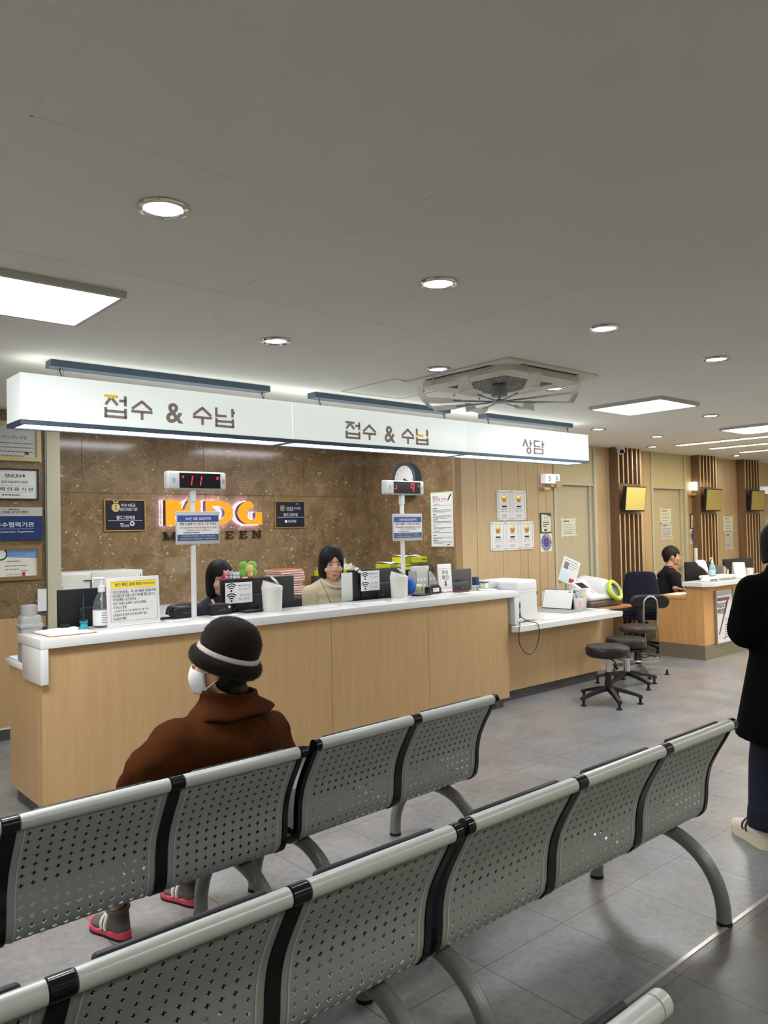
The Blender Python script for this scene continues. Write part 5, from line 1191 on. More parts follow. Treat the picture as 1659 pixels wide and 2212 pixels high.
p = MB(); p.rbox(5.05, 5.42, 6.78, 7.05, ZK, ZK+.232, .006); tag(obj('storage_box', p, M['dark_grey']), 'dark box under the lime paper box behind the second woman', 'box')
t = thing('paper_box', 'lime box corner beside the ledgers, right of the first monitor', 'paper box', (3.62, 5.9, .88), 0, 'lime green copy paper boxes'); p = MB(); p.box(-.04, .10, -.06, .06, .06, .14); obj('carton', p, M['lime_card'], t, smooth=0); g = MB(); text(g, 'angel', .04, .10, .03, -.0606, bold=.02); obj('lettering', g, M['ink'], t, smooth=0); p = MB(); p.box(-.13, .2, -.1, .2, 0, .058); obj('drawer_unit', p, M['offwhite_plastic'], t, smooth=0)
p = MB(); p.box(3.47, 3.86, 5.78, 6.2, 0, .879); tag(obj('pedestal', p, M['offwhite_plastic']), 'pale drawer pedestal behind the first monitor and its lime box', 'pedestal')
# file sheaf in pale folders
for i in range(5):
    p = MB(); hh_ = (.40, .33, .31, .33, .30)[i]; p.rbox(-.11, .11, -.008, .008, 0, hh_, .004); o = obj('pale_folder', p, M['paper_cream' if i % 2 else 'light_grey']); o.location = (5.52+.05*i, 7.12, ZK); o.rotation_euler = (0, -.12-.05*i if i else -.05, .2); ROOT[o.name] = o.matrix_basis.copy()
    tag(o, ['tall pale folder with a written tab, behind the lime box', 'pale folder leaning right of the tall one', 'pale folder in the middle of the leaning folders', 'pale folder second from the corner of the marble', 'pale folder nearest the corner of the marble'][i], 'folder', 'pale folders by the marble corner')
# letter trays with two lime boxes on top
t = thing('letter_tray_tower', 'grey letter tray tower with several shelves behind the right queue pole', 'letter trays', (5.98, 6.55, ZK)); p = MB()
for k in range(4): p.rbox(-.27, .27, -.17, .17, .02+.085*k, .028+.085*k, .003)
obj('shelf', p, M['light_grey'], t)
p = MB(); p.box(-.272, -.262, -.17, .17, 0, .30); p.box(.262, .272, -.17, .17, 0, .30); p.box(-.005, .005, -.16, .17, 0, .28); p.box(-.27, .27, .165, .172, 0, .3); obj('side', p, M['mid_grey'], t, smooth=0)
paper_box(5.80, 6.52, ZK+.285, .05, 'lime paper box lying on the letter trays, lower of the two')
paper_box(6.03, 6.50, ZK+.352, -.14, 'lime paper box with crumpled sheets, upper of the two on the letter trays')
# inner work surface under the trays nearer the counter
t = thing('work_desk', 'white work desk behind the counter under the letter trays', 'desk', (5.2, 5.45, 0)); p = MB(); p.box(5.02, 5.75, 5.40, 5.62, .855, .882); obj('top', p, M['white_stone'], t, world=True, smooth=0)
p = MB(); p.box(5.04, 5.06, 5.41, 5.6, 0, .855); p.box(5.70, 5.72, 5.41, 5.6, 0, .855); obj('leg', p, M['steel'], t, world=True, smooth=0)

# ================================================================ on the low counter
t = thing('desk_printer', 'tall white printer with open port panel on the lower counter', 'printer', (5.96, 4.99, ZL))
w, d, h = .16, .215, .40
p = MB(); p.rbox(-w, w, -d, d, 0, h, .03, 4); obj('body', p, M['white_plastic'], t)
p = MB(); p.rbox(-w-.002, w+.002, -d-.002, d+.002, h*.78, h*.785, .001, 1); p.rbox(-w-.002, w+.002, -d-.002, d+.002, h*.70, h*.704, .001, 1); obj('panel_gap', p, M['grey_plastic'], t)
p = MB(); p.rbox(-w-.12, -w+.02, .02, d-.02, h*.80, h*.98, .015); p.rbox(-w-.17, -w-.06, .04, d-.04, h*.97, h*1.0, .004); obj('feed_tray', p, M['light_grey'], t)
p = MB(); p.box(-w+.004, -w+.05, -d-.003, -d+.002, .07, .20); obj('port_panel', p, M['grey_plastic'], t, smooth=0)
p = MB(); p.box(-w+.008, -w+.046, -d-.005, -d-.002, .165, .178); p.box(-w+.03, -w+.044, -d-.005, -d-.002, .14, .16); p.box(-w+.03, -w+.044, -d-.005, -d-.002, .075, .10); p.rbox(-w-.03, -w+.02, -d-.03, -d-.001, .05, .09, .004); obj('plug', p, M['black'], t)
p = MB(); p.box(-.06, .03, -d-.003, -d+.002, .012, .02); obj('tray_grip', p, M['mid_grey'], t, smooth=0)
p = MB(); p.rbox(w-.002, w+.025, -d+.02, -d+.05, h*.62, h*.70, .004); obj('latch', p, M['black'], t)
p = MB(); p.tube(_cr([(5.79, 4.755, ZL+.07), (5.74, 4.72, ZL+.03), (5.66, 4.63, ZL+.012), (5.60, 4.595, ZL-.05), (5.61, 4.60, ZL-.15), (5.67, 4.60, ZL-.23), (5.75, 4.60, ZL-.27), (5.85, 4.60, ZL-.22), (5.90, 4.60, ZL-.1), (5.88, 4.60, ZL+.0), (5.85, 4.68, ZL+.02), (5.83, 4.755, ZL+.06)], 6), .004, 8)
tag(obj('printer_cable', p, M['black']), 'black cable hanging in a loop from the white printer', 'cable')
t = thing('desk_calendar', 'white desk calendar with dark green stand on the lower counter', 'calendar', (7.06, 5.26, ZL), -PI/2+.12); W_, H_ = .36, .22
p = MB(); T_ = Matrix.Rotation(-.33, 4, 'X'); p.box(-W_/2, W_/2, 0, .004, 0.002, H_, T_); p.prism([(0, 0), (.09, H_*.3), (.075, H_*.98), (.07, H_*.98)], -.001, .001, Matrix.Identity(4)) if False else None
p.box(-W_/2, W_/2, 0, .004, 0.002, H_, Matrix.Translation((0, .15, 0))@Matrix.Rotation(.33, 4, 'X')); p.box(-W_/2, W_/2, 0, .15, 0, .004); obj('stand', p, mat('dark_green_card', (24, 48, 46), .6), t, smooth=0)
p = MB(); p.box(-W_/2+.004, W_/2-.004, -.004, -.0005, .012, H_-.004, T_); obj('month_page', p, M['paper'], t, smooth=0)
g = MB()
for i in range(6): bars(g, -W_*.45, W_*.45, H_*(.14+.11*i), .0008, -.0046, T_)
text(g, '2025', -W_*.08, H_*.9, .01, -.0046, M=T_); bars(g, W_*.33, W_*.43, H_*.89, .014, -.0046, T_); obj('print', g, M['ink_grey'], t, smooth=0)
t = thing('pen_mug', 'white mug with pink panel holding a toothbrush and pens', 'mug', (7.18, 5.06, ZL)); p = MB(); p.lathe([(0, 0), (.05, 0), (.052, .005), (.056, .125), (.052, .125), (.048, .01), (0, .008)], 28); p.tube([(.05, -.02, .1), (.085, -.035, .09), (.09, -.037, .06), (.075, -.03, .035), (.048, -.02, .03)], .006, 8); obj('mug_body', p, M['white_plastic'], t)
p = MB(); p.grid(lambda u, v: (.0555*math.cos(-2.5+.9*u), .0555*math.sin(-2.5+.9*u), .03+.07*v), 8, 2); obj('pink_panel', p, mat('pink_print', (240, 170, 190), .6), t, fix=False)
for k, (dx_, dy_, m) in enumerate(((-.025, -.01, 'blue_toy'), (-.01, .02, 'white_plastic'), (-.03, .015, 'white_plastic'), (.015, -.02, 'lime_card'))):
    p = MB(); p.cyl((dx_*.6, dy_*.6, .02), (dx_*1.7, dy_*1.7, .175 if k < 3 else .135), .006, n=8); 
    if k == 3: p.ell((dx_*1.7, dy_*1.7, .145), .014, nu=10, nv=7)
    if k == 0: p.ell((dx_*1.7, dy_*1.7, .17), (.02, .01, .018), nu=10, nv=7)
    obj('pen', p, M[m], t)
t = thing('waste_tub', 'pale round tub behind the pink-panel mug', 'tub', (7.30, 5.13, ZL)); p = MB(); p.lathe([(0, 0), (.07, 0), (.074, .006), (.085, .195), (.092, .2), (.09, .207), (.082, .205), (.07, .02), (0, .012)], 32); obj('tub_body', p, M['offwhite_plastic'], t)
p = MB(); p.box(6.75, 7.36, 4.92, 5.5, ZL, ZL+.003); tag(obj('desk_mat', p, M['grey_plastic']), 'grey mat under the calendar and mug on the lower counter', 'mat')
def slip(x0, x1, y0, y1, label, z=ZL+.003, cap='receipt'):
    p = MB(); p.box(x0, x1, y0, y1, z, z+.002); tag(obj('paper_slip', p, M['paper']), label, 'paper', 'paper slips on the lower counter')
slip(7.18, 7.36, 4.78, 4.90, 'white paper slip at the right end of the lower counter, nearest the edge', ZL+.0005); slip(7.24, 7.34, 4.93, 5.0, 'small white slip right beside the mug on the grey mat'); slip(6.2, 6.35, 4.72, 4.80, 'faint printed slip lying right of the white printer', ZL+.0005)
# blood pressure monitor on a small wooden table
t = thing('wooden_stand', 'small wooden table with dark base beyond the lower counter', 'table', (7.82, 5.33, 0)); p = MB(); p.rbox(7.46, 8.22, 5.02, 5.66, .695, .725, .006); obj('top', p, M['table_wood'], t, world=True)
p = MB(); p.rbox(7.5, 8.18, 5.06, 5.62, .655, .694, .004); obj('apron', p, M['black'], t, world=True)
for x in (7.54, 8.14):
    for y in (5.52, 5.60):
        p = MB(); p.rbox(x-.018, x+.018, y-.018, y+.018, 0, .655, .003); obj('leg', p, M['black'], t, world=True)
ZB_ = .725
t = thing('blood_pressure_monitor', 'white blood pressure machine with lime ring on the small wooden table', 'blood pressure monitor', (7.80, 5.12, ZB_)); 
p = MB(); p.rbox(-.33, .30, -.02, .46, 0, .075, .02); obj('base', p, mat('taupe_plastic', (92, 82, 78), .45), t)
bs = MB(); bs.rbox(-.31, .28, -.015, .42, .075, .14, .03, 3); bs.cap((.135, .13, .185), .125, (.12, .36, .205), .135, 24); bs.rbox(.02, .255, .04, .42, .09, .24, .06, 4); bs.cap((-.03, .30, .17), .10, (.0, .36, .2), .12, 20)
T2 = Matrix.Translation((-.19, .16, .215))@Matrix.Rotation(math.radians(30), 4, 'X'); bs.rbox(-.105, .105, -.19, .13, -.09, .012, .02, M=T2)
Mw = ROOT[t.name]; bw_ = MB(); bw_.add(bs.v, bs.f, Mw); BP_SHELL = (bw_, t)
CR = Matrix.Translation((.14, -.045, .185))@Matrix.Rotation(math.radians(62), 4, 'X')@Matrix.Diagonal((.84, 1.0, .7, 1))
p = MB(); p.lathe([(.118, -.06), (.13, -.02), (.128, .0), (.116, .014), (.094, .012), (.084, .0), (.082, -.02)], 40, CR); obj('cuff_ring', p, M['lime'], t, fix=False)
p = MB(); p.lathe([(.084, -.006), (.080, -.012), (.076, -.05), (0, -.052)], 40, CR); obj('cuff', p, M['mid_grey'], t, fix=False)
p = MB(); p.box(-.07, .07, -.02, .09, .012, .0135, T2); obj('display', p, M['screen_glass'], t, smooth=0)
p = MB(); p.lathe([(0, .008), (.022, .006), (.026, 0)], 20, T2@Matrix.Translation((.04, -.10, .012))); obj('start_button', p, M['light_grey'], t)
A, B = PY(1216, 1222, 5.5), PY(1254, 1258, 5.5)
t = thing('instruction_card', 'tilted white instruction card with red picture above the blood pressure machine', 'card', (7.50, 5.44, ZB_+.27), -.35); T_ = Matrix.Rotation(-.15, 4, 'X')@Matrix.Rotation(.42, 4, 'Y')
p = MB(); p.rbox(-.115, .115, 0, .008, 0, .30, .006, M=T_); obj('card', p, M['white_plastic'], t); g = MB(); small_print(g, -.09, .09, .27, 4, .03, .008, 2, -.001, T_); bars(g, -.09, -.03, .2, .08, -.001, T_); obj('print', g, M['ink_grey'], t, smooth=0); g = MB(); bars(g, .02, .085, .05, .05, -.001, T_); obj('picture', g, M['ink_red'], t, smooth=0); g = MB(); bars(g, -.09, .015, .06, .09, -.001, T_); obj('tint_panel', g, mat('mint_print', (190, 226, 220), .6), t, smooth=0)
p = MB(); p.cyl((0, .012, -.25), (0, .012, .02), .008, n=8); obj('post', p, M['steel'], t)

# small leaflet box behind the calendar
t = thing('leaflet_box', 'white leaflet box with green band at the back of the lower counter', 'box', (7.30, 5.52, ZL), 0)
p = MB(); p.rbox(-.09, .09, -.05, .05, 0, .17, .004); obj('carton', p, M['white_plastic'], t)
p = MB(); p.box(-.0905, .0905, -.0515, -.0495, .12, .15); obj('green_band', p, M['green_plush'], t, smooth=0)
# ================================================================ waiting benches
PROF = [(0.0, .79), (.03, .735), (.07, .665), (.10, .60), (.116, .53), (.121, .46), (.130, .412), (.155, .380), (.20, .368), (.28, .374), (.40, .394), (.50, .410), (.54, .406), (.556, .388)]
_PC = _cr(PROF); _S = [0]
for a, b in zip(_PC[:-1], _PC[1:]): _S.append(_S[-1]+(b-a).length)
SL = _S[-1]
def prof_at(s):
    s = max(0, min(SL, s)); lo = 0
    for i in range(len(_S)-1):
        if _S[i+1] >= s: lo = i; break
    t = (s-_S[lo])/max(1e-9, _S[lo+1]-_S[lo]); p = _PC[lo].lerp(_PC[lo+1], t); d = (_PC[lo+1]-_PC[lo]).normalized()
    return p, Vector((-d.y, d.x))      # normal towards the sitter (+y, up)
def sheet_pt(x, s, off=0):
    p, n = prof_at(s); n = n if n.x+n.y > 0 else -n; return (x, p.x+n.x*off, p.y+n.y*off)
def shell_mesh(w):
    """perforated steel sheet: real plus-shaped holes in the backrest"""
    mb = MB(); cu, cv, nc, nr = .037, .0345, 12, 13; s0 = .028; u0 = (w-nc*cu)/2; idx = {}
    def V(x, s):
        k = (round(x, 5), round(s, 5))
        if k not in idx: idx[k] = len(mb.v); mb.v.append(sheet_pt(x, s))
        return idx[k]
    def F(*q): mb.f.append(tuple(q)); mb.m.append(0)
    A, T = .0080, .0026
    for j in range(nr):
        for i in range(nc):
            x0, x1 = u0+i*cu, u0+(i+1)*cu; a, b = s0+j*cv, s0+(j+1)*cv; cx, cs = (x0+x1)/2, (a+b)/2
            c00, c10, c11, c01 = V(x0, a), V(x1, a), V(x1, b), V(x0, b)
            P_ = lambda dx_, ds_: V(cx+dx_, cs+ds_)
            t0, t1 = P_(-T, -A), P_(T, -A); n1 = P_(T, -T); r0, r1 = P_(A, -T), P_(A, T); n2 = P_(T, T); b1, b0 = P_(T, A), P_(-T, A); n3 = P_(-T, T); l1, l0 = P_(-A, T), P_(-A, -T); n0 = P_(-T, -T)
            F(c00, c10, t1, t0); F(c10, c11, r1, r0); F(c11, c01, b0, b1); F(c01, c00, l0, l1)
            F(c10, r0, n1, t1); F(c11, b1, n2, r1); F(c01, l1, n3, b0); F(c00, t0, n0, l0)
    for i in range(nc):                                  # top margin
        F(V(u0+i*cu, 0), V(u0+(i+1)*cu, 0), V(u0+(i+1)*cu, s0), V(u0+i*cu, s0))
    ss = [0]+[s0+j*cv for j in range(nr+1)]
    for a, b in zip(ss[:-1], ss[1:]):
        for x0, x1 in ((0, u0), (u0+nc*cu, w)): F(V(x0, a), V(x1, a), V(x1, b), V(x0, b))
    s = ss[-1]; n = 14
    for k in range(n):                                   # seat pan
        a, b = s+(SL-s)*k/n, s+(SL-s)*(k+1)/n
        xs = [0]+[u0+i*cu for i in range(nc+1)]+[w]
        for x0, x1 in zip(xs[:-1], xs[1:]): F(V(x0, a), V(x1, a), V(x1, b), V(x0, b))
    return mb
def strip(mb, x0, x1, s0, s1, o0, o1, n=40, round_=0):
    """thick strip following the seat curve"""
    vs = []; fs = []
    for k in range(n+1):
        s = s0+(s1-s0)*k/n
        for x, o in ((x0, o0), (x1, o0), (x1, o1), (x0, o1)): vs.append(sheet_pt(x, s, o))
    for k in range(n):
        for q in range(4): fs.append((k*4+q, k*4+(q+1) % 4, (k+1)*4+(q+1) % 4, (k+1)*4+q))
    fs += [(3,2,1,0), (n*4, n*4+1, n*4+2, n*4+3)]; mb.add(vs, fs)
def bench(loc, rz, pitch, n, label, legs=None, bare_end=False):
    t = thing('waiting_bench', label, 'bench', loc, rz, 'grey perforated waiting benches'); FW = .022; L = pitch*n
    w = pitch-2*FW-.004; shell = None; pads = []
    src = []
    for i in range(n):
        x = i*pitch+FW+.002
        if i == 0:
            s_ = obj('seat_shell', shell_mesh(w), M['seat_metal'], t, fix=False, smooth=30); m = s_.modifiers.new('thickness', 'SOLIDIFY'); m.thickness = .0022; m.offset = 0; m = s_.modifiers.new('crisp', 'EDGE_SPLIT'); m.split_angle = math.radians(35)
            g = MB(); strip(g, .022, .026, .02, SL-.02, -.0035, -.0005); obj('pressed_edge', g, M['rail_metal'], s_); g = MB(); strip(g, w-.026, w-.022, .02, SL-.02, -.0035, -.0005); obj('pressed_edge', g, M['rail_metal'], s_)
            r = MB(); r.cyl((.004, -.002, .80), (w-.004, -.002, .80), .0235, n=24); r_ = obj('top_rail', r, M['rail_metal'], t)
            p = MB(); strip(p, .022, w-.022, .012, .27, .006, .03, 24); 
            # top edge of the pad rises a little over the rail
            vs = []; 
            p.rbox(.05, w-.035, .022, .05, .77, .817, .012, 3); p_ = obj('back_pad', p, M['pad'], t)
            q = MB(); strip(q, .03, w-.03, .50, SL-.02, .004, .03, 24); q_ = obj('seat_pad', q, M['pad'], t)
            src = [s_, r_, p_, q_]
            for o in src: o.location.x = x
        else:
            for o in src:
                c = o.copy(); COL.objects.link(c); c.location.x = x
                for ch in o.children: d = ch.copy(); COL.objects.link(d); d.parent = c
    for i in range(n+1):
        x = i*pitch; capless = bare_end and i == n; a, b = (x, x+FW) if i == 0 else (x-FW, x) if i == n else (x-FW, x+FW)
        f = MB(); strip(f, a, b, -.0, SL, -.006, .022, 60); obj('side_frame', f, M['black_gloss'], t)
        if capless:
            r = MB(); r.cyl((a-.002, -.002, .80), (b, -.002, .80), .0235, n=24); r.ell((b, -.002, .80), (.012, .0235, .0235)); obj('rail_end', r, M['rail_metal'], t); continue
        r = MB(); r.cyl((a-.002, -.002, .80), (b+.002, -.002, .80), .0245, n=24); obj('rail_joint', r, M['black_gloss'], t)
    b = MB(); b.rbox(.05, L-.05, .29, .36, .315, .36, .006); obj('beam', b, M['leg_metal'], t)
    for x in (legs or (.12, L-.12)):
        pts = []; H = .325
        for k in range(25):
            a = PI*k/24; pts.append((x, .305-.305*math.cos(a), .006+H*math.sin(a)**.85))
        g = MB(); g.tube(pts, .03, 18); lg = obj('leg', g, M['leg_metal'], t)
        g = MB(); g.cyl((x, .0, 0), (x, .0, .014), .031, n=18); g.cyl((x, .61, 0), (x, .61, .014), .031, n=18); obj('rubber_foot', g, M['rubber'], lg)
    return t
bench((.15, 2.50, 0), .012, .5345, 3, 'grey perforated bench the elderly woman in the brown coat sits on')
bench((1.83, 2.555, 0), .045, .575, 2, 'grey perforated two-seat bench right of the elderly woman')
bench((-.035, 1.545, 0), .004, .545, 3, 'grey perforated bench in the second row, left of the two')
bench((1.635, 1.56, 0), .0, .552, 3, 'grey perforated bench in the second row, reaching the standing person')
bench((-.355, .755, 0), .0, .547, 3, 'pale-railed bench nearest the camera at the bottom edge', bare_end=True)

# ================================================================ stools and chairs by the low counter
def stool_base(t, m, arms, r, hub_z, rot, glide=True):
    for k in range(arms):
        R_ = Matrix.Rotation(rot+2*PI*k/arms, 4, 'Z')
        g = MB(); vs = []; n = 8
        for i in range(n+1):
            u = i/n; x = .03+(r-.03)*u; zt = hub_z-.005-(hub_z-.085)*u**1.3; w = .030-.009*u; th = .038-.014*u
            for a, b in ((-w, zt-th), (w, zt-th), (w*.7, zt), (-w*.7, zt)): vs.append((x, a, b))
        fs = [(i*4+q, i*4+(q+1) % 4, (i+1)*4+(q+1) % 4, (i+1)*4+q) for i in range(n) for q in range(4)]+[(3,2,1,0), (n*4, n*4+1, n*4+2, n*4+3)]
        g.add(vs, fs, R_); lg = obj('base_arm', g, m, t)
        f = MB(); f.lathe([(0, .0), (.027, 0), (.027, .008), (.013, .014), (.011, .05), (.016, .052), (.014, .066), (0, .066)], 16, R_@Matrix.Translation((r-.02, 0, 0))); obj('glide_foot', f, M['rubber'], lg)
def cushion(r, z0, z1, c=.022):
    g = MB(); g.lathe([(0, z0), (r-.02, z0), (r, z0+.02), (r+.002, (z0+z1)/2), (r, z1-c), (r-.01, z1-.006), (r-.035, z1), (0, z1+.006)], 40); return g
t = thing('round_stool', 'black round stool with black star base, closest to the low counter', 'stool', (6.36, 4.17, 0), 0, 'black round stools')
obj('seat', cushion(.2, .435, .535), M['leather'], t); stool_base(t, M['black'], 5, .30, .16, 4.05)
g = MB(); g.cyl((0, 0, .12), (0, 0, .21), .035, .033); g.cyl((0, 0, .21), (0, 0, .29), .028); obj('sleeve', g, M['black'], t)
g = MB(); g.cyl((0, 0, .28), (0, 0, .43), .021); obj('column', g, M['chrome'], t)
g = MB(); g.lathe([(0, .41), (.07, .42), (.09, .436), (0, .436)], 20); obj('seat_plate', g, M['black'], t)
g = MB(); g.tube([(0, .0, .42), (.02, -.06, .39), (.03, -.07, .34), (.035, -.075, .31)], [.006, .006, .011, .009], 10); obj('height_lever', g, M['black'], t)
t = thing('round_stool', 'black round stool with chrome column and black base, in the middle of the stools', 'stool', (7.20, 4.50, 0), 0, 'black round stools')
obj('seat', cushion(.205, .385, .49), M['leather'], t); stool_base(t, M['black'], 5, .32, .15, 4.45)
g = MB(); g.lathe([(0, .33), (.06, .335), (.12, .365), (.2, .38), (.205, .386), (0, .386)], 32); obj('seat_shell', g, M['black'], t)
g = MB(); g.cyl((0, 0, .13), (0, 0, .285), .034); g.cyl((0, 0, .285), (0, 0, .34), .022); obj('column', g, M['chrome'], t)
g = MB(); g.cyl((0, 0, .28), (0, 0, .292), .037); obj('column_collar', g, M['black'], t)
g = MB(); g.tube([(.05, -.08, .36), (.13, -.16, .34), (.15, -.18, .30), (.11, -.15, .285), (.07, -.11, .30)], .006, 8); obj('height_lever', g, M['black'], t)
t = thing('drafting_stool', 'brown-seated stool with chrome foot ring and chrome hoop backrest', 'stool', (7.82, 4.74, 0))
obj('seat', cushion(.21, .47, .54), M['leather_brown'], t); stool_base(t, M['steel'], 5, .32, .12, .3)
g = MB()
for i in range(9): g.lathe([(.038, .0), (.048, .012), (.038, .026)], 20, c=(0, 0, .13+.027*i))
obj('bellows', g, M['black'], t, fix=False)
g = MB(); g.cyl((0, 0, .1), (0, 0, .47), .034); obj('column', g, M['black'], t)
g = MB(); g.tube([(.235*math.cos(2*PI*k/36), .235*math.sin(2*PI*k/36), .175) for k in range(36)], .011, 10, closed=True)
for k in range(4): a = PI/4+PI/2*k; g.cyl((.03*math.cos(a), .03*math.sin(a), .15), (.232*math.cos(a), .232*math.sin(a), .175), .008, n=8)
obj('foot_ring', g, M['chrome'], t)
# hoop and pad: the stool is turned, its back towards the camera side
u = Vector((.66, -.75, 0)).normalized(); v = Vector((-u.y, u.x, 0))   # u: along the pad, v: towards the seat
bc = Vector((.10, -.10, 0))
pts = [bc-u*.05+v*.10+Vector((0, 0, .47)), bc-u*.07+Vector((0, 0, .53)), bc-u*.075-v*.04+Vector((0, 0, .72)), bc-u*.06-v*.05+Vector((0, 0, .82)), bc-v*.05+Vector((0, 0, .86)), bc+u*.06-v*.05+Vector((0, 0, .82)), bc+u*.075-v*.04+Vector((0, 0, .72)), bc+u*.07+Vector((0, 0, .53)), bc+u*.05+v*.10+Vector((0, 0, .47))]
g = MB(); g.tube([p for p in _cr([tuple(q) for q in pts], 5)], .0115, 12); obj('back_hoop', g, M['chrome'], t)
g = MB(); Rb = Matrix((( u.x, v.x, 0, bc.x), (u.y, v.y, 0, bc.y), (0, 0, 1, .80), (0, 0, 0, 1)))
g.prism(arc(.135, 0, .075, .075, -PI/2, PI/2, 10)+arc(-.135, 0, .075, .075, PI/2, 1.5*PI, 10), -.035, .02, Rb); obj('backrest', g, M['leather'], t, bevel=.02)
def office_chair(x, y, rz, label, m, jacket=False):
    t = thing('office_chair', label, 'chair', (x, y, 0), rz, 'staff office chairs')
    g = MB(); g.rbox(-.24, .24, -.24, .24, .42, .50, .035, 4); obj('seat', g, m, t)
    g = MB()
    def bk(u_, v_):
        a = 2*PI*u_; w = .235*(1-.28*v_**3); return (w*abs(math.cos(a))**.6*(1 if math.cos(a) > 0 else -1), -.27+.045*math.sin(a)-.05*v_, .50+.56*v_)
    g.grid(bk, 28, 12, closeu=True); n0 = 28*11; g.f.append(tuple(range(n0, n0+28))); g.m.append(0); g.f.append(tuple(range(27, -1, -1))); g.m.append(0)
    o = obj('backrest', g, m, t, smooth=60); md = o.modifiers.new('round', 'SUBSURF'); md.levels = 1; md.render_levels = 1
    g = MB(); g.rbox(-.03, .03, -.26, -.1, .40, .43, .008); g.rbox(-.03, .03, -.29, -.26, .40, .6, .008); obj('back_bar', g, M['black'], t)
    g = MB(); g.cyl((0, 0, .1), (0, 0, .42), .03); obj('column', g, M['black'], t)
    stool_base(t, M['black'], 5, .30, .13, .4); return t
office_chair(9.36, 5.60, -1.05, 'navy office chair behind the woman with glasses', M['navy_cloth'])
office_chair(3.15, 5.93, PI, 'dark office chair of the woman in the navy cardigan', M['black'])
office_chair(4.20, 5.88, PI, 'dark office chair of the woman in the beige uniform', M['black'])
g = MB(); g.tube([(9.07, 5.47, .60), (9.06, 5.45, .46), (9.09, 5.43, .38), (9.15, 5.40, .38)], [.05, .055, .045, .03], 12)
tag(obj('hanging_jacket', g, M['navy_cloth']), 'navy jacket sleeve hanging down behind the navy office chair', 'jacket')

# ================================================================ second reception desk
t = thing('side_reception_desk', 'light wooden reception desk with grey skirting and poster on its front', 'reception desk', (9.11, 4.62, 0))
g = MB(); g.box(9.11, 11.6, 4.62, 4.66, .175, .888); obj('front_panel', g, M['desk_wood'], t, world=True, smooth=0)
g = MB(); g.box(9.11, 9.14, 4.66, 4.84, .175, .888); g.box(9.11, 9.14, 4.84, 5.22, .175, .725); obj('end_panel', g, M['desk_wood'], t, world=True, smooth=0)
g = MB(); g.rbox(9.095, 11.6, 4.842, 5.24, .725, .76, .003); obj('desk_top', g, M['desk_wood'], t, world=True)
g = MB(); g.box(9.14, 11.6, 4.80, 4.84, .2, .888); g.box(11.57, 11.6, 4.66, 5.2, 0, .725); obj('carcass', g, M['desk_wood'], t, world=True, smooth=0)
g = MB(); g.box(9.108, 11.6, 4.618, 4.65, 0, .174); g.box(9.108, 9.138, 4.65, 5.22, 0, .174); obj('skirting', g, M['steel_kick'], t, world=True, smooth=0)
g = MB(); Mz = Matrix(((1,0,0,0),(0,0,1,0),(0,-1,0,0),(0,0,0,1)))
g.prism([(9.04, 4.86), (9.04, 4.60), (9.13, 4.50), (11.6, 4.50), (11.6, 4.86)], -.942, -.889, Mz); t2 = thing('desk_ledge', 'white stone ledge on top of the side reception desk', 'ledge', (9.1, 4.6, .889)); obj('slab', g, M['white_stone'], t2, world=True, smooth=0, bevel=.004)
# poster in a metal holder on its front
A, B = PY(1543, 1278, 4.615), PY(1583, 1383, 4.615); W_, H_ = B.x-A.x, .635; z0 = .178
t = thing('vaccination_poster', 'white framed vaccination poster with purple diagonal on the side desk front', 'poster', ((A.x+B.x)/2, 4.618, z0)); 
g = MB(); g.box(-W_/2, W_/2, -.012, 0, 0, H_); obj('sheet', g, M['paper'], t, smooth=0)
g = MB()
for x in (-W_/2, W_/2): g.rbox(x-.008, x+.008, -.03, 0, -.012, H_+.01, .003)
g.rbox(-W_/2-.01, W_/2+.01, -.03, 0, -.018, 0, .003); obj('holder', g, M['steel'], t)
y = -.0126; g = MB(); g.prism([(-W_*.36, H_*.16), (-W_*.28, H_*.16), (W_*.32, H_*.86), (W_*.20, H_*.86)], y-.0004, y); bars(g, -W_*.40, W_*.32, H_*.835, .038, y-.0008); obj('diagonal_band', g, mat('purple_print', (140, 84, 130), .6), t, smooth=0)
g = MB(); text(g, '대상포진', -W_*.40, H_*.72, .066, y-.001, 'L', width=W_*.56, bold=.02); text(g, '예방접종', -W_*.40, H_*.605, .066, y-.001, 'L', width=W_*.5, bold=.02); small_print(g, -W_*.0, W_*.4, H_*.33, 6, .03, .009, 2, y-.001); obj('lettering', g, M['ink'], t, smooth=0)
g = MB(); bars(g, -W_*.46, W_*.46, H_*.95, .05, y-.0004); obj('top_band', g, M['light_grey'], t, smooth=0)
g = MB(); text(g, 'A to Z', W_*.24, H_*.44, .05, y-.001, width=W_*.4); small_print(g, -W_*.1, W_*.2, H_*.07, 1, .03, .016, 4, y-.001); obj('soft_print', g, M['ink_grey'], t, smooth=0)
ZG = .944
t = thing('document_tray', 'white oval tray on the side desk ledge, under the sanitizer', 'tray', (9.62, 4.68, ZG), -.1); g = MB(); g.rbox(-.26, .26, -.11, .11, .02, .06, .02, 4); g.rbox(-.2, .2, -.08, .08, 0, .025, .008); obj('tray_body', g, M['white_plastic'], t)
t = thing('desk_phone', 'white desk phone at the left end of the side desk ledge', 'phone', (9.28, 4.62, ZG), -.2); g = MB(); g.prism([(-.11, 0), (.11, 0), (.09, .035), (-.02, .055), (-.09, .035)], -.06, .06); obj('body', g, M['white_plastic'], t, bevel=.008); g = MB(); 
for i in range(4): g.rbox(-.07+.035*i, -.045+.035*i, -.063, -.058, .012, .028, .002)
obj('keys', g, M['dark_grey'], t)
b = PY(1542.5, 1243, 4.62); sanitizer(b.x, 4.64, ZG+.061, .78, 'pale blue pump bottle on the white tray of the side desk', 'gel')
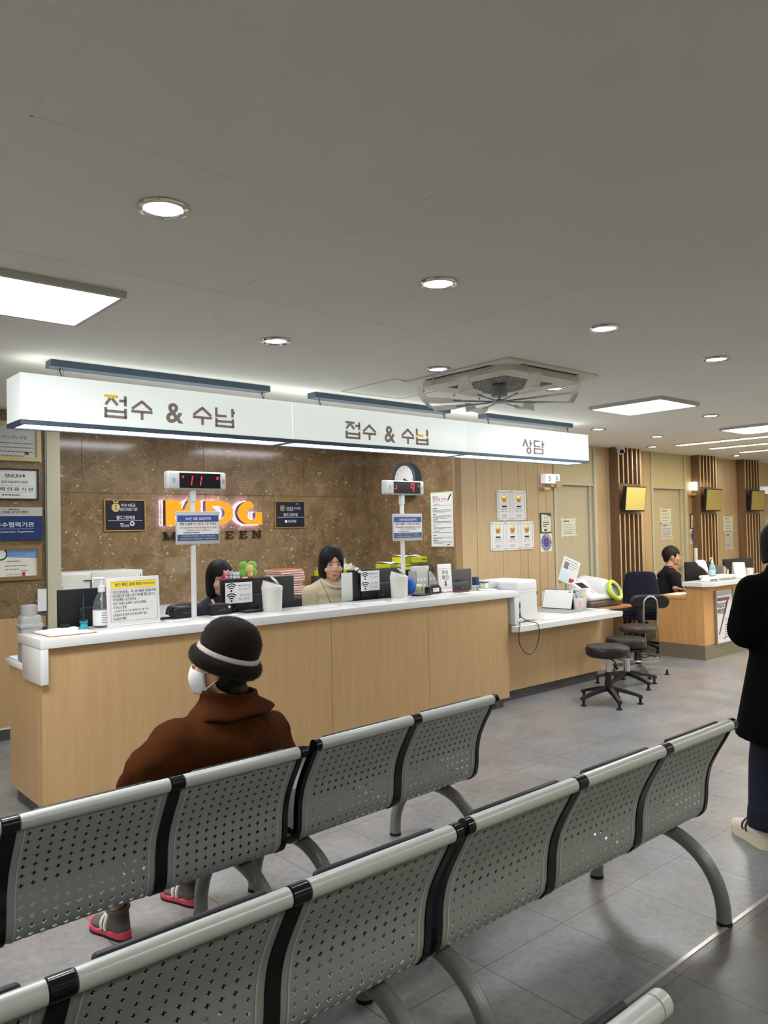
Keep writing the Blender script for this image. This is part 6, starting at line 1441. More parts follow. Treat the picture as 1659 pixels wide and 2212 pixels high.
t = thing('tent_card', 'blank white folded tent card on the side desk ledge', 'tent card', (10.02, 4.60, ZG), -.25); g = MB(); g.prism([(-.09, 0), (.10, 0), (.09, .01), (.045, .2), (-.01, .2), (-.09, .012)], -.07, .07, Matrix.Rotation(.9, 4, 'Z')); obj('card', g, M['white_plastic'], t, bevel=.008)
def desk_monitor(x, y, rz, w, h, z, label):
    t = thing('computer_monitor', label, 'monitor', (x, y, z), rz, 'computer monitors'); g = MB(); g.rbox(-w/2, w/2, 0, .03, .06, .06+h, .006); obj('back_shell', g, M['black'], t); g = MB(); g.box(-w/2+.01, w/2-.01, .0295, .031, .07, .05+h); obj('display', g, M['screen_glass'], t, smooth=0); g = MB(); g.rbox(-.03, .03, -.02, .02, .0, .1, .006); g.rbox(-.1, .1, -.07, .07, 0, .01, .004); obj('stand', g, M['black'], t)
desk_monitor(9.78, 5.0, -.35, .46, .34, .76, 'black monitor on the side desk, behind the sanitizer bottle')
desk_monitor(11.0, 5.05, -.2, .62, .33, .76, 'dark monitor at the right of the side desk, next to the standing person')
t = thing('note_paper', 'pinkish paper curled over the left edge of the side desk monitor', 'paper', (9.60, 4.93, 1.12), -.4); g = MB(); g.grid(lambda u_, v_: (-.06+.16*u_+.02*v_, -.02-.03*math.sin(v_*2), .05+.02*math.sin(u_*3)-.13*v_*u_-.05*v_), 8, 8); o = obj('sheet', g, mat('pink_paper', (230, 214, 224), .7), t, fix=False); md = o.modifiers.new('thickness', 'SOLIDIFY'); md.thickness = .002
for i in range(4):
    g = MB(); g.rbox(-.012, .012, -.09, .09, 0, .33-.02*i, .003, M=Matrix.Rotation(.12, 4, 'Y')); o = obj('ring_binder', g, M[('mid_grey', 'paper_grey', 'slat_back', 'white_plastic')[i]]); o.location = (10.22+.045*i, 5.0, .762); ROOT[o.name] = Matrix.Translation(o.location)
    tag(o, ['grey binder leaning right of the side desk monitor', 'pale binder second from the side desk monitor', 'brown binder third from the side desk monitor', 'white binder furthest from the side desk monitor'][i], 'binder', 'binders leaning on the side desk')
t = thing('charging_cable', 'dark cables and white cup on the side desk near the standing person', 'cables', (10.75, 4.95, .762)); g = MB(); g.tube([(-.2, 0, .02), (-.05, -.03, .2), (.1, -.02, .16), (.16, 0, .02)], .006, 8); obj('cable', g, M['black'], t)
t = tag(obj('paper_cup', MB().lathe([(0, 0), (.035, 0), (.05, .11), (.046, .11), (.032, .006), (0, .006)], 24, c=(10.42, 4.64, ZG)), M['white_plastic']), 'white paper cup on the side desk ledge by the standing person', 'cup')
g = MB(); g.rbox(10.3, 10.5, 4.72, 4.82, ZG, ZG+.05, .008); tag(obj('label_printer', g, M['light_grey']), 'small grey label printer behind the white cup', 'printer')
g = MB(); g.box(9.2, 9.55, 4.98, 5.18, .762, .768); tag(obj('form_pad', g, M['paper']), 'white form pad under the hands of the woman with glasses', 'pad')
t = tag(obj('yellow_box', MB().rbox(9.62, 9.70, 4.94, 4.98, .762, .86, .004), M['yellow_print']), 'small yellow card box at the end of the side desk', 'box')
b = PY(1518, 1190, 5.2); g = MB(); g.cyl((9.96, 5.14, .762), (9.96, 5.14, 1.33), .022, n=16); g.lathe([(0, 0), (.07, 0), (.07, .01), (0, .012)], 20, c=(9.96, 5.14, .762)); tag(obj('white_pole', g, M['white_plastic']), 'short white pole behind the side desk monitor', 'pole')
# ================================================================ people
def blob(name, mb, m, parent, voxel=.008, it=6, world=True, fac=.5):
    """one continuous surface grown over overlapping limbs"""
    o = obj(name+'_source', mb, m, None, smooth=0)
    r = o.modifiers.new('skin', 'REMESH'); r.mode = 'VOXEL'; r.voxel_size = voxel
    s = o.modifiers.new('soft', 'SMOOTH'); s.iterations = it; s.factor = fac
    dg = bpy.context.evaluated_depsgraph_get(); dg.update()
    me = bpy.data.meshes.new_from_object(o.evaluated_get(dg)); bpy.data.objects.remove(o)
    if world: me.transform(ROOT[parent.name].inverted())
    me.polygons.foreach_set('use_smooth', [True]*len(me.polygons)); me.name = name
    me.materials.clear(); me.materials.append(m)
    q = bpy.data.objects.new(name, me); COL.objects.link(q); q.parent = parent; ROOT[q.name] = ROOT[parent.name]; return q
if True:
    _bm, _bt = BP_SHELL; blob('shell', _bm, M['white_plastic'], _bt, .008, 6)
def head_frame(c, rz, pitch=0, roll=0, k=1.0):
    return Matrix.Translation(c)@Matrix.Rotation(rz, 4, 'Z')@Matrix.Rotation(pitch, 4, 'X')@Matrix.Rotation(roll, 4, 'Y')@Matrix.Scale(k, 4)
def head_shapes(b, H, neck_to, full=1.0):
    b.ell((0, -.012, .03), (.076, .096, .09), H); b.ell((0, .022, -.02), (.068, .078, .085), H); b.ell((0, .035, -.062), (.054*full, .058, .052), H)
    b.ell((0, .072, -.098), (.024, .02, .019), H); b.ell((0, .065, .045), (.052, .03, .035), H)
    b.cap((0, .094, .0), .009, (0, .106, -.026), .012, 10, H); b.ell((-.011, .098, -.033), .009, H, 10, 7); b.ell((.011, .098, -.033), .009, H, 10, 7)
    for s in (-1, 1):
        b.ell((s*.036, .062, -.034), (.03*full, .03, .03), H); b.ell((s*.026, .078, .02), (.024, .012, .008), H)
        b.ell((s*.077, -.005, -.016), (.010, .021, .032), H)
    b.ell((0, .090, -.062), (.022, .012, .008), H); b.ell((0, .086, -.074), (.017, .012, .008), H)
    p = H@Vector((0, -.02, -.07)); b.cap(p, .055*full, neck_to, .062)
def face_parts(t, H, lip=True, open_=1.0):
    for s in (-1, 1):
        g = MB(); g.ell((s*.031, .083, .004), (.0155, .008, .0058*open_), H, 12, 8); obj('eye', g, M['eye_white'], t, world=True)
        g = MB(); g.ell((s*.030, .088, .0035), (.0062, .0045, .0058*open_), H, 10, 7); obj('iris', g, M['eye_dark'], t, world=True)
        g = MB(); g.tube([H@Vector((s*.014, .0905, .006)), H@Vector((s*.03, .0925, .0105)), H@Vector((s*.047, .083, .006))], .0018, 6); obj('eyelid_line', g, M['eye_dark'], t, world=True)
        g = MB(); g.tube([H@Vector((s*.015, .0925, .0255)), H@Vector((s*.032, .0925, .0285)), H@Vector((s*.05, .080, .022))], [.0022, .0028, .0016], 6); obj('eyebrow', g, M['hair_brown'], t, world=True)
    if lip:
        g = MB(); g.ell((0, .0995, -.0625), (.02, .0045, .0042), H, 12, 7); g.ell((0, .0965, -.0725), (.017, .0045, .0052), H, 12, 7); obj('lips', g, M['lip'], t, world=True)
def hair_shell(t, H, m, bottom, rad=(.09, .112, .116), ctr=(0, -.012, .018), th=.012, flare=0, nm='hair', taper=1.2, t0=.07):
    """hair cap on a grid; bottom(phi) gives the height of its edge, phi=0 at the face"""
    g = MB(); NU, NV = 96, 22
    def f(u, v):
        ph = 2*PI*u; zb = bottom(ph); zt = rad[2]
        z = zt-(zt-(zb-ctr[2]))*v**1.25
        if z >= 0: k = math.sqrt(max(0, 1-(z/rad[2])**2))
        else: k = 1+flare*(-z)-max(0, -z-t0)*taper
        k *= 1+.010*math.sin(ph*23+v*3)*v+.006*math.sin(ph*51)*v
        return H@Vector((ctr[0]+rad[0]*k*math.sin(ph), ctr[1]+rad[1]*k*math.cos(ph), ctr[2]+z))
    g.grid(f, NU, NV, closeu=True)
    o = obj(nm, g, m, t, world=True, fix=True, smooth=80); s = o.modifiers.new('thickness', 'SOLIDIFY'); s.thickness = th; s.offset = -1; return o
def smooth_step(x, a, b): x = max(0, min(1, (x-a)/(b-a))); return x*x*(3-2*x)
def hand(b, wrist, d, n, side, curl=.6, k=1.0):
    """palm, four unequal bent fingers and a thumb from the side of the palm; d along the hand, n out of the back"""
    d = Vector(d).normalized(); n = (Vector(n)-d*Vector(n).dot(d)).normalized(); s = d.cross(n)*side; w = Vector(wrist)
    b.cap(w, .026*k, w+d*.03*k, .027*k)
    for o_ in (-.024, -.008, .008, .024): b.cap(w+d*.02*k+s*o_*.7*k, .015*k, w+d*.082*k+s*o_*k, .0125*k, 10)
    for o_, L_ in ((-.027, .062), (-.009, .076), (.009, .08), (.027, .07)):
        p = w+d*.086*k+s*o_*k; a = .25*curl
        for q in range(3):
            dd = d*math.cos(a)-n*math.sin(a); e = p+dd*L_*k*(.45, .32, .23)[q]; b.cap(p, (.0098, .009, .0082)[q]*k, e, (.0092, .0084, .007)[q]*k, 10); p = e; a += .62*curl
    p = w+d*.025*k+s*.026*k; e = p+(d*.6+s*.75-n*.25).normalized()*.04*k; b.cap(p, .013*k, e, .0115*k, 10); b.cap(e, .011*k, e+(d*.9+s*.25-n*.3).normalized()*.034*k, .009*k, 10)
def limb(b, pts, rs, n=14):
    for i in range(len(pts)-1): b.cap(pts[i], rs[i], pts[i+1], rs[i+1], n)
def shoe(t, heel, rz, L, mu, ms, accent=None, sole_h=.03, k=1.0):
    T = Matrix.Translation(heel)@Matrix.Rotation(rz, 4, 'Z')
    def outline(s_): 
        u = s_; return (.036+.012*smooth_step(u, .4, .75))*(1-.35*smooth_step(u, .82, 1.0))*(.9+.1*smooth_step(u, 0, .1))
    g = MB(); NU, NV = 28, 10
    def sole(u, v):
        a = 2*PI*u; y = L*(.5-.5*math.cos(a)); w = outline(y/L)*math.sqrt(max(0, 1-(2*y/L-1)**10))*(1 if math.sin(a) > 0 else -1)
        w = outline(y/L)*abs(math.sin(a))**.45*(1 if math.sin(a) > 0 else -1)
        lift = .012*smooth_step(y/L, .75, 1); wave = .004*math.sin(y*260)
        return (w*1.06*k, y-.0, lift+(sole_h+wave*.5+.012*smooth_step(1-y/L, .6, 1))*v)
    g.grid(sole, 40, 3, closeu=True); g.f.append(tuple(range(39, -1, -1))); g.m.append(0); g.f.append(tuple(range(80, 120))); g.m.append(0)
    so = MB(); so.add(g.v, g.f, T); obj('shoe_sole', so, ms, t, world=True)
    if accent is not None and sole_h < .03:
        so = MB(); so.add([(x*1.01, y, min(z, .011)) for x, y, z in g.v], g.f, T); obj('outsole', so, M['rubber'], t, world=True)
    b = MB(); q = L/.26
    b.ell((0, .052*q, sole_h+.022), (.036*k, .046*q, .034), T); b.cap((0, .05*q, sole_h+.03), .036*k, (0, .065*q, sole_h+.068), .041*k, 16, T); b.ell((0, .125*q, sole_h+.018), (.040*k, .075*q, .036), T); b.ell((0, .185*q, sole_h+.008), (.044*k, .062*q, .026), T); b.cap((0, .08*q, sole_h+.05), .032*k, (0, .15*q, sole_h+.022), .028*k, 14, T)
    o = blob('shoe_upper', b, mu, t, .005, 4)
    if accent is not None:
        for y0_, tl in ((.105, .02), (.135, .02)):
            pts = [T@Vector(((.052*math.cos(PI*w_/10))*k, (y0_+tl*math.sin(PI*w_/10)*.6)*q, sole_h+.062*math.sin(PI*w_/10))) for w_ in range(0, 11)]
            g = MB(); g.tube(drape(pts, o, .001), .007, 6); obj('shoe_panel', g, accent, o, world=True)
    return o
def V3(*a): return Vector(a)
from mathutils.bvhtree import BVHTree
def drape(pts, o, off=.002):
    """lay points onto a garment"""
    Mw = ROOT[o.name]; Mi = Mw.inverted(); me = o.data; bv = BVHTree.FromPolygons([v.co for v in me.vertices], [tuple(p.vertices) for p in me.polygons]); out = []
    for p in pts:
        c, n, _, _ = bv.find_nearest(Mi@Vector(p)); out.append(Mw@(c+n*off))
    return out
def cr3(pts, n=6):
    return _cr([tuple(q) for q in pts], n)

# ---------------------------------------------------------------- elderly woman on the first bench
hc = PY(478, 1442, 2.80)
t = thing('person', 'person in brown corduroy coat, dark fur hat and white mask, seated with back turned', 'person', (1.5, 2.8, 0))
H = head_frame(hc, math.radians(40), .05, 0, 1.0)
sl, sr = PY(382, 1585, 2.78), PY(592, 1562, 2.82); ms = (sl+sr)/2
el, er = PY(322, 1668, 2.80), PY(600, 1640, 2.90)
b = MB(); head_shapes(b, H, ms+V3(0, 0, .08)); b.ell(ms+V3(0, .02, -.18), (.17, .11, .22)); b.ell((ms.x, 2.83, .56), (.17, .13, .14))
wl, wr = V3(1.36, 3.02, .56), V3(1.66, 3.06, .56)
limb(b, [sl+V3(.05, .02, -.05), el, wl], [.042, .042, .032]); limb(b, [sr+V3(-.05, .02, -.05), er, wr], [.042, .042, .032])
hand(b, wl, (.6, .5, -.25), (0, -.1, 1), 1, .7); hand(b, wr, (-.6, .5, -.25), (0, -.1, 1), -1, .7)
kl, kr = V3(1.33, 3.16, .48), V3(1.66, 3.2, .48); al, ar = V3(1.285, 3.20, .10), V3(1.635, 3.26, .10)
limb(b, [V3(1.42, 2.85, .50), kl, al+V3(0, 0, .03), al], [.075, .055, .033, .026]); limb(b, [V3(1.62, 2.87, .50), kr, ar+V3(0, 0, .03), ar], [.075, .055, .033, .026])
blob('body', b, M['skin_warm'], t, .0065, 3); 
b = MB(); b.ell(ms+V3(0, .01, -.07), (.215, .125, .13)); b.ell(ms+V3(0, .01, -.22), (.255, .155, .24)); b.ell((ms.x-.005, 2.80, .60), (.275, .17, .22)); b.ell((ms.x-.04, 2.80, .74), (.29, .15, .16))
limb(b, [sl+V3(.02, 0, -.03), el, wl+V3(0, -.05, 0)], [.088, .098, .07], 20); limb(b, [sr+V3(-.02, 0, -.03), er, wr+V3(0, -.05, 0)], [.086, .092, .07], 20)
b.ell((1.26, 2.82, .70), (.12, .12, .11)); b.ell((ms.x+.02, 2.98, .55), (.24, .16, .1))
b.cap(ms+V3(0, 0, .02), .095, sl+V3(.03, 0, -.045), .085, 20); b.cap(ms+V3(0, 0, .02), .095, sr+V3(-.03, 0, -.045), .085, 20)
b.ell(sl.lerp(el, .5)+V3(.06, .0, -.02), (.13, .13, .14)); b.ell(sr.lerp(er, .5)+V3(-.07, -.02, -.02), (.12, .13, .13)); b.ell((ms.x-.03, 2.79, .80), (.28, .155, .17))
co = blob('coat', b, M['corduroy'], t, .011, 22); dm = co.modifiers.new('folds', 'DISPLACE'); tx = bpy.data.textures.new('cloth_folds', 'CLOUDS'); tx.noise_scale = .09; tx.noise_depth = 2; dm.texture = tx; dm.strength = .018; dm.mid_level = .5; dm.texture_coords = 'LOCAL'
# funnel collar with a turned-down edge
ca, cb_ = PY(494, 1489, 2.80), PY(500, 1530, 2.80); g = MB()
def col(u, v):
    a = 2*PI*u; k = smooth_step(v, .0, 1); rx = .102+.066*k**2.2; ry = .096+.05*k**2.2
    c = ca.lerp(cb_, v); z = -.014*math.cos(a*1+.4)*(1-v)-.012*k*math.cos(a-2.2)-.02*v+.004*math.sin(a*7)*v
    return (c.x+rx*math.cos(a), c.y+ry*math.sin(a), c.z+z)
g.grid(col, 48, 12, closeu=True); o = obj('collar', g, M['corduroy_collar'], t, world=True, smooth=80); s = o.modifiers.new('thickness', 'SOLIDIFY'); s.thickness = .014; s.offset = -1
# mask and straps
g = MB()
def mk(u, v):
    a = math.radians(-78+156*u); zz = .004-.115*v; q = abs(2*u-1)
    r = .079*(1-.12*(v-.3)**2*2); y = .024+.100*math.cos(a)**.85 if math.cos(a) > 0 else .024
    bulge = .014*math.cos(a)**2*math.sin(PI*min(1, max(0, v*1.05)))
    return H@Vector((r*math.sin(a)*(1-.12*v), y-.012*v*v+bulge-.01*q, zz+.018*q*(v-.5)*2*.9))
g.grid(mk, 24, 12); o = obj('face_mask', g, M['mask'], t, world=True, fix=True, smooth=60); s = o.modifiers.new('thickness', 'SOLIDIFY'); s.thickness = .003
for s_ in (-1, 1):
    g = MB(); g.tube([H@Vector((s_*.066, .035, -.075)), H@Vector((s_*.074, .01, -.055)), H@Vector((s_*.082, -.012, -.036))], .0028, 8); g.tube([H@Vector((s_*.069, .04, -.01)), H@Vector((s_*.076, .012, .0)), H@Vector((s_*.083, -.01, .004))], .0022, 8); obj('mask_strap', g, M['mask'], o, world=True)
# nape hair
g = MB(); g.ell((0, -.042, -.038), (.084, .066, .062), H); g.ell((.02, -.075, -.085), (.05, .03, .026), H); g.ell((-.03, -.075, -.08), (.04, .03, .024), H); blob('hair', g, M['hair'], t, .006, 3)
# hat: crown, pale band, rolled brim, all fuzzy
HT = H@Matrix.Translation((0, -.016, .022))@Matrix.Rotation(math.radians(17), 4, 'X')@Matrix.Diagonal((1, 1.08, 1, 1))
rr = random.Random(11)
def fuzz(mb, prof, n, L):
    segs = [(Vector(a), Vector(b)) for a, b in zip(prof[:-1], prof[1:])]; wt = [(b-a).length*(a.x+b.x+.001) for a, b in segs]
    for _ in range(n):
        a, b = rr.choices(segs, wt)[0]; q = a.lerp(b, rr.random()); d = (b-a).normalized(); nn = Vector((d.y, -d.x)) if (d.y*1 > 0 or True) else d
        if nn.x*q.x+nn.y*(q.y-.05) < 0: nn = -nn
        ph = 2*PI*rr.random(); p = Vector((q.x*math.cos(ph), q.x*math.sin(ph), q.y)); nv = Vector((nn.x*math.cos(ph), nn.x*math.sin(ph), nn.y))
        tv = Vector((rr.uniform(-1, 1), rr.uniform(-1, 1), rr.uniform(-1, 1))); e = p+(nv+tv*.8).normalized()*L*rr.uniform(.5, 1.2); w = nv.cross(tv).normalized()*.00045
        mb.add([p-w, p+w, e], [(0, 1, 2)], HT)
def fuzzy(nm, prof, m, n, L=.013):
    g = MB(); g.lathe(prof, 48, HT); fuzz(g, prof, n, L); return obj(nm, g, m, t, world=True, fix=False, smooth=80)
crown = [(.109, .05), (.112, .075), (.108, .11), (.092, .142), (.066, .166), (.034, .178), (.001, .182)]
fuzzy('hat_crown', crown, M['mohair'], 9000, .008); fuzzy('hat_band', [(.116, .028), (.119, .04), (.112, .053)], M['mohair_white'], 2600, .007)
fuzzy('hat_brim', [(.104, -.022), (.122, -.026), (.135, -.012), (.138, .012), (.130, .030), (.115, .036)], M['mohair'], 7000, .008)
# trousers and shoes
b = MB(); limb(b, [V3(1.42, 2.85, .50), kl, al+V3(0, .0, .08)], [.095, .075, .055], 16); limb(b, [V3(1.62, 2.87, .50), kr, ar+V3(0, 0, .08)], [.095, .075, .055], 16); blob('trousers', b, M['mauve_trousers'], t, .009, 4)
for hp, rz_, nm in ((V3(1.305, 3.135, 0), .22, 'l'), (V3(1.655, 3.20, 0), .24, 'r')):
    so = shoe(t, hp, rz_, .245, M['shoe_grey'], M['shoe_pink'], M['shoe_white'], .024)
    T = Matrix.Translation(hp)@Matrix.Rotation(rz_, 4, 'Z'); g = MB(); g.tube([T@Vector((.036*math.cos(2*PI*w_/20), .068+.046*math.sin(2*PI*w_/20), .118+.008*math.cos(2*PI*w_/20))) for w_ in range(20)], .010, 8, closed=True); obj('shoe_collar', g, M['shoe_grey'], so, world=True)

# ---------------------------------------------------------------- staff behind the counter
def staff(loc, hc, rz, pitch, k, label, cloth, hairm, hair_fn, placket=None, shirt=None, full=1.0, rad=(.09, .112, .116), turn=0):
    t = thing('person', label, 'person', loc); H = head_frame(hc, rz+turn, pitch, 0, k)
    F = Matrix.Rotation(rz, 3, 'Z')@Vector((0, 1, 0)); R_ = Matrix.Rotation(rz, 3, 'Z')@Vector((1, 0, 0)); Z = V3(0, 0, 1)
    nb = hc-Z*.155*k-F*.035; ms = nb-Z*.03
    sl, sr = ms-R_*.15*k*full, ms+R_*.15*k*full; sl.z -= .03; sr.z -= .03
    el, er = sl-R_*.05-Z*.25*k+F*.06, sr+R_*.05-Z*.25*k+F*.06; wl, wr = el+F*.10*k+R_*.10+Z*.04, er+F*.10*k-R_*.10+Z*.04
    hip = V3(nb.x, nb.y, .56)-F*.05
    b = MB(); head_shapes(b, H, nb, full); b.ell(ms-Z*.17, (.14, .10, .2)); b.ell(hip, (.15, .12, .12)); b.cap(ms-Z*.1, .11, hip, .13)
    limb(b, [sl, el, wl], [.05, .04, .03]); limb(b, [sr, er, wr], [.05, .04, .03]); hand(b, wl, F*.35+R_*.8, Z, -1, .5); hand(b, wr, F*.35-R_*.8, Z, 1, .5)
    for s_ in (-1, 1):
        kn = hip+R_*.1*s_+F*.30-Z*.04; an = kn-Z*.40-F*.03; limb(b, [hip+R_*.09*s_, kn, an], [.085, .06, .04]); limb(b, [an-Z*.04, an-Z*.05+F*.12], [.035, .028])
    blob('body', b, M['skin'], t, .007, 2); face_parts(t, H, open_=.55 if pitch < -.05 else .9)
    b = MB(); b.ell(ms-Z*.06, (.17*k*full, .115*k, .09)); b.ell(ms-Z*.19, (.18*k*full, .135*k, .2)); b.cap(ms-Z*.2, .15*full, hip-Z*.02, .17*full); b.ell(ms-Z*.2+F*.045, (.13*full, .1, .11))
    limb(b, [sl-Z*.015, el, wl-F*.03], [.068*full, .06, .045], 16); limb(b, [sr-Z*.015, er, wr-F*.03], [.068*full, .06, .045], 16)
    b.cap(nb-Z*.02, .085*k, sl-Z*.02, .062*full, 18); b.cap(nb-Z*.02, .085*k, sr-Z*.02, .062*full, 18); g = blob('top', b, cloth, t, .008, 12)
    b = MB()
    for s_ in (-1, 1):
        kn = hip+R_*.1*s_+F*.30-Z*.04; an = kn-Z*.38-F*.03; limb(b, [hip+R_*.09*s_, kn, an], [.105, .08, .06])
    blob('trousers', b, M['dark_jean'], t, .011, 3)
    hair_shell(t, H, hairm, hair_fn, rad); return t, H, ms, F, R_, Z, g
def bob(front, side, back, gap=.75, part=0.0):
    def f(ph):
        a = abs((ph+PI) % (2*PI)-PI); s = 1 if (ph % (2*PI)) < PI else -1
        top = front+(.035*smooth_step(.45-a, 0, .45) if part else 0)
        z = top+(side-top)*smooth_step(a, gap, gap+.22); return z+(back-side)*smooth_step(a, 1.9, 2.8)
    return f
c1 = PY(475, 1250, 5.62)
t, H, ms, F, R_, Z, top = staff((c1.x, 5.62, 0), c1, PI, -.06, 1.16, 'person with black bob and navy cardigan, half hidden by the monitor', M['navy_knit'], M['hair'], bob(.030, -.115, -.12, .62), rad=(.094, .114, .118), turn=-.25)
# pale placket edging the V neck
g = MB(); 
for s_ in (-1, 1):
    pts = [ms+R_*.075*s_+F*.04+Z*.03, ms+R_*.07*s_+F*.125-Z*.06, ms+R_*.035*s_+F*.175-Z*.16, ms+F*.185-Z*.26]; g.tube(drape(cr3(pts), top, .003), .011, 8)
obj('placket', g, M['pink_shirt'], t, world=True)
c2 = PY(716, 1216, 5.52)
t, H, ms, F, R_, Z, top = staff((c2.x, 5.52, 0), c2, PI, -.20, 1.19, 'person with black bob and beige collarless uniform, looking down at the desk', M['beige_cloth'], M['hair'], bob(.032, -.10, -.105, .60, 1), full=1.16, rad=(.093, .114, .118), turn=-.38)
g = MB(); n_ = 26; g.tube([ms+R_*.088*math.cos(2*PI*i/n_)+F*(.04+.088*math.sin(2*PI*i/n_))+Z*(.055-.05*math.sin(2*PI*i/n_)) for i in range(n_)], .010, 8, closed=True); obj('inner_shirt', g, M['pink_shirt'], t, world=True)
g = MB()
for s_ in (-1, 1):
    pts = [ms+R_*.11*s_+F*.02+Z*.035, ms+R_*.115*s_+F*.115-Z*.05, ms+R_*.085*s_+F*.165-Z*.14, ms+R_*.02*s_+F*.185-Z*.25]; g.tube(drape(cr3(pts, 8), top, .0), .005, 6)
pts = drape([(ms+R_*(.17-.012*w_)+F*.15-Z*(.20-.001*w_)) for w_ in range(8)], top, .0); g.tube(pts, .005, 6); obj('seams', g, mat('beige_seam', (150, 136, 108), .9), t, world=True)
g = MB(); 
for q in drape([ms-R_*.03+F*.158-Z*.07, ms-R_*.035+F*.178-Z*.14], top, .003): g.ell(q, .009, nu=10, nv=7)
obj('buttons', g, M['steel'], t, world=True)

# woman with glasses at the side desk, facing right
c3 = PY(1451, 1201, 5.50)
def pixie(ph):
    a = abs((ph+PI) % (2*PI)-PI); z = .036+.01*math.sin(ph*9)*(1 if a < .8 else 0); z = z+(-.028-z)*smooth_step(a, 1.0, 1.18); z = z+(.012+.028)*smooth_step(a, 1.25, 1.4)*(1-smooth_step(a, 1.75, 1.9)); return z+(-.075-z)*smooth_step(a, 1.8, 2.3)
t = thing('person', 'person with cropped hair, glasses and black cardigan, seated at the side desk', 'person', (c3.x, 5.5, 0)); rz = -2.3; k = 1.08; H = head_frame(c3, rz-.12, -.02, 0, k)
F = Matrix.Rotation(rz, 3, 'Z')@Vector((0, 1, 0)); R_ = Matrix.Rotation(rz, 3, 'Z')@Vector((1, 0, 0)); Z = V3(0, 0, 1)
nb = c3-Z*.165*k-F*.045; ms = nb-Z*.035; sl, sr = ms-R_*.16-Z*.03, ms+R_*.16-Z*.03
hd = PZ(1470, 1271, .795); er = sr+R_*.04-Z*.25+F*.06; wr = hd-F*.08; wr.z = .80; el = sl-R_*.03-Z*.24+F*.10; wl = hd+R_*-.10-F*.05; wl.z = .80; hip = V3(nb.x, nb.y, .56)-F*.04
b = MB(); head_shapes(b, H, nb); b.ell(ms-Z*.17, (.10, .14, .2)); b.cap(ms-Z*.1, .11, hip, .13); b.ell(hip, (.14, .15, .12))
limb(b, [sr, er, wr], [.05, .042, .028]); limb(b, [sl, el, wl], [.05, .042, .028]); hand(b, wr, F*.9+R_*-.35-Z*.1, Z, 1, .55); hand(b, wl, F*.9+R_*.3-Z*.1, Z, -1, .55)
for s_ in (-1, 1):
    kn = hip+R_*.1*s_+F*.36-Z*.04; an = kn-Z*.42; limb(b, [hip+R_*.09*s_, kn, an], [.085, .06, .04]); limb(b, [an-Z*.03, an-Z*.04+F*.13], [.035, .028])
blob('body', b, M['skin'], t, .006, 2); face_parts(t, H)
b = MB(); b.ell(ms-Z*.06, (.115, .175, .09)); b.ell(ms-Z*.19, (.135, .18, .2)); b.cap(ms-Z*.2, .15, hip-Z*.02, .17)
limb(b, [sr-Z*.01, er, er.lerp(wr, .12)], [.075, .075, .062], 16); limb(b, [sl-Z*.01, el, el.lerp(wl, .35)], [.075, .07, .058], 16); b.cap(nb-Z*.02, .085, sl-Z*.02, .065, 18); b.cap(nb-Z*.02, .085, sr-Z*.02, .065, 18); top = blob('cardigan', b, M['black_knit'], t, .008, 10)
b = MB()
for s_ in (-1, 1):
    kn = hip+R_*.1*s_+F*.36-Z*.04; an = kn-Z*.38; limb(b, [hip+R_*.09*s_, kn, an], [.105, .08, .06])
blob('trousers', b, M['dark_jean'], t, .011, 3)
hair_shell(t, H, M['hair_brown'], pixie, (.090, .112, .116), taper=3.2, t0=.0)
g = MB(); g.tube(drape(cr3([ms-R_*.085+F*.02+Z*.07, ms-R_*.075+F*.09+Z*.02, ms+F*.14-Z*.03, ms+R_*.075+F*.09+Z*.02, ms+R_*.085+F*.02+Z*.07], 6), top, .006), .016, 8); obj('scarf', g, M['orange_cloth'], t, world=True)
g = MB()
for s_ in (-1, 1): g.tube(drape(cr3([ms+R_*.075*s_-F*.02+Z*.05, ms+R_*.08*s_+F*.10-Z*.03, ms+R_*.05*s_+F*.165-Z*.16, ms+F*.17-Z*.32]), top, .004), .004, 6)
obj('lanyard', g, M['light_grey'], t, world=True)
g = MB()
for s_ in (-1, 1):
    g.tube([H@Vector((s_*.032+.022*math.cos(2*PI*i/18), .108, .0+.018*math.sin(2*PI*i/18))) for i in range(18)], .0014, 6, closed=True); g.tube([H@Vector((s_*.054, .106, .004)), H@Vector((s_*.076, .05, .006)), H@Vector((s_*.08, -.005, .004))], .0014, 6)
g.tube([H@Vector((-.01, .108, .002)), H@Vector((.01, .108, .002))], .0014, 6); obj('glasses', g, M['gold'], t, world=True)

# ---------------------------------------------------------------- person standing on the right
bx_, by_ = 4.225, 1.70
t = thing('person', 'standing person in long black coat and dark trousers at the right edge', 'person', (bx_, by_, 0)); rz = -math.radians(35)
F = Matrix.Rotation(rz, 3, 'Z')@Vector((0, 1, 0)); R_ = Matrix.Rotation(rz, 3, 'Z')@Vector((1, 0, 0)); Z = V3(0, 0, 1); O = V3(bx_, by_, 0)
hc = O+Z*1.53+F*.03; H = head_frame(hc, rz, -.12, 0, 1.03)
nb = O+Z*1.35-F*.02; ms = O+Z*1.33-F*.02; sl, sr = O-R_*.17+Z*1.31, O+R_*.17+Z*1.31
el, er = O-R_*.205+Z*1.10+F*.0, O+R_*.225+Z*1.10; wl, wr = O-R_*.08+Z*1.06+F*.25, O+R_*.08+Z*1.08+F*.26; hip = O+Z*.86
b = MB(); head_shapes(b, H, nb); b.ell(O+Z*1.18, (.15, .12, .2)); b.cap(O+Z*1.1, .12, hip, .14)
limb(b, [sl, el, wl], [.05, .042, .03]); limb(b, [sr, er, wr], [.05, .042, .03]); hand(b, wl, F*.7+R_*.5, Z, -1, .8); hand(b, wr, F*.7-R_*.5, Z, 1, .8)
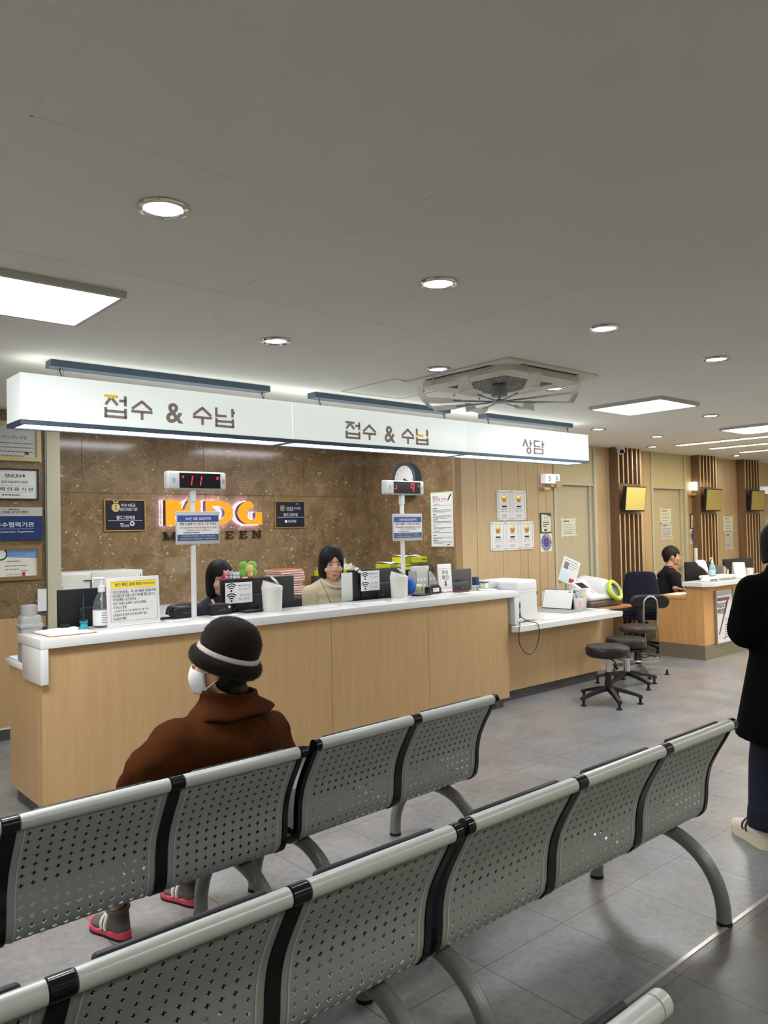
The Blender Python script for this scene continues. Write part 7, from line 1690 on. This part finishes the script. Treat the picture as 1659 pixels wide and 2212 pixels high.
fl_ = V3(4.03, 1.735, 0)+F*.12; fr_ = fl_+R_*.30-F*.06
for s_, fp in ((-1, fl_), (1, fr_)):
    limb(b, [hip+R_*.09*s_, (hip+R_*.09*s_).lerp(fp, .52)+F*.02, fp+Z*.1], [.09, .06, .04]); limb(b, [fp+Z*.06-F*.04, fp+Z*.045+F*.1], [.034, .026])
blob('body', b, M['skin'], t, .007, 2); face_parts(t, H)
b = MB(); b.ell(O+Z*1.30-F*.01, (.19, .135, .09), rot=None); b.ell(O+Z*1.17, (.21, .175, .2)); b.ell(O+Z*.98, (.20, .17, .2))
b.cyl(O+Z*.545-F*.02, O+Z*1.0-F*.02, .275, .185, 32)
limb(b, [sl-Z*.02, el+F*.02-R_*.0, wl-F*.05], [.095, .10, .075], 18); limb(b, [sr-Z*.02, er+F*.02, wr-F*.05], [.095, .10, .075], 18)
b.ell(nb+Z*.03-F*.03, (.125, .12, .075))
b.ell(nb+Z*.045-F*.025, (.125, .12, .085)); b.cap(nb-Z*.04, .12, sl-Z*.03, .095, 18); b.cap(nb-Z*.04, .12, sr-Z*.03, .095, 18); coat = blob('coat', b, M['black_coat'], t, .011, 10)
hair_shell(t, H, M['hair'], bob(.03, -.09, -.115, .7), (.096, .117, .120), nm='hair')
b = MB()
for s_, fp in ((-1, fl_), (1, fr_)):
    kn = (hip+R_*.1*s_).lerp(fp-F*.05+R_*.02, .52)+F*.02; limb(b, [hip+R_*.08*s_-Z*.12, kn, fp-F*.06+R_*.02+Z*.16], [.10, .082, .085], 18); b.cyl(fp-F*.065+R_*.02+Z*.105, fp-F*.06+R_*.02+Z*.2, .095, .087, 22)
blob('trousers', b, M['dark_jean'], t, .009, 3)
for fp, d_ in ((fl_, -.06), (fr_, .06)):
    shoe(t, fp-F*.10, rz+d_*.3, .30, M['shoe_white'], M['shoe_cream'], M['shoe_maroon'], .045, 1.12)
# ================================================================ camera, light of the hall, output look
for o_ in list(bpy.data.objects):
    if o_.name == 'lettering_source': bpy.data.objects.remove(o_)
cd = bpy.data.cameras.new('camera'); cam = bpy.data.objects.new('camera', cd); COL.objects.link(cam)
cd.sensor_fit = 'VERTICAL'; cd.sensor_height = 36; cd.lens = 36*FPX/IH; cd.clip_start = .05; cd.clip_end = 60
mtx = Matrix.Identity(4)
for i in range(3): mtx[i][0] = _R[i]; mtx[i][1] = _U[i]; mtx[i][2] = -_f[i]; mtx[i][3] = _C[i]
cam.matrix_world = mtx; SC.camera = cam
w = bpy.data.worlds.new('world'); SC.world = w; w.use_nodes = True
bg = w.node_tree.nodes['Background']; bg.inputs[0].default_value = (.9, .95, 1, 1); bg.inputs[1].default_value = .15
SC.view_settings.view_transform = 'Standard'; SC.view_settings.look = 'None'; SC.view_settings.gamma = 1; SC.view_settings.use_curve_mapping = False
SC.view_settings.exposure = 0.0
SC.cycles.max_bounces = 8; SC.cycles.diffuse_bounces = 5; SC.cycles.glossy_bounces = 4; SC.cycles.transmission_bounces = 6; SC.cycles.sample_clamp_indirect = 6
SC.cycles.use_denoising = True
